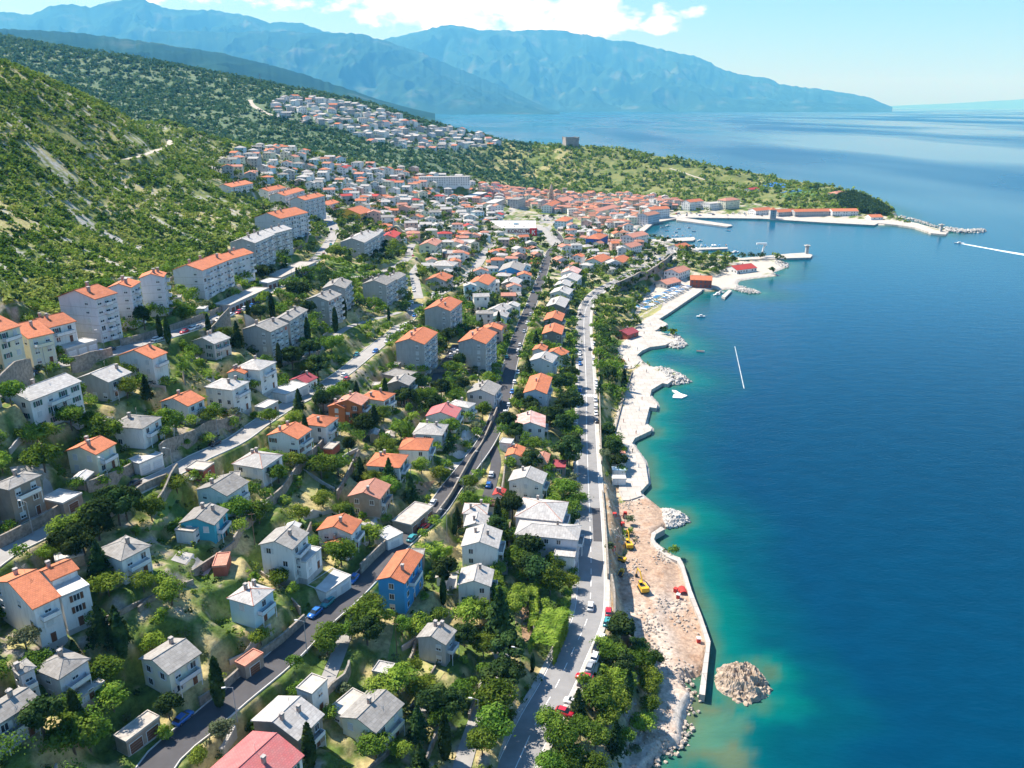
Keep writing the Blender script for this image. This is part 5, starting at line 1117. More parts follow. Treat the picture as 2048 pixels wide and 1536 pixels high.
# ------------------------------------------------------------------ leaves
def leaf_mat(name, a, b, c, sc_=.35):
    m = bpy.data.materials.new(name); m.use_nodes = True; n = m.node_tree.nodes; l = m.node_tree.links; n.remove(n['Principled BSDF']); out = [x for x in n if x.type == 'OUTPUT_MATERIAL'][0]
    g = n.new('ShaderNodeNewGeometry'); ns = n.new('ShaderNodeTexNoise'); ns.inputs['Scale'].default_value = sc_; ns.inputs['Detail'].default_value = 4; l.new(g.outputs['Position'], ns.inputs['Vector'])
    cr = n.new('ShaderNodeValToRGB'); e = cr.color_ramp.elements; e[0].position = .36; e[0].color = (*a, 1); e[1].position = .66; e[1].color = (*c, 1); x = e.new(.5); x.color = (*b, 1); l.new(ns.outputs['Fac'], cr.inputs[0])
    oi = n.new('ShaderNodeObjectInfo'); mr = n.new('ShaderNodeMapRange'); mr.inputs['To Min'].default_value = .72; mr.inputs['To Max'].default_value = 1.3; l.new(oi.outputs['Random'], mr.inputs['Value'])
    mr2 = n.new('ShaderNodeMapRange'); mr2.inputs['To Min'].default_value = .485; mr2.inputs['To Max'].default_value = .515; l.new(oi.outputs['Random'], mr2.inputs['Value'])
    hs = n.new('ShaderNodeHueSaturation'); l.new(mr.outputs[0], hs.inputs['Value']); l.new(mr2.outputs[0], hs.inputs['Hue']); l.new(cr.outputs[0], hs.inputs['Color'])
    d = n.new('ShaderNodeBsdfDiffuse'); t = n.new('ShaderNodeBsdfTranslucent'); mx = n.new('ShaderNodeMixShader'); mx.inputs[0].default_value = .3; l.new(hs.outputs[0], d.inputs[0]); l.new(hs.outputs[0], t.inputs[0]); l.new(d.outputs[0], mx.inputs[1]); l.new(t.outputs[0], mx.inputs[2]); l.new(mx.outputs[0], out.inputs['Surface']); return m
L_GREEN = leaf_mat('leaves_green', (.05, .10, .015), (.105, .18, .025), (.18, .26, .04)); L_LIGHT = leaf_mat('leaves_light', (.10, .165, .02), (.18, .26, .035), (.28, .35, .055))
L_DARK = leaf_mat('leaves_dark', (.02, .045, .016), (.042, .08, .024), (.08, .125, .036)); L_OLIVE = leaf_mat('leaves_olive', (.07, .095, .045), (.12, .15, .075), (.18, .21, .11))
L_TEAL = leaf_mat('leaves_haze_tint', (.035, .09, .04), (.075, .15, .065), (.13, .20, .085), .06)  # bluish green: distance haze of the second hill put into the leaf colour
L_SCRUB = leaf_mat('leaves_scrub', (.085, .155, .025), (.17, .25, .04), (.29, .33, .08), .06); M_BARK = mat('bark', (.16, .12, .085), c2=(.08, .06, .045), scale=3, bump=.4)
def quads(C, Nn, s, rs):
    n = len(C); r = rs.normal(size=(n, 3)); a = np.cross(Nn, r); a /= np.linalg.norm(a, axis=1)[:, None] + 1e-9; b = np.cross(Nn, a); b /= np.linalg.norm(b, axis=1)[:, None] + 1e-9
    s = s * rs.uniform(.6, 1.35, n); a = a * s[:, None]; b = b * (s * rs.uniform(.55, 1.0, n))[:, None]
    V = np.stack([C - a - b * .6, C + a * .8 - b, C + a + b * .7, C - a * .7 + b], 1).reshape(-1, 3); return V
def crown(shape, N, s, rs, flat=False):
    """unit tree: height about 1, crown radius about .5 (scaled later)"""
    if shape == 'cypress':
        t = rs.beta(1.3, 1.6, N); z = .06 + t * .94; r = .115 * np.sin(np.pi * np.clip(t * .93 + .07, 0, 1)) ** .6 * rs.uniform(.75, 1.06, N) * (1 - .25 * t); a = rs.uniform(0, 6.283, N)
        C = np.stack([r * np.cos(a), r * np.sin(a), z], 1); Nn = np.stack([np.cos(a), np.sin(a), .35 + 0 * a], 1)
    elif shape == 'conifer':
        t = rs.uniform(0, 1, N) ** 1.35; z = .12 + t * .88; lay = .75 + .25 * np.cos(z * 55); a = rs.uniform(0, 6.283, N); r = .33 * (1 - t) ** .8 * lay * rs.uniform(.45, 1.08, N); C = np.stack([r * np.cos(a), r * np.sin(a), z - .05 * r], 1); Nn = np.stack([np.cos(a), np.sin(a), .8 + 0 * a], 1)
    else:
        nl = {'round': 15, 'loose': 13, 'bush': 7}[shape]; k = rs.randint(0, nl, N)
        az = rs.uniform(0, 6.283, nl); rad = np.sqrt(rs.uniform(0.02, 1, nl)) * .34; zc = {'round': .60, 'loose': .62, 'bush': .42}[shape] + rs.uniform(-.2, .2, nl) * (1 - rad / .5); zc[0] = .8; rad[0] = .05
        lr = rs.uniform(.13, .22, nl) * (1 if shape != 'loose' else .8); lc = np.stack([rad * np.cos(az), rad * np.sin(az), zc], 1)
        d = rs.normal(size=(N, 3)); d[:, 2] = d[:, 2] * .9 + .25; d /= np.linalg.norm(d, axis=1)[:, None]; rr = lr[k] * (1 + rs.normal(size=N) * .13) * np.where(rs.rand(N) < .13, rs.uniform(1.1, 1.5, N), 1)
        C = lc[k] + d * rr[:, None] * np.array([1.1, 1.1, .85]); Nn = d + np.array([0, 0, .25])
    Nn = Nn + rs.normal(size=Nn.shape) * .45; return C, Nn
def tree_mesh(name, shape, N, s, lm, seed):
    rs = np.random.RandomState(seed); C, Nn = crown(shape, N, s, rs); V = quads(C, Nn, s, rs); return mesh_np(name, V, np.arange(len(V)).reshape(-1, 4), [lm])
def trunk_mesh(h=.62, r=.028, seed=0, limbs=True):
    rng = random.Random(seed); m = MB(); m.tube((0, 0, -.12), (.01, 0, h * .55), r, M_BARK, r * .75, 7); m.tube((.01, 0, h * .55), (0, .01, h), r * .75, M_BARK, r * .35, 6)
    if limbs:
        for k in range(5): a = k * 1.25 + rng.random(); z = h * rng.uniform(.45, .8); m.tube((0, 0, z), (math.cos(a) * .2, math.sin(a) * .2, z + .17), r * .45, M_BARK, r * .15, 5)
    return m.mesh('trunk')
TK = [  # name, label, crown variants, base height range, width factor
 ('garden_tree', 'round green garden tree', [tree_mesh('crown', 'round', 3300, .026, L_GREEN, s) for s in (1, 2, 3)], (5, 8.5), 1.15),
 ('light_green_tree', 'light green leafy tree', [tree_mesh('crown', 'round', 3000, .027, L_LIGHT, s) for s in (4, 5, 6)], (4, 7), 1.2),
 ('dark_tree', 'dark green dense tree', [tree_mesh('crown', 'loose', 3300, .027, L_DARK, s) for s in (7, 8)], (7, 11), 1.1),
 ('olive_tree', 'silvery olive tree', [tree_mesh('crown', 'loose', 2500, .024, L_OLIVE, s) for s in (9, 10)], (3.5, 5.5), 1.25),
 ('cypress', 'slim dark cypress', [tree_mesh('crown', 'cypress', 1500, .024, L_DARK, 11)], (8, 13), 1.0),
 ('fir_tree', 'pointed dark fir tree', [tree_mesh('crown', 'conifer', 1900, .03, L_DARK, 12)], (7, 11), 1.2),
 ('fruit_bush', 'low bright green bush', [tree_mesh('crown', 'bush', 1100, .045, L_LIGHT, s) for s in (13, 14)], (2.2, 3.6), 1.25)]
TRK = [trunk_mesh(seed=k) for k in range(3)]; TRKS = trunk_mesh(.85, .02, 5, False)
def put_tree(k, x, y, h, w, rng):
    nm, lab, ms, _, wf = TK[k]; z = float(H(x, y)); root = empty(nm, (x, y, z), rng.uniform(0, 6.28)); root.scale = (w, w, h)
    link('crown', rng.choice(ms), root); link('trunk', TRKS if k in (4, 5) else rng.choice(TRK), root); return root
# hand-placed trees (kind, px, py of the foot, height)
HAND = [(4,440,1415,12),(4,248,1320,11),(4,162,1480,11),(5,240,1290,9),(5,205,1285,9),(6,330,1478,3.5),(2,340,1440,6),(2,90,1475,8),(0,150,1505,8),(0,180,1500,8),(4,622,1540,11),(5,1000,1275,14),(2,870,1435,8),(2,900,1440,8),(2,1020,1330,9),(2,1005,1390,9),(0,990,1430,9),(0,985,1480,8),(0,965,1510,7),
 (2,1135,935,13),(0,1095,1470,8),(0,1120,1500,9),(0,1160,1480,7),(0,1190,1500,8),(1,1215,1450,7),(1,1230,1410,8),(0,1225,1330,8),(2,1240,1345,8),(0,1200,1400,8),(1,1255,1380,6),(1,1295,1395,7),(2,1225,1310,7),(0,1250,1490,6),(0,1140,1540,8),(0,1100,1560,8),(0,1190,1560,8),
 (2,1055,1160,9),(2,1080,1180,10),(0,1050,1130,9),(0,1100,1190,9),(0,1030,1140,7),(1,935,1260,8),(0,960,1250,7),(0,745,1240,7),(0,730,1265,8),(2,735,1290,8),(1,740,1095,7),(0,700,1280,5),(0,660,1290,6),(0,655,1310,7),
 (4,338,690,10),(4,322,680,9),(2,290,660,9),(4,617,690,12),(4,672,665,12),(4,690,640,11),(4,755,600,9),(2,240,1050,10),(2,255,1040,9),(2,225,1030,8),(0,45,1125,4),(0,185,1050,6),(2,200,1080,10),(2,170,1110,9),(2,150,1130,10),
 (2,1215,640,9),(2,1225,660,9),(2,1205,690,9),(2,1215,720,9),(0,1200,745,7),(2,1225,600,8),(2,1240,620,8),(0,1205,655,9),(2,1150,690,8),(2,1145,665,8),(2,1130,740,9),(2,1120,790,11),(2,1140,770,10),(2,1140,830,12),(2,1110,850,9),(2,1125,870,10),
 (2,1415,545,9),(2,1430,540,9),(2,1442,548,9),(2,1425,530,8),(2,1450,538,9),(5,1448,530,10),(2,1180,455,12),(2,1190,462,11),(1,1215,690,6)]
rngT = random.Random(5); TREES = []
for k, px, py, h in HAND:
    if px > 1085 and py > 1300: h *= .8
    p = hit(px, py); w = (h * (1 if k in (4, 5) else rngT.uniform(.95, 1.15))) if k in (4, 5) else max(h * rngT.uniform(.9, 1.1), 3); TREES.append((k, p[0], p[1], h, w)); occ_mark(p[0], p[1], w * .3, 1)
def poisson(n, ylo, yhi, rmin, seed, fn, half=.72):
    rs = np.random.RandomState(seed); cell = {}; out = []
    Yc = np.sqrt(rs.uniform(ylo ** 2, yhi ** 2, n)) if yhi < 600 else rs.uniform(ylo, yhi, n); Xc = rs.uniform(-half, half, n) * (Yc + 30)
    ok = fn(Xc, Yc); Xc = Xc[ok]; Yc = Yc[ok]
    for x, y in zip(Xc, Yc):
        r = rmin(y); i, j = int(x // r), int(y // r); bad = False
        for a in (-1, 0, 1):
            for b in (-1, 0, 1):
                for (u, v) in cell.get((i + a, j + b), ()):
                    if (u - x) ** 2 + (v - y) ** 2 < r * r: bad = True; break
                if bad: break
            if bad: break
        if not bad: cell.setdefault((i, j), []).append((x, y)); out.append((x, y))
    return out
def towngrow(x, y):
    i = np.clip((y - RY0).astype(int), 0, OCC.shape[0] - 1); j = np.clip((x - RX0).astype(int), 0, OCC.shape[1] - 1)
    return (OCC[i, j] == 0) & INTOWN[i, j] & (fbm(x / 16 + 5, y / 16, 3) > .40) & ~((x > 60) & (y > 330) & (y < 460)) 
gpts = poisson(24000, 70, 470, lambda y: 4.3, 3, towngrow)
for x, y in gpts:
    t = fbm(np.array([x / 30 + 50.]), np.array([y / 30.]), 2)[0]; r = rngT.random()
    k = (2 if r < .3 else 0) if t < .45 else (1 if r < .4 else 0)
    if r > .93: k = 3
    elif r > .90: k = 4
    elif r > .86: k = 5
    elif r > .70: k = 6
    lo, hi = TK[k][3]; h = rngT.uniform(lo, hi) * .95; w = h * TK[k][4] * rngT.uniform(.8, 1.05)
    if k in (4, 5): w = h
    o_ = occ(np.array([x + w * .3, x - w * .3, x, x]), np.array([y, y, y + w * .3, y - w * .3]))
    if (o_ > 0).sum() >= 2: h *= .62; w *= .62
    TREES.append((k, x, y, h, w))
scored = sorted(TREES, key=lambda t: -(t[3] * t[4]) ** .5 / math.hypot(t[1], t[2], 110) if -40 < proj(t[1], t[2], 25)[0] < 2080 and proj(t[1], t[2], 25)[1] < 1600 else 0)
IND, REST = scored[:298], scored[298:]
LMN = [(870, 1290, 'the lone house on the dry lawn'), (790, 1150, 'the bright blue house'), (575, 1080, 'the house with the planted terrace'), (500, 1210, 'the ridge lined pyramid roof'), (340, 1340, 'the blue awning house'), (120, 1340, 'the white awnings house'), (90, 1200, 'the stepped orange duplex'), (245, 1110, 'the red skylight roof'), (410, 1040, 'the teal walled house'), (185, 900, 'the bright orange roofed cream house'), (275, 850, 'the long balconied grey house'), (30, 970, 'the brown balconied house'), (365, 810, 'the lone orange gable'),
       (515, 920, 'the broad pale hipped roof'), (580, 870, 'the tall orange gabled house'), (700, 820, 'the terracotta building'), (735, 980, 'the salmon double roof'), (827, 900, 'the square orange roof'), (885, 830, 'the flat pink roof'), (1085, 1060, 'the largest grey roofed house'), (950, 1170, 'the front chimney house'), (1078, 930, 'the stone chapel'), (1072, 770, 'the long orange roofed lavender house'), (950, 690, 'the right orange tower'), (830, 690, 'the left orange tower'), (540, 670, 'the nearest grey block'), (640, 620, 'the block by the cypresses'), (170, 640, 'the three part white block'), (80, 790, 'the long pale roofed building'), (285, 720, 'the cut in balcony house'),
       (740, 1450, 'the beige house'), (575, 1440, 'the pale roof behind the red one'), (500, 1510, 'the red metal roof'), (1180, 1215, 'the road by the red parked car'), (1250, 1380, 'the site edge'), (1000, 1450, 'the garden lane'), (1105, 650, 'the matching orange pair'), (1220, 660, 'the beach pavilion'), (1430, 545, 'the red roofed beach restaurant'), (670, 755, 'the crimson roof'), (1135, 850, 'the coast road bend'), (420, 690, 'the pale gable below the top street'), (720, 500, 'the block above the lawn'), (30, 700, 'the tall cream house')]
relabel(SHEDS, 'shed', LMN)
titems = []
for k, x, y, h, w in IND:
    o = put_tree(k, x, y, h, w, rngT); px, py, _ = proj(x, y, float(H(x, y)) + h / 2); tag(o, 'x', 'tree' if k != 6 else 'bush', 'trees and bushes of the gardens'); titems.append((o, TK[k][1], px, py))
relabel(titems, 'tree', LMN)
# the rest of the greenery: masses
MASS = {L_TEAL: [], L_GREEN: [], L_LIGHT: [], L_DARK: [], L_OLIVE: [], L_SCRUB: []}
rsM = np.random.RandomState(77)
def mass_tree(lm, shape, x, y, z, h, w, N, s):
    C, Nn = crown(shape, N, s, rsM); C = C * np.array([w, w, h]) ; V = quads(C, Nn / np.array([w, w, h]) * h, s, rsM); V[:, 0] += x; V[:, 1] += y; V[:, 2] += z; MASS[lm].append(V)
for k, x, y, h, w in REST:
    d = math.hypot(x, y); lm = [L_GREEN, L_LIGHT, L_DARK, L_OLIVE, L_DARK, L_DARK, L_LIGHT][k]; mass_tree(lm, ['round', 'round', 'loose', 'loose', 'cypress', 'conifer', 'bush'][k], x, y, float(H(x, y)), h, w, int(np.clip(85000 / d, 160, 700)), np.clip(d * .0009, .16, .42))
def flush(name, label):
    tot = 0; mats_ = [m for m in MASS if MASS[m]]; Vs = []; mi_ = []
    for i, m in enumerate(mats_): v = np.concatenate(MASS[m]); Vs.append(v); mi_.append(np.full(len(v) // 4, i)); MASS[m] = []
    V = np.concatenate(Vs); me = mesh_np(name, V, np.arange(len(V)).reshape(-1, 4), mats_, np.concatenate(mi_)); tag(link(name, me), label, name.replace('_', ' '), kind='stuff'); return len(V) // 4
print('mass1', flush('background_trees', 'smaller and farther trees filling the gardens'))
# shrubs and undergrowth in the near gardens
def shrubok(x, y): return (occ(x, y) == 0) & (INTOWN[np.clip((y - RY0).astype(int), 0, OCC.shape[0] - 1), np.clip((x - RX0).astype(int), 0, OCC.shape[1] - 1)]) & (fbm(x / 11 + 80, y / 11, 3) > .38)
for x, y in poisson(26000, 70, 420, lambda y: 1.85, 9, shrubok):
    if rngT.random() < .25: continue
    lm = rngT.choice([L_GREEN, L_LIGHT, L_LIGHT, L_OLIVE, L_DARK]); h = rngT.uniform(.7, 2.0); mass_tree(lm, 'bush', x, y, float(H(x, y)) - .15, h * 1.2, h * rngT.uniform(1.1, 1.9), 34, .2)
print('mass2', flush('garden_shrubs', 'low shrubs, vines and beds between the houses'))
# mid and far town trees
def midok(x, y):
    i = np.clip((y - RY0).astype(int), 0, OCC.shape[0] - 1); j = np.clip((x - RX0).astype(int), 0, OCC.shape[1] - 1)
    return (OCC[i, j] == 0) & INTOWN[i, j] & (fbm(x / 30 + 3, y / 30, 3) > .36)
for x, y in poisson(30000, 470, 1490, lambda y: 5.6 + (y - 470) * .006, 12, midok, .6):
    px, py, _ = proj(x, y, 20)
    if not (-10 < px < 2060): continue
    old = (x > -20 and y > 900)
    if old and rngT.random() < .8: continue
    k = rngT.random(); lm = L_DARK if k < .45 else (L_GREEN if k < .85 else L_LIGHT); h = rngT.uniform(5, 9); mass_tree(lm, 'loose' if lm is L_DARK else 'round', x, y, float(H(x, y)) - .3, h, h * rngT.uniform(1.0, 1.4), 60, .75)
print('mass3', flush('town_trees', 'dark and green trees between the far houses'))
# hillside scrub: everything outside the town
def scrubs(n, seed):
    rs = np.random.RandomState(seed); v = rs.uniform(0, 1, n); Yc = np.exp(np.log(120 + 60) + v * (math.log(2600 + 60) - math.log(180))) - 60; Xc = rs.uniform(-.80, .62, n) * (Yc * .95 + 60)
    h = H(Xc, Yc); px = CX + FPX * Xc / (Yc * CP - (h - CAMZ) * SP); py = CY - FPX * (Yc * SP + (h - CAMZ) * CP) / (Yc * CP - (h - CAMZ) * SP)
    k = (px > -30) & (px < 2070) & (py < 1570) & (py > 40) & ~inside(Xc, Yc, TOWN) & (~inside(Xc, Yc, HV) | (rs.rand(n) < .35)) & (h > 1.2); s = coast_sd(Xc, Yc); k &= s > 4
    st_ = streak(Xc, Yc); k &= ~((st_ > .625) & (Xc < -60)) ; dens = fbm(Xc / 35 + 7, Yc / 35, 4); k &= dens > np.where((Xc > 60) & (Yc > 800), .37, .26)
    for nm, hw, kd, q, e in RD:
        if kd == 'gravel':
            d, _, _ = seg_dist(Xc[k], Yc[k], q, False); kk = np.nonzero(k)[0]; k[kk[d < hw + 1.5]] = False
    return Xc[k], Yc[k], h[k]
Xc, Yc, Hc = scrubs(115000, 4)
print('scrub', len(Xc))
for x, y, z in zip(Xc, Yc, Hc):
    d = math.hypot(x, y); r = (.7 + d * .0023) * rngT.uniform(.6, 1.35)
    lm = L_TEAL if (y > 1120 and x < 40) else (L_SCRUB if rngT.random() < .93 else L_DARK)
    mass_tree(lm, 'bush', x, y, z - r * .35, r * 1.6, r * 2.2, 17, r * .34)
WD = polyhit([(1672,400),(1690,388),(1712,392),(1752,408),(1782,426),(1790,432),(1745,432),(1700,424),(1680,415)]); lo = WD.min(0); hi = WD.max(0)
for _ in range(900):
    x, y = rngT.uniform(lo[0], hi[0]), rngT.uniform(lo[1], hi[1])
    if inside(np.array([x]), np.array([y]), WD)[0] and foot_clear(x, y, 3): h = rngT.uniform(6, 10); mass_tree(L_DARK, 'loose', x, y, float(H(x, y)) - .5, h, h * 1.1, 60, .8)
print('mass4', flush('hillside_scrub', 'green scrub covering the stony hillsides'))
print('trees', time.time() - T0, len(bpy.data.objects))
# ------------------------------------------------------------------ garden and street walls
def smooth_line(px, step=3.0):
    return resample(np.array([hit_xy(p) for p in px]), step)
def wall_thing(px, hgt, lab, th_=.45, mt=None, name='stone_wall', up=None, xy=None):
    q = smooth_line(px, 2.5) if xy is None else xy; N = offs(q); e = H(q[:, 0], q[:, 1]); lo = np.minimum(H(q[:, 0] + N[:, 0] * 1.5, q[:, 1] + N[:, 1] * 1.5), H(q[:, 0] - N[:, 0] * 1.5, q[:, 1] - N[:, 1] * 1.5)); hi = 2 * e - lo if up is None else e
    top = np.maximum(e + hgt * .5, np.maximum(hi, e) + hgt * .35) ; top = np.maximum(top, lo + hgt)
    k = 2; top = np.convolve(np.pad(top, k, mode='edge'), np.ones(2 * k + 1) / (2 * k + 1), 'valid') if len(top) > 5 else top
    mb = MB(); a = q + N * th_ / 2; b = q - N * th_ / 2; n = len(q); i0 = len(mb.v); m = mt or M_STONE; mi = mb.mi(m)
    for i in range(n): z = top[i]; mb.v += [(a[i, 0], a[i, 1], lo[i] - 1), (a[i, 0], a[i, 1], z), (b[i, 0], b[i, 1], z), (b[i, 0], b[i, 1], lo[i] - 1)]
    for i in range(n - 1):
        for k in range(3): mb.f.append((i0 + 4 * i + k, i0 + 4 * i + k + 1, i0 + 4 * i + 5 + k, i0 + 4 * i + 4 + k)); mb.m.append(mi)
    mb.f.append((i0, i0 + 1, i0 + 2, i0 + 3)); mb.m.append(mi); j = i0 + 4 * (n - 1); mb.f.append((j + 3, j + 2, j + 1, j)); mb.m.append(mi)
    return tag(mb.build(name), lab, 'wall', 'stone garden and street walls')
WALLS = [([(0,1098),(60,1068),(125,1030)],3.0,'tall stone street wall at the left edge below the brown balconied house'),([(176,985),(230,965),(268,948)],2.6,'stone street wall left of the white triple garage'),([(322,915),(400,872),(440,855),(482,838)],3.0,'long stone wall running uphill right of the white triple garage'),
 ([(205,1050),(250,1012),(290,982),(335,965)],2.4,'curved wall under the verge of the upper street beside the dark tree'),([(360,965),(345,975),(330,1000),(300,1030)],2.2,'terrace wall below the brick hut'),([(648,892),(600,945),(556,1002),(505,1048),(470,1094)],3.2,'long tall garden wall below the tall orange gabled house'),([(470,1094),(420,1135),(385,1150)],2.0,'lower end of the garden wall beside the planted terrace house'),
 ([(278,1225),(300,1205),(335,1180)],1.8,'short wall crossing the dark orchard'),([(400,1412),(450,1380),(505,1330),(560,1290),(610,1245)],2.2,'stone wall along the upper side of the dark street'),([(722,1148),(760,1110),(790,1085)],3.0,'concrete wall beside the small driveway above the blue house'),([(870,1040),(900,1000),(922,960),(945,918),(975,868),(995,820)],2.0,'wall between the gardens and the middle of the dark street'),
 ([(640,1412),(690,1368),(700,1342)],2.0,'wall right of the small white flat roofed house'),([(832,1275),(825,1320),(805,1345)],1.5,'left boundary wall of the lone house on the dry lawn'),([(915,1275),(960,1288),(975,1300)],2.0,'wall between the lone house and the garden lane'),([(973,1345),(962,1375),(945,1420),(938,1440)],1.6,'long low wall on the left of the garden lane'),
 ([(845,1545),(870,1480),(890,1450)],1.4,'left of two garden bed walls near the bottom'),([(870,1480),(900,1455)],1.3,'right of two garden bed walls near the bottom'),([(705,940),(690,965),(675,1000)],1.6,'wall of the narrow garden above the salmon double roof'),([(720,905),(707,940)],1.6,'upper wall of the narrow garden beside the tall orange gabled house'),
 ([(242,692),(300,678),(380,650),(425,632),(480,608)],2.6,'long dark retaining wall above the top street'),([(145,748),(185,735),(225,712)],3.0,'stone retaining wall below the top street parked cars'),([(0,800),(40,778),(70,770)],2.5,'retaining wall behind the long pale roofed building'),([(655,552),(700,560),(745,560),(790,545)],2.0,'curved wall under the green lawn'),([(565,512),(610,490),(640,470)],2.4,'bank wall of the loop above the top street'),([(560,735),(600,722),(640,708)],1.6,'low wall along the little upper lane'),
 ([(985,792),(1000,758),(1010,735)],2.4,'pale wall below the lavender gabled house'),([(1142,1010),(1146,950),(1148,900)],1.2,'low parapet between the chapel garden and coast road'),([(1012,915),(1008,960),(1000,1000)],1.6,'garden wall beside the tiny orange house'),([(1018,1095),(1020,1040),(1024,1000)],1.5,'yard wall left of the largest grey roofed house'),([(830,745),(905,742),(985,730)],1.5,'yard wall in front of the orange towers'),
 ([(1222,1170),(1228,1205),(1232,1250),(1262,1300),(1268,1340)],1.6,'pale curved wall between the parked red car and the site'),([(1205,985),(1210,1040),(1213,1100),(1216,1160)],1.1,'low sea side parapet of the coast road beside the site'),([(1196,700),(1198,760),(1200,850),(1203,930)],.9,'low sea side parapet of the coast road above the promenade'),([(1265,745),(1250,790),(1236,840),(1226,880)],1.2,'pale curved wall behind the promenade'),([(1290,575),(1275,605),(1262,622)],2.0,'low wall at the end of the gravel boat park')]
for px, hg, lab in WALLS: wall_thing(px, hg, lab)
# big retaining wall holding the road above the boat park
wall_thing([(1232,585),(1262,572),(1295,556),(1328,537),(1343,524)], 7.5, 'high brown retaining wall holding up the coast road bend', th_=1.2)
# terrace walls scattered through the gardens, following the slope
rw = random.Random(21); nW = 0
LW = []
for _ in range(900):
    if nW >= 70: break
    y = rw.uniform(85, 360); x = rw.uniform(-.68, .04) * (y + 30); 
    if occ(np.array([x]), np.array([y]))[0] or not towngrow(np.array([x]), np.array([y]))[0]: continue
    gx = float(H(x + 4, y) - H(x - 4, y)); gy = float(H(x, y + 4) - H(x, y - 4)); a = math.atan2(gx, -gy) if rw.random() < .75 else math.atan2(gy, gx); L = rw.uniform(8, 20); ts = np.linspace(-L / 2, L / 2, max(4, int(L / 2.2))); xs = x + np.cos(a) * ts; ys = y + np.sin(a) * ts
    if occ(xs, ys).any() or any((x - u) ** 2 + (y - v) ** 2 < 150 for u, v in LW): continue
    LW.append((x, y)); o = wall_thing(None, rw.uniform(.8, 1.5), 'x', .35, rw.choice([M_STONE, M_CONC]), xy=np.stack([xs, ys], 1)); px, py, _ = proj(x, y, float(H(x, y))); LW[-1] = (x, y); nW += 1; o['_p'] = (px, py)
it = [(o, 'short terrace wall', o['_p'][0], o['_p'][1]) for o in COL.objects if '_p' in o.keys()]
relabel(it, 'wall', LMN)
for o, *_ in it: del o['_p']
# ------------------------------------------------------------------ paved yards (draped patches)
def patch(px, mt, name='yard', label=None, lift=.10, step=2.0):
    w = np.array([hit_xy(p) for p in px]); lo = w.min(0); hi = w.max(0); nx = max(3, int((hi[0] - lo[0]) / step) + 1); A_, B_, C_, D_ = w
    n = 8; V = []
    for i in range(n):
        for j in range(n): s = i / (n - 1); t = j / (n - 1); p = (A_ * (1 - s) + B_ * s) * (1 - t) + (D_ * (1 - s) + C_ * s) * t; V.append((p[0], p[1], float(H(p[0], p[1])) + lift))
    ii = np.arange(n * n).reshape(n, n); Fq = np.stack([ii[:-1, :-1], ii[1:, :-1], ii[1:, 1:], ii[:-1, 1:]], -1).reshape(-1, 4); me = mesh_np(name, V, Fq, [mt]); o = link(name, me)
    m = o.data; 
    return tag(o, label, None, kind='structure')
M_SOIL = mat('tilled_soil', (.34, .22, .13), var=.3, scale=1.5, bump=.4); M_LAWN = mat('lawn', (.13, .22, .04), c2=(.20, .26, .07), scale=.8, bump=.3); M_DRYL = mat('dry_lawn', (.42, .36, .16), c2=(.24, .27, .08), scale=.5)
YARDS = [([(895,902),(940,898),(930,915),(898,912)],M_CONC),([(888,918),(925,922),(915,938),(888,935)],M_CONC),([(925,862),(962,865),(950,885),(922,880)],M_CONC),([(888,1140),(918,1140),(912,1192),(884,1190)],M_CONC),([(998,1100),(1018,1092),(1015,1150),(990,1148)],M_CONC),([(830,1310),(890,1345),(870,1372),(828,1345)],M_DRYL),([(842,1090),(888,1080),(872,1118),(838,1118)],M_LAWN),([(665,1230),(720,1240),(690,1300),(665,1290)],M_DRYL),
 ([(640,545),(700,555),(760,545),(655,510)],M_LAWN),([(610,940),(640,965),(630,1000),(600,980)],M_DRYL),([(480,985),(540,990),(520,1035),(470,1035)],M_DRYL),([(330,975),(365,985),(325,1060),(300,1062)],M_LAWN),([(825,965),(870,960),(850,990),(835,990)],M_SOIL),([(715,990),(735,960),(760,950),(730,1010)],M_SOIL),([(790,1245),(830,1275),(810,1330),(775,1320)],M_LAWN),([(20,1275),(60,1278),(50,1310),(15,1300)],M_DRYL),([(550,725),(640,690),(650,705),(580,745)],M_DRYL),([(735,640),(790,645),(765,680),(735,670)],M_DRYL),
 ([(1040,1215),(1060,1210),(1065,1280),(1045,1285)],M_SOIL),([(1010,1215),(1030,1210),(1030,1262),(1010,1265)],M_LAWN),([(1150,1240),(1212,1245),(1200,1300),(1165,1340)],M_GRAV),([(1165,1340),(1205,1310),(1175,1400),(1125,1440)],M_GRAV),([(1205,1170),(1222,1172),(1222,1258),(1206,1262)],M_GRAV),([(1295,600),(1330,590),(1320,625),(1270,640)],M_DRYL),([(1085,455),(1100,450),(1150,500),(1125,505)],M_PALE),([(1262,500),(1330,512),(1320,530),(1255,535)],M_PALE),([(60,735),(120,715),(110,735),(20,752)],M_GRAV),([(1075,428),(1140,438),(1125,452),(1080,448)],M_PALE),([(700,1060),(760,1030),(745,1075),(715,1100)],M_CONC),([(500,710),(540,700),(560,712),(520,725)],M_LAWN)]
for px, mt in YARDS: patch(px, mt, name='yard' if mt in (M_CONC, M_GRAV, M_PALE) else ('lawn' if mt is not M_SOIL else 'vegetable_bed'))
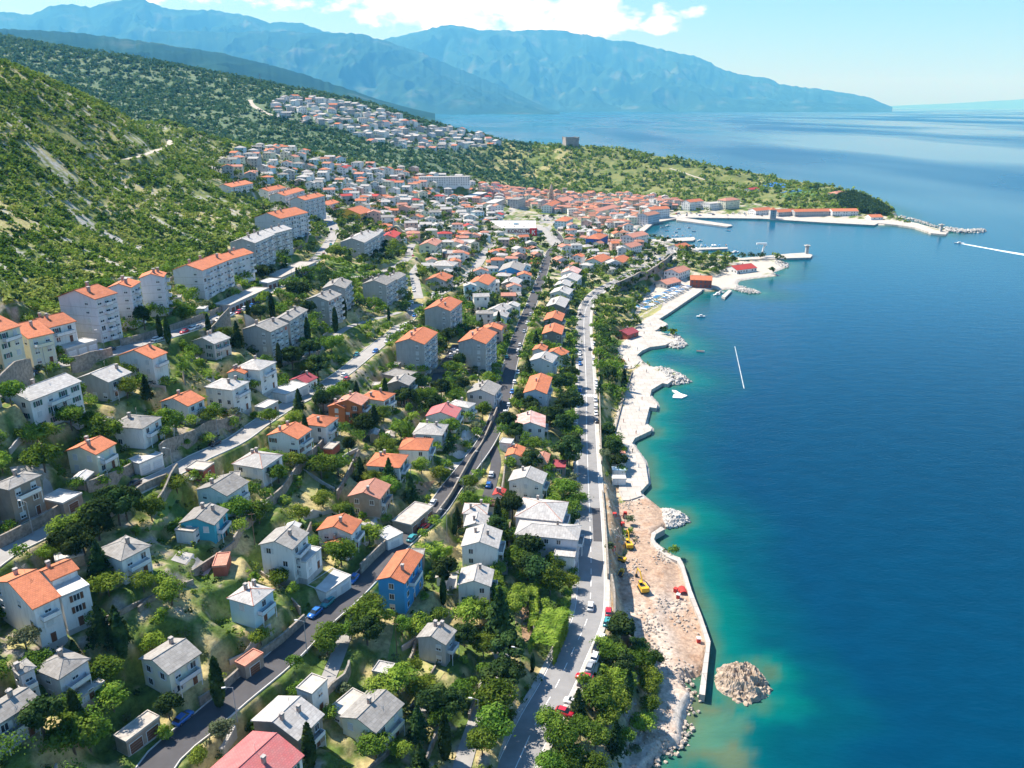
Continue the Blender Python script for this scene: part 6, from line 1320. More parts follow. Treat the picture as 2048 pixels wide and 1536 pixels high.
for _ in range(44):
    y = rw.uniform(90, 330); x = rw.uniform(-.66, .0) * (y + 30); s_ = rw.uniform(2.5, 5); a = rw.uniform(0, 1.6)
    if occ(np.array([x, x + s_, x - s_, x, x]), np.array([y, y, y, y + s_, y - s_])).any(): continue
    n = 6; gg = np.linspace(-s_, s_, n); u, v = np.meshgrid(gg, gg * rw.uniform(.5, 1)); X2 = x + u * math.cos(a) - v * math.sin(a); Y2 = y + u * math.sin(a) + v * math.cos(a); ii = np.arange(n * n).reshape(n, n); Fq = np.stack([ii[:-1, :-1], ii[:-1, 1:], ii[1:, 1:], ii[1:, :-1]], -1).reshape(-1, 4)
    mt_ = rw.choice([M_CONC, M_CONC, M_SOIL, M_DRYL, M_LAWN]); tag(link('yard' if mt_ is M_CONC else 'garden_bed', mesh_np('yard', np.stack([X2.ravel(), Y2.ravel(), H(X2.ravel(), Y2.ravel()) + .12], 1), Fq, [mt_])), kind='structure')
M_COURT = mat('court_blue', (.03, .16, .42), var=.1, scale=.2); M_COURTG = mat('court_green', (.10, .22, .08), var=.1, scale=.1)
for px, mt, nm in (([(1530,366),(1575,367),(1570,376),(1522,376)], M_COURT, 'sports_court'), ([(1560,387),(1600,384),(1612,378),(1570,384)], M_COURT, 'sports_court'), ([(1560,396),(1640,388),(1625,376),(1580,382)], M_COURTG, 'sports_field')): patch(px, mt, name=nm, lift=.5)
# ------------------------------------------------------------------ cars
CARC = {'w': ('white', (.78, .78, .77)), 'k': ('black', (.03, .03, .035)), 'b': ('blue', (.03, .16, .50)), 'r': ('red', (.50, .02, .035)), 'g': ('grey', (.30, .32, .34)), 't': ('teal', (.05, .28, .30)), 'o': ('orange', (.65, .28, .03)), 's': ('silver', (.55, .57, .58))}
M_TYRE = mat('tyre', (.025, .025, .025), var=.1); M_RIM = mat('wheel_rim', (.45, .45, .46), rough=.4, metal=.7); M_CGLASS = mat('car_glass', (.02, .03, .04), rough=.08, spec=.8, var=.1); M_LAMPW = mat('headlight_glass', (.75, .77, .78), rough=.2); M_LAMPR = mat('tail_light', (.45, .02, .02), rough=.3)
def car_parts(c):
    pm = mat('car_paint_' + CARC[c][0], CARC[c][1], rough=.28, var=.05, spec=.6); P_ = {}
    def loft(secs, mt, mb):
        k = len(secs[0]); b = len(mb.v); mi = mb.mi(mt)
        for s in secs: mb.v += s
        for i in range(len(secs) - 1):
            for j in range(k): a = b + i * k + j; a2 = b + i * k + (j + 1) % k; mb.f.append((a, a2, a2 + k, a + k)); mb.m.append(mi)
        mb.f.append(tuple(range(b + k - 1, b - 1, -1))); mb.m.append(mi); mb.f.append(tuple(range(b + (len(secs) - 1) * k, b + len(secs) * k))); mb.m.append(mi)
    sec = lambda x, w, z0, z1, t: [(x, -w, z0), (x, w, z0), (x, w + .02, (z0 + z1) / 2), (x, w * t, z1), (x, -w * t, z1), (x, -w - .02, (z0 + z1) / 2)]
    b = MB(); loft([sec(-2.05, .70, .40, .78, .9), sec(-1.9, .82, .25, .92, .92), sec(-.9, .86, .22, .98, .93), sec(.8, .86, .22, .96, .93), sec(1.55, .84, .24, .86, .92), sec(2.0, .76, .32, .72, .9), sec(2.1, .62, .4, .62, .9)], pm, b); P_['body'] = b.mesh('body', True)
    g = MB(); loft([sec(-1.75, .76, .90, .96, .95), sec(-1.25, .76, .92, 1.36, .86), sec(.25, .76, .92, 1.40, .85), sec(1.05, .76, .9, .95, .95)], M_CGLASS, g); P_['cabin'] = g.mesh('cabin')
    r = MB(); loft([[(x, -w, z), (x, w, z), (x, w * .9, z + .05), (x, -w * .9, z + .05)] for x, w, z in ((-1.3, .64, 1.345), (.3, .64, 1.385))], pm, r); P_['roof'] = r.mesh('roof')
    w = MB(); w.tube((0, -.1, 0), (0, .1, 0), .31, M_TYRE, n=14); w.tube((0, -.115, 0), (0, .115, 0), .19, M_RIM, n=10); P_['wheel'] = w.mesh('wheel')
    l = MB(); l.box((0, 0, 0), (.14, .30, .14), M_LAMPW); P_['headlight'] = l.mesh('headlight'); l = MB(); l.box((0, 0, 0), (.1, .26, .16), M_LAMPR); P_['taillight'] = l.mesh('taillight'); return P_
CP_ = {}; CFAR = {}
def put_car(c, x, y, z, rz, near):
    if c not in CP_:
        CP_[c] = car_parts(c); m = MB()
        for nm in ('body', 'cabin', 'roof'):
            me = CP_[c][nm]; b = len(m.v); m.v += [tuple(v.co) for v in me.vertices]; m.f += [tuple(b + i for i in p.vertices) for p in me.polygons]; m.m += [m.mi(me.materials[0])] * len(me.polygons)
        for sx in (-1.3, 1.3):
            for sy in (-.78, .78): m.tube((sx, sy - .1, .31), (sx, sy + .1, .31), .31, M_TYRE, n=8)
        CFAR[c] = m.mesh('parked_car')
    if not near: o = link('parked_car', CFAR[c], None, (x, y, z), rz); return o
    P_ = CP_[c]; root = empty('parked_car', (x, y, z), rz); link('body', P_['body'], root); link('cabin', P_['cabin'], root); link('roof', P_['roof'], root)
    for sx in (-1.3, 1.3):
        for sy in (-.78, .78): link('wheel', P_['wheel'], root, (sx, sy, .31))
    for sy in (-.55, .55): link('headlight', P_['headlight'], root, (2.0, sy, .62)); link('taillight', P_['taillight'], root, (-1.98, sy, .72))
    return root
CARS = """1181,1217,w 1217,1229,r 1214,1248,t 1203,1283,w 1193,1300,k 1190,1318,w 1180,1338,g 1169,1359,rp 1172,1376,kp 1146,1408,wp 1129,1430,rp 367,1440,b 632,1231,b 657,1210,t 713,1163,b 812,1078,t 839,1056,r 880,1010,s 914,967,s 979,973,b 983,952,w 1005,853,w 1007,843,s 1009,835,r 1010,827,w 1017,812,s 1024,786,b 1029,766,w 1036,747,w 1037,713,k 1029,703,w 1036,692,w 1042,665,g 1049,648,w 1055,630,s 1067,585,w 1071,570,w 1077,556,s 1082,545,w 1086,532,g 1093,515,w 1060,612,w
1161,710,w 1163,719,w 1163,730,b 1160,783,b 1160,797,w 1171,700,k 1168,630,k 1203,594,k 1192,765,w 1192,772,w 1193,779,w 1188,708,o 1190,627,w 1191,642,s 1189,656,w 1189,672,k 1188,690,w 1191,803,s 1192,817,w 1192,830,w 1193,845,k 1187,720,w 1148,857,w 1149,868,s 1150,846,w
120,1057,b 271,972,k 325,956,k 390,957,w 430,891,k 713,712,t 688,753,w 694,761,r 751,705,b 774,685,w 781,677,k 794,665,w 805,651,w 823,633,b 808,622,wp 812,618,wp 816,613,sp 820,608,wp 824,603,wp 828,598,sp 827,576,w 827,583,w 872,590,w 909,703,wp 907,710,wp 903,717,wp 898,566,w 912,552,k 935,548,w 950,535,s 833,520,k 826,512,r 824,500,k 829,540,w
62,756,w 72,747,k 163,725,w 187,717,s 211,710,b 232,703,k 310,682,w 330,677,k 363,666,r 380,661,w 392,658,s 425,650,k 438,643,w 462,633,w 478,627,r 490,620,s 503,615,b 516,607,k 553,583,w 575,568,w 575,556,w 594,557,w 604,553,k 618,539,w 631,523,w 643,511,r 652,502,k 660,491,t 665,460,k 674,461,w 663,446,w 655,436,w 462,572,b 640,455,w 618,470,w 1013,716,t 1180,1085,k"""
citems = []
for t in CARS.split():
    a = t.split(','); px, py = float(a[0]), float(a[1]); c = a[2][0]; perp = a[2].endswith('p'); p = hit(px, py)
    best = None
    for nm, (hw, q, e) in RDICT.items():
        d = np.linalg.norm(q - p[:2], axis=1); i = int(np.argmin(d))
        if best is None or d[i] < best[0]: best = (d[i], nm, i)
    d, nm, i = best; hw, q, e = RDICT[nm]; i = min(i, len(q) - 2); T = q[i + 1] - q[i]; rz = math.atan2(T[1], T[0]) + (math.pi / 2 if perp else 0) + (math.pi if rngT.random() < .5 else 0) + rngT.gauss(0, .04)
    Nn = np.array([T[1], -T[0]]) / np.linalg.norm(T); s = (p[:2] - q[i]) @ Nn; x, y = p[:2]
    if d < hw + .6 and c + str(int(px)) != 'w1181': tgt = np.sign(s) * max(abs(s), hw - 1.1) if not perp else s; x, y = q[i] + Nn * tgt + (p[:2] - q[i] - Nn * s)
    z = e[i] + .17 if abs((np.array([x, y]) - q[i]) @ Nn) < hw else float(H(x, y)) + .12
    if hw < abs((np.array([x, y]) - q[i]) @ Nn) < hw + 1.3 and nm == 'coast_road': z = e[i] + .31
    zc = proj(x, y, z)[2]; o = put_car(c, x, y, z, rz, zc < 420); tag(o, 'x', 'car', 'cars parked and driving in the town'); citems.append((o, '%s car' % CARC[c][0], px, py)); occ_mark(x, y, 2)
rc_ = random.Random(9)
for k in range(78):   # harbour quay and car parks
    if k < 42: px = rc_.uniform(1340, 1640); py = rc_.uniform(426, 433)
    elif k < 62: px = rc_.uniform(1262, 1322); py = rc_.uniform(507, 528)
    else: px = rc_.uniform(1085, 1135); py = rc_.uniform(430, 446)
    p = hit(px, py)
    if not foot_clear(p[0], p[1], 1.5) or any((p[0] - o.location.x) ** 2 + (p[1] - o.location.y) ** 2 < 9 for o, *_ in citems): continue
    z = max(1.8, p[2]) if k < 42 else p[2]; c = rc_.choice('wwwskkbrg'); o = put_car(c, p[0], p[1], z + .12, rc_.choice([0, math.pi / 2]) + rc_.gauss(0, .05), False); tag(o, 'x', 'car', 'cars parked and driving in the town'); citems.append((o, '%s car' % CARC[c][0], px, py))
LMC = LMN + [(1178, 790, 'the zebra crossing'), (1168, 635, 'the coast road curve'), (1540, 420, 'the square harbour tower'), (1395, 410, 'the white harbour office'), (1290, 515, 'the end of the coast road'), (1105, 440, 'the supermarket'), (840, 600, 'the upper street fork'), (662, 470, 'the top street bend'), (590, 550, 'the upper garage terrace'), (480, 610, 'the first garage terrace')]
relabel(citems, 'car', LMC)
# ------------------------------------------------------------------ lamps, poles, stairs
M_POLE = mat('pole_grey', (.36, .37, .37), rough=.6); M_WOOD = mat('pole_wood', (.18, .12, .08))
def lamp(px, py, h, lab, wood=False):
    p = hit(px, py); root = empty('street_lamp' if not wood else 'utility_pole', tuple(p), rngT.uniform(-.3, .3)); m = MB(); m.tube((0, 0, -.5), (0, 0, h), .11, M_WOOD if wood else M_POLE, .07); m.build('post', root)
    if wood: m = MB(); m.box((0, 0, h - .5), (1.6, .1, .12), M_WOOD); m.build('crossarm', root)
    else: m = MB(); m.tube((0, 0, h), (-1.3, 0, h + .35), .05, M_POLE); m.build('arm', root); m = MB(); m.box((-1.6, 0, h + .36), (.7, .28, .14), M_FRAME); m.build('lamp_head', root)
    tag(root, lab, 'pole' if wood else 'street lamp')
for px, py, h, lab, wd in [(614,1306,8,'tall street lamp beside the middle of the dark street',0),(475,1444,8,'street lamp at the head of the stone steps on the dark street',0),(67,1070,8,'street lamp nearest the left edge on the upper street',0),(220,978,8,'street lamp beside the bright orange roofed cream house wall',0),(349,955,8,'street lamp on the verge near the brick hut',0),(437,873,8,'street lamp by the upper end of the long stone wall',0),(894,1070,8,'street lamp above the square green lawn',0),(963,947,8,'street lamp on the fork of the dark street and lower lane',0),(927,1005,8,'thin lamp post behind the joined pale roofs',0),(95,749,8,'street lamp beside the cream house on the top street',0),(210,704,7,'bent lamp post before the ivy covered terrace',0),(242,692,8,'lamp post at the left corner of the three part white block',0),(332,655,8,'lamp post under the right end of the three part white block',0),(794,1312,9,'wooden pole in the garden left of the lone house',1),(510,1090,9,'wooden pole beside the left wall of the planted terrace house',1),(957,1455,7,'street lamp hidden in trees beside the garden lane',0),(1040,1350,7,'street lamp among the yellowish hedge trees',0),(1151,945,7,'street lamp by the shadow of the big roadside tree',0),(584,560,8,'street lamp between the garage terraces',0),(655,478,8,'street lamp at the top street bend',0),(739,528,8,'lamp post beside the block above the lawn',0),(862,560,8,'lamp post at the fork below the grey curved roof house',0)]: lamp(px, py, h, lab, wd)
def stairs():
    a = hit(437, 1497); b = hit(462, 1450); d = b[:2] - a[:2]; L = np.linalg.norm(d); root = empty('stone_steps', tuple(a), math.atan2(d[1], d[0])); n = 14; dz = (b[2] - a[2]) / n; m = MB()
    for k in range(n): m.box((L * (k + .5) / n, 0, dz * k * .5 - .8), (L / n + .02, 2.0, dz * (k + 1) * .999 + 1.8), M_CONC)
    m.build('steps', root); m = MB()
    for s in (-1, 1):
        m.tube((0, s * 1.05, .9), (L, s * 1.05, dz * n + .9), .04, M_POLE)
        for k in range(0, n, 3): m.tube((L * k / n, s * 1.05, dz * k - .5), (L * k / n, s * 1.05, dz * k + .9), .03, M_POLE, n=4)
    m.build('handrail', root); tag(root, 'stone steps descending from the dark street beside the red metal roof', 'steps')
stairs()
def mast():
    p = hit(521, 168); root = empty('lattice_mast', tuple(p)); m = MB(); m.tube((0, 0, -1), (0, 0, 22), .9, M_POLE, .35, 4)
    for k in range(3): m.box((0, 0, 14 + 3 * k), (6 - k, .5, .5), M_POLE)
    m.build('mast_frame', root); tag(root, 'thin grey mast on the ridge above the hillside village', 'mast')
mast()
# ------------------------------------------------------------------ rocks
def rock_unit(rs):
    t = (1 + 5 ** .5) / 2; v = np.array([(-1,t,0),(1,t,0),(-1,-t,0),(1,-t,0),(0,-1,t),(0,1,t),(0,-1,-t),(0,1,-t),(t,0,-1),(t,0,1),(-t,0,-1),(-t,0,1)], float) / 1.9
    return v * rs.uniform(.6, 1.25, (12, 1)) * rs.uniform(.6, 1.2, 3)
ICO = np.array([(0,11,5),(0,5,1),(0,1,7),(0,7,10),(0,10,11),(1,5,9),(5,11,4),(11,10,2),(10,7,6),(7,1,8),(3,9,4),(3,4,2),(3,2,6),(3,6,8),(3,8,9),(4,9,5),(2,4,11),(6,2,10),(8,6,7),(9,8,1)])
M_ROCK = mat('shore_rock', (.48, .41, .34), c2=(.34, .29, .24), scale=.9, bump=.5, rough=1); M_ROCKG = mat('rip_rap', (.54, .52, .48), c2=(.33, .31, .28), scale=.9, bump=.4)
def rocks(name, label, mt, items, rs):
    V = []; Fc = []; b = 0
    for x, y, z, r in items: u = rock_unit(rs) * r; a = rs.uniform(0, 6.28); ca, sa = math.cos(a), math.sin(a); u = np.stack([u[:, 0] * ca - u[:, 1] * sa + x, u[:, 0] * sa + u[:, 1] * ca + y, u[:, 2] * .8 + z], 1); V.append(u); Fc.append(ICO + b); b += 12
    return tag(link(name, mesh_np(name, np.concatenate(V), np.concatenate(Fc), [mt])), label, 'rocks', kind='stuff')
rsR = np.random.RandomState(5)
def pile(px, n, r0, r1, zf, name, label, mt, e0=0.0):
    w = np.array([at_e(a, b, e0)[:2] for a, b in px]); lo = w.min(0); hi = w.max(0); out = []
    while len(out) < n:
        x, y = rsR.uniform(lo, hi)
        if not inside(np.array([x]), np.array([y]), w)[0]: continue
        d, _, _ = seg_dist(np.array([x]), np.array([y]), w); out.append((x, y, zf(d[0]), rsR.uniform(r0, r1)))
    rocks(name, label, mt, out, rsR)
pile([(1322,1020),(1345,1022),(1366,1030),(1378,1044),(1352,1056),(1330,1058),(1318,1040)], 340, .5, 1.2, lambda d: .1 + min(d, 3) * .55, 'rip_rap', 'pile of pale boulders jutting into the sea beside the building site', M_ROCKG)
pile([(1308,735),(1340,740),(1374,756),(1381,765),(1350,772),(1330,768),(1318,755)], 330, .6, 1.4, lambda d: .1 + min(d, 3) * .5, 'rip_rap', 'spit of pale boulders beside the small pebble beach', M_ROCKG)
pile([(1340,668),(1362,675),(1374,690),(1360,699),(1335,695),(1345,682)], 260, .6, 1.4, lambda d: .1 + min(d, 3) * .5, 'rip_rap', 'boulder tip at the end of the upper concrete groyne', M_ROCKG)
pile([(1470,570),(1500,578),(1524,586),(1500,589),(1465,580)], 160, .6, 1.3, lambda d: .1 + min(d, 2) * .4, 'rip_rap', 'low boulder spit beyond the boathouse beach', M_ROCKG)
pile([(1545,520),(1575,528),(1579,535),(1560,537),(1548,530)], 130, .6, 1.5, lambda d: .1 + min(d, 2) * .5, 'rip_rap', 'boulders at the tip of the pale gravel point', M_ROCKG)
pile([(1885,455),(1930,461),(1970,459),(1973,465),(1930,467),(1890,464)], 260, .8, 1.8, lambda d: .1 + min(d, 3) * .5, 'rip_rap', 'long boulder tail beyond the outer light tower', M_ROCKG)
pile([(1796,437),(1840,446),(1885,461),(1880,456),(1838,442),(1800,432)], 160, .8, 1.6, lambda d: .4 + min(d, 2) * .7, 'rip_rap', 'boulders on the sea side of the breakwater', M_ROCKG)
out = []
for i in range(420):
    k = rsR.randint(0, 13); t = rsR.rand(); a = np.array(COAST[k]); b = np.array(COAST[k + 1])
    if k in (8, 9, 10, 11, 12): continue
    p = at_e(*(a * (1 - t) + b * t), 0)[:2] + rsR.normal(size=2) * 1.3; out.append((p[0], p[1], rsR.uniform(-.1, .7), rsR.uniform(.25, .8)))
rocks('shore_rocks', 'pale rocks edging the shore at the bottom of the site', M_ROCK, out, rsR)
out = []
for (px, py, rad, n) in ((1290,1235,5,40),(1300,1260,4,60),(1290,1300,5,70),(1350,1215,6,70),(1365,1245,4,40),(1255,1130,6,60),(1245,1080,5,60),(1240,1040,5,50),(1300,1310,4,50),(1370,1360,5,80),(1310,1480,6,60),(1280,1440,6,60),(1335,1105,4,40),(1325,1120,3,30),(1250,1010,6,60),(1240,1160,4,40)):
    c = hit(px, py)
    for _ in range(n): x, y = c[:2] + rsR.normal(size=2) * rad * .5; out.append((x, y, float(H(x, y)) + .1, rsR.uniform(.15, .6)))
rocks('rubble', 'heaps of broken stone across the building site', M_ROCK, out, rsR)
def islet():
    c = at_e(1485, 1366, 0)[:2]; n = 70; N_ = n * n; g = np.linspace(-1.25, 1.25, n); X_, Y_ = np.meshgrid(g, g); r = np.hypot(X_, Y_) * (1 + .3 * (fbm(X_ * 2 + 9, Y_ * 2, 3) - .5)); Z_ = np.maximum(1 - r ** 1.5, -.8) * 3.0 - .1 + (1 - 2 * np.abs(fbm(X_ * 3.2 + Y_ * .8, Y_ * 2.6, 5, .62) - .5) * 2.2 - .35) * 2.6 * sstep(1.1, .6, r); W_ = at_e(1537, 1366, 0)[0] - c[0]
    V = np.stack([(X_ * W_ + c[0]).ravel(), (Y_ * W_ * 1.1 + c[1]).ravel(), Z_.ravel()], 1); ii = np.arange(N_).reshape(n, n); Fq = np.stack([ii[:-1, :-1], ii[:-1, 1:], ii[1:, 1:], ii[1:, :-1]], -1).reshape(-1, 4)
    o = link('rock_islet', mesh_np('rock_islet', V, Fq, [mat('islet_rock', (.47, .38, .30), c2=(.27, .21, .15), scale=.7, bump=.6, rough=1)], smooth=False)); tag(o, 'round pale rock islet in the turquoise water off the sea wall', 'rock')
    out = []
    for _ in range(330): a = rsR.uniform(0, 6.28); q = rsR.uniform(0, 1) ** .35 * (1 + .12 * math.sin(3 * a + 1)); x = c[0] + math.cos(a) * q * W_ * .95; y = c[1] + math.sin(a) * q * W_ * 1.05; out.append((x, y, max(1 - q ** 1.5, 0) * 3.2 - .1, .25 + 1.1 * rsR.uniform() ** 2.6))
    rocks('islet_boulders', 'broken boulders lying on the rock islet', MAT['islet_rock'], out, rsR)
islet()
# ------------------------------------------------------------------ building site machines
M_YEL = mat('machine_yellow', (.70, .42, .03), var=.15, rough=.5); M_DKM = mat('machine_dark', (.05, .05, .05)); M_REDP = mat('plastic_red', (.55, .05, .04), var=.1)
def excavator(px, py, rz, lab, s=1.0, tip=None):
    p = hit(px, py); root = empty('excavator', tuple(p), rz); root.scale = (s, s, s)
    for sy in (-1.2, 1.2): m = MB(); m.box((0, sy, .45), (3.8, .6, .7), M_DKM); m.tube((-1.9, sy - .3, .45), (-1.9, sy + .3, .45), .35, M_DKM, n=10); m.tube((1.9, sy - .3, .45), (1.9, sy + .3, .45), .35, M_DKM, n=10); m.build('track', root)
    m = MB(); m.box((-.4, 0, 1.5), (4.0, 2.6, 1.1), M_YEL); m.box((-1.9, 0, 1.65), (1.3, 2.7, 1.5), M_YEL); m.box((-.9, .3, 2.15), (1.8, 1.7, .3), M_DKM); b = m.build('body', root); m = MB(); m.box((.9, .75, 2.35), (1.5, 1.0, 1.5), M_CGLASS); m.box((.9, .75, 3.15), (1.6, 1.1, .12), M_YEL); m.build('cab', b)
    m = MB(); m.tube((1.2, -.3, 1.6), (4.6, -.3, 4.6), .28, M_YEL, .24, 4); m.tube((4.6, -.3, 4.6), (7.2, -.3, 4.2), .24, M_YEL, .2, 4); bo = m.build('boom', root); m = MB(); m.tube((7.2, -.3, 4.4), (8.2, -.3, 1.6), .2, M_YEL, .16, 4); ar = m.build('arm', root); m = MB(); m.box((8.0, -.3, 1.0), (.9, 1.1, 1.0), M_DKM, top=.6); m.build('bucket', ar); tag(root, lab, 'excavator')
excavator(1286, 1181, 1.75, 'large yellow excavator with long raised boom in the middle of the site', .85); excavator(1258, 1094, 1.6, 'yellow excavator with upright boom near the rubble heaps', .75); excavator(1243, 1122, 2.6, 'small yellow excavator beside the bank at the back of the site', .55)
def small_truck(px, py, rz, lab, cc):
    p = hit(px, py); root = empty('site_truck', tuple(p), rz); root.scale = (.7, .7, .7); m = MB(); m.box((1.6, 0, 1.3), (1.5, 1.9, 1.5), cc, top=.85); m.build('cab', root); m = MB(); m.box((-.9, 0, .95), (3.2, 1.9, .25), M_DKM); m.box((-.9, .95, 1.35), (3.2, .08, .6), cc); m.box((-.9, -.95, 1.35), (3.2, .08, .6), cc); m.build('bed', root)
    for sx in (-1.5, 1.6):
        for sy in (-.85, .85): m = MB(); m.tube((sx, sy - .12, .42), (sx, sy + .12, .42), .42, M_TYRE, n=12); m.build('wheel', root)
    tag(root, lab, 'truck')
small_truck(1250, 1034, 1.4, 'red flatbed truck at the upper end of the site', M_REDP); small_truck(1242, 1150, 1.2, 'small yellow dumper truck by the back wall of the site', M_YEL)
for k, (px, py, lab) in enumerate(((1229, 1033, 'small red container nearest the bank'), (1245, 1052, 'red container below the red truck'), (1226, 1101, 'red container left of the small excavator'), (1351, 1184, 'left upright red cabin by the sea wall'), (1356, 1196, 'lower red cabin by the sea wall'), (1397, 1284, 'dark red generator box beside the sea wall bend'))):
    p = hit(px, py); root = empty('site_container', tuple(p), .3 * k); m = MB(); root.scale = (.6, .6, .6); m.box((0, 0, 1.0), (1.8, 1.6, 2.2), M_REDP); m.build('body', root); m = MB(); m.box((0, 0, 2.2), (2.0, 1.8, .18), M_FRAME if k > 3 else M_REDP); m.build('lid', root); m = MB(); m.box((0, -.83, 1.0), (.8, .06, 1.8), M_CHIMC); m.build('door', root); tag(root, lab, 'container')
p = hit(1365, 1184); m = MB()
for k in range(10): a = k * math.pi / 9; b = (k + 1) * math.pi / 9; m.poly([(p[0] + 1.2 * math.cos(a), p[1] - 1.5, p[2] + 1.2 * math.sin(a)), (p[0] + 1.2 * math.cos(b), p[1] - 1.5, p[2] + 1.2 * math.sin(b)), (p[0] + 1.2 * math.cos(b), p[1] + 1.5, p[2] + 1.2 * math.sin(b)), (p[0] + 1.2 * math.cos(a), p[1] + 1.5, p[2] + 1.2 * math.sin(a))], M_REDP)
tag(m.build('site_tent'), 'red and white arched tent by the sea wall', 'tent')
# ------------------------------------------------------------------ promenade cabins, raft, buoys, boats
for k, (px, py) in enumerate(((1237, 917), (1237, 933), (1237, 950), (1237, 967))):
    p = at_e(px, py, 1.9); root = empty('beach_cabin', (p[0], p[1], 1.9)); m = MB(); m.box((0, 0, 1.3), (5.0, 2.9 if k else 2.2, 2.6), WALL['w']); m.build('wall', root); m = MB(); m.box((0, 0, 2.72), (5.3, 3.2 if k else 2.6, .2), ROOF['s'] if k == 0 else (ROOF['W'] if k % 2 else WALL['u'])); m.build('roof', root); m = MB(); m.box((2.53, 0, 1.3), (.06, 1.3, 1.4), M_WDARK); m.build('window', root)
    tag(root, ['beach cabin with salmon roof, the farthest of the promenade cabins', 'white beach cabin just below the salmon roofed one', 'pale blue roofed cabin in the promenade row', 'white cabin nearest the building site'][k], 'cabin', 'cabins on the promenade')
def raft():
    A_ = at_e(1345, 781, .5); m = MB(); w = [tuple(at_e(a, b, .5)[:2]) for a, b in ((1344,780),(1352,781),(1362,787),(1375,791),(1363,796),(1345,795),(1347,789),(1354,789))]; slab('bathing_raft', None, .55, M_WHITEP, kind=None, label='white angular bathing raft floating off the promenade', cat='raft', bottom=-.3, world=w)
raft()
def buoys():
    pts_ = [at_e(1470 + (1488 - 1470) * t, 694 + 82 * t, .1) for t in np.linspace(0, 1, 34)]; m = MB()
    for p in pts_: m.tube((p[0], p[1] - .5, .12), (p[0], p[1] + .5, .12), .2, M_WHITEP, n=6)
    for a, b in zip(pts_[:-1], pts_[1:]): m.tube((a[0], a[1], .08), (b[0], b[1], .08), .03, M_WHITEP, n=3)
    tag(m.build('swimming_buoy_line'), 'line of white floats marking the bathing area out at sea', 'buoy line')
buoys()
def boat_mesh(L, W, top, inn, cover=None, cabin=False):
    m = MB(); st = [(-.5, .80, 0), (-.25, 1.0, 0), (.1, .98, .02), (.32, .68, .06), (.5, .03, .14)]; K = []
    for t, w, s in st: x = t * L; hw = w * W / 2; K.append([(x, -hw, .75 + s * 2), (x, -hw * .75, .1), (x, 0, -.15), (x, hw * .75, .1), (x, hw, .75 + s * 2)])
    for i in range(4):
        for j in range(4): m.poly([K[i][j], K[i + 1][j], K[i + 1][j + 1], K[i][j + 1]][::-1], top)
    m.poly(K[0], top)
    for i in range(4): a, b = K[i], K[i + 1]; m.poly([(a[0][0], a[0][1], a[0][2] - .12), (b[0][0], b[0][1], b[0][2] - .12), (b[4][0], b[4][1], b[4][2] - .12), (a[4][0], a[4][1], a[4][2] - .12)], cover or inn)
    if cover: m.box((-.05 * L, 0, .95), (L * .6, W * .7, .4), cover, top=.6)
    if cabin: m.box((-.02 * L, 0, 1.25), (L * .34, W * .66, .9), M_WHITEP, top=.8); m.box((-.02 * L, 0, 1.35), (L * .3, W * .7, .3), M_CGLASS)
    return m.mesh('boat')
BOATS = [('white motor boat', boat_mesh(6, 2.2, M_WHITEP, M_FRAME, None, True)), ('white open boat', boat_mesh(4.8, 1.9, M_WHITEP, M_DOOR)), ('boat under a blue cover', boat_mesh(5.4, 2.1, M_WHITEP, M_FRAME, M_BLUEC)), ('boat under a white cover', boat_mesh(5.4, 2.1, M_WHITEP, M_FRAME, M_WHITEC)), ('white cabin cruiser', boat_mesh(9.5, 3.2, M_WHITEP, M_FRAME, None, True))]
bitems = []
def put_boat(k, x, y, z, rz): o = link('boat', BOATS[k][1], None, (x, y, z), rz); tag(o, 'x', 'boat', 'boats in and around the harbour'); px, py, _ = proj(x, y, z); bitems.append((o, BOATS[k][0], px, py))
rb = random.Random(4)
A_, B_ = hit(1288, 622), hit(1383, 574)
for row in range(2):
    for k in range(24): t = (k + .5) / 24; p = A_ * (1 - t) + B_ * t; d = (B_ - A_)[:2]; d /= np.linalg.norm(d); nrm = np.array([-d[1], d[0]]); x, y = p[:2] + nrm * (1.5 + row * 6.5) + rb.gauss(0, .4); put_boat(rb.choice([2, 2, 3, 3, 0, 1]), x, y, float(H(x, y)) + .35, math.atan2(nrm[1], nrm[0]) + rb.gauss(0, .12))
for a, b, n, off in ((( 1283, 482), (1388, 478), 15, 1), ((1380, 497), (1455, 497), 10, 1), ((1380, 492), (1455, 491), 8, 1), ((1283, 475), (1385, 471), 9, 1), ((1375, 587), (1420, 578), 4, 1), ((1480, 519), (1560, 513), 5, 0)):
    for k in range(n): t = (k + rb.uniform(.2, .8)) / n; p = at_e(a[0] + (b[0] - a[0]) * t, a[1] + (b[1] - a[1]) * t, 0); put_boat(rb.choice([0, 0, 1, 3, 2]), p[0], p[1], -.05, math.pi / 2 + rb.gauss(0, .15))
for px, py, k in ((1336, 452, 0), (1334, 462, 1), (1352, 465, 1), (1388, 463, 1), (1325, 455, 1), (1358, 458, 1), (1378, 456, 1), (1457, 462, 1), (1400, 482, 0), (1470, 505, 4), (1395, 504, 4), (1402, 634, 0), (1401, 704, 1), (1434, 590, 0), (1441, 586, 0), (1310, 496, 0)): p = at_e(px, py, 0); put_boat(k, p[0], p[1], -.05, rb.uniform(-.5, .5))
relabel(bitems, 'boat', [(1336, 480, 'the upper mooring pier'), (1420, 496, 'the lower mooring pier'), (1408, 442, 'the slanting stone pier'), (1400, 570, 'the orange boathouse'), (1290, 620, 'the gravel end of the boat park'), (1340, 600, 'the middle of the boat park'), (1523, 500, 'the dock crane'), (1400, 660, 'the boulder tip of the upper groyne')])
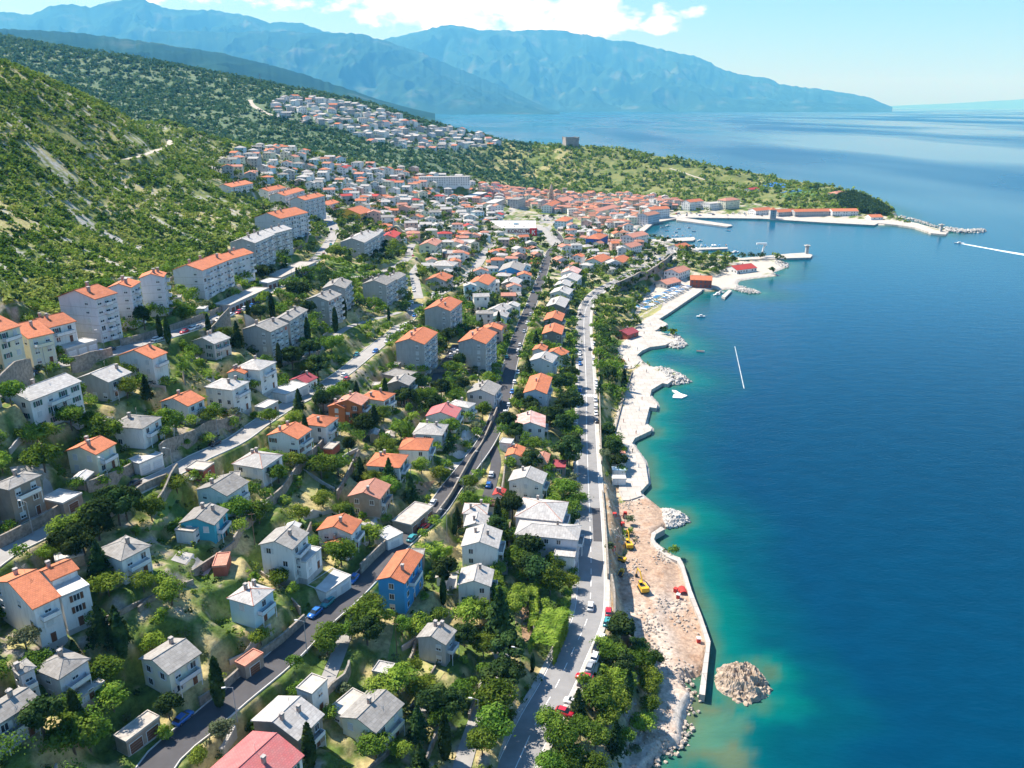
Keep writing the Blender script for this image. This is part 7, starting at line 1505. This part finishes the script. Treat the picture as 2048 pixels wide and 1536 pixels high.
p = at_e(1918, 487, 0); o = link('speedboat', BOATS[4][1], None, (p[0], p[1], 0), math.radians(172)); tag(o, 'white speedboat leaving the harbour ahead of its foaming wake', 'speedboat')
M_FOAM = mat('foam', (.80, .84, .85), c2=(.25, .45, .55), scale=.25, lo=.25, hi=.55, rough=.7)
w0 = [at_e(a, b, 0)[:2] for a, b in ((1922, 487), (1960, 494), (2010, 503), (2070, 513))]; q = resample(np.array(w0), 8.0); m = MB(); Nq = offs(q); n = len(q)
wd = np.linspace(1.2, 5.5, n) + (vnoise(np.arange(n) * .7, np.zeros(n)) - .5) * 1.6
for i in range(n - 1): m.poly([(q[i][0] - Nq[i][0] * wd[i], q[i][1] - Nq[i][1] * wd[i], .06), (q[i + 1][0] - Nq[i + 1][0] * wd[i + 1], q[i + 1][1] - Nq[i + 1][1] * wd[i + 1], .06), (q[i + 1][0] + Nq[i + 1][0] * wd[i + 1], q[i + 1][1] + Nq[i + 1][1] * wd[i + 1], .06), (q[i][0] + Nq[i][0] * wd[i], q[i][1] + Nq[i][1] * wd[i], .06)], M_FOAM)
tag(m.build('wake'), 'white foam wake behind the speedboat', 'wake', kind='stuff')
# big hedge rows beside the coast road, square hedge block
def hedge(px, w_, h_, lm, lab):
    q = smooth_line(px, 1.5); rs = np.random.RandomState(int(px[0][0])); V = []
    for p in q:
        n = int(150 * (1 + w_ * h_ / 8)); c = rs.uniform(-1, 1, (n, 3)) * np.array([1.1, w_ / 2, .5]); u = rs.uniform(-1, 1, (n, 3)); f = rs.randint(0, 3, n); cc = np.stack([u[:, 0] * 1.2, u[:, 1] * w_ / 2, (u[:, 2] + 1) / 2 * h_], 1); cc[f == 0, 2] = h_; cc[f == 1, 1] = -w_ / 2; cc[f == 2, 1] = w_ / 2
        cc += rs.normal(size=(n, 3)) * .12; i = min(len(q) - 2, 0); T = (q[-1] - q[0]) / np.linalg.norm(q[-1] - q[0]); Nn = np.stack([rs.normal(size=n) * .3, np.where(f == 1, -1, np.where(f == 2, 1, 0)) + rs.normal(size=n) * .3, np.where(f == 0, 1, .3) + rs.normal(size=n) * .3], 1)
        W_ = np.stack([p[0] + cc[:, 0] * T[0] - cc[:, 1] * T[1], p[1] + cc[:, 0] * T[1] + cc[:, 1] * T[0], float(H(*p)) + cc[:, 2]], 1); V.append(quads(W_, Nn, .22, rs))
    V = np.concatenate(V); tag(link('hedge', mesh_np('hedge', V, np.arange(len(V)).reshape(-1, 4), [lm])), lab, 'hedge')
hedge([(1068,1195),(1068,1240),(1065,1262)], 1.8, 2.6, L_LIGHT, 'narrow bright hedge running toward the coast road hedge trees'); hedge([(995,1205),(995,1250),(994,1270)], 1.2, 1.8, L_LIGHT, 'narrow hedge left of the small lawn'); hedge([(850,1106),(880,1100)], 7.0, 1.6, L_LIGHT, 'square bright green hedge block beside the dark street'); hedge([(1110,1262),(1085,1320)], 6.0, 5.5, L_LIGHT, 'big clipped yellow green hedge at the coast road bend'); hedge([(882,1125),(880,1165)], 1.4, 2.2, L_GREEN, 'hedge on the left of the concrete yard'); hedge([(1000,1210),(985,1160)], 4.0, 3.0, L_GREEN, 'dark hedge right of the front chimney house')
# people on the promenade
def person_mesh(shirt, legs):
    m = MB(); sk = MAT.get('skin') or mat('skin', (.50, .30, .21)); 
    for s in (-.09, .09): m.tube((s, 0, 0), (s, 0, .82), .06, legs, .09, 6); m.box((s, -.05, .03), (.09, .24, .07), M_DKM)
    m.tube((0, 0, .78), (0, 0, 1.15), .16, shirt, .15, 8); m.tube((0, 0, 1.15), (0, 0, 1.45), .15, shirt, .2, 8); m.tube((0, 0, 1.45), (0, 0, 1.53), .06, sk, .055, 6)
    for s in (-1, 1): m.tube((s * .2, 0, 1.42), (s * .27, -.04, .85), .05, sk, .035, 5)
    for k, (z, r0, r1) in enumerate(((1.53, .06, .105), (1.61, .105, .1), (1.71, .1, .04))): m.tube((0, 0, z), (0, 0, z + .09), r0, sk if k < 2 else M_DKM, r1, 8)
    return m.mesh('person')
PM = [('red shorts', person_mesh(MAT.get('skin') or mat('skin', (.50, .30, .21)), M_REDP)), ('blue shirt', person_mesh(M_BLUEC, M_DKM)), ('white shirt', person_mesh(M_WHITEC, M_BLUEC)), ('dark clothes', person_mesh(M_DKM, M_DKM))]
pitems = []
for px, py, k in ((1250,803,1),(1262,775,3),(1278,822,2),(1284,800,0),(1265,905,3),(1277,935,2),(1272,868,0),(1293,745,3),(1250,735,2),(1257,722,0),(1262,738,3),(1275,700,1),(1300,650,2),(1288,668,3),(1240,860,2),(1247,845,0)):
    p = at_e(px, py, 1.85); z = max(float(H(p[0], p[1])), 1.85) + .05; o = link('person', PM[k][1], None, (p[0], p[1], z), rb.uniform(0, 6)); tag(o, 'x', 'person', 'people on the promenade'); pitems.append((o, 'standing person in ' + PM[k][0], px, py))
relabel(pitems, 'person', [(1237, 920, 'the salmon roofed beach cabin'), (1303, 858, 'the curved promenade tip'), (1360, 790, 'the bathing raft'), (1237, 725, 'the orange kiosk'), (1253, 665, 'the beach pavilion'), (1250, 800, 'the curved wall behind the promenade')])
print('details', time.time() - T0, len(bpy.data.objects))
# ------------------------------------------------------------------ haze
def haze():
    m = bpy.data.materials.new('haze_air'); m.use_nodes = True; n = m.node_tree.nodes; l = m.node_tree.links
    for x in list(n):
        if x.type == 'BSDF_PRINCIPLED': n.remove(x)
    v = n.new('ShaderNodeVolumePrincipled'); v.inputs['Color'].default_value = (.10, .46, 1.0, 1); v.inputs['Absorption Color'].default_value = (1, 1, 1, 1); v.inputs['Density'].default_value = 5.6e-5; v.inputs['Anisotropy'].default_value = 0.0
    l.new(v.outputs[0], [x for x in n if x.type == 'OUTPUT_MATERIAL'][0].inputs['Volume'])
    mb = MB(); mb.box((0, 44000, 1400), (240000, 93000, 2860), m)
    tag(mb.build('haze'), 'thin blue haze over the far mountains', 'haze', kind='stuff')
haze()
sc.cycles.volume_bounces = 0 if hasattr(sc.cycles, 'volume_bounces') else 0
print('done', time.time() - T0, len(bpy.data.objects))
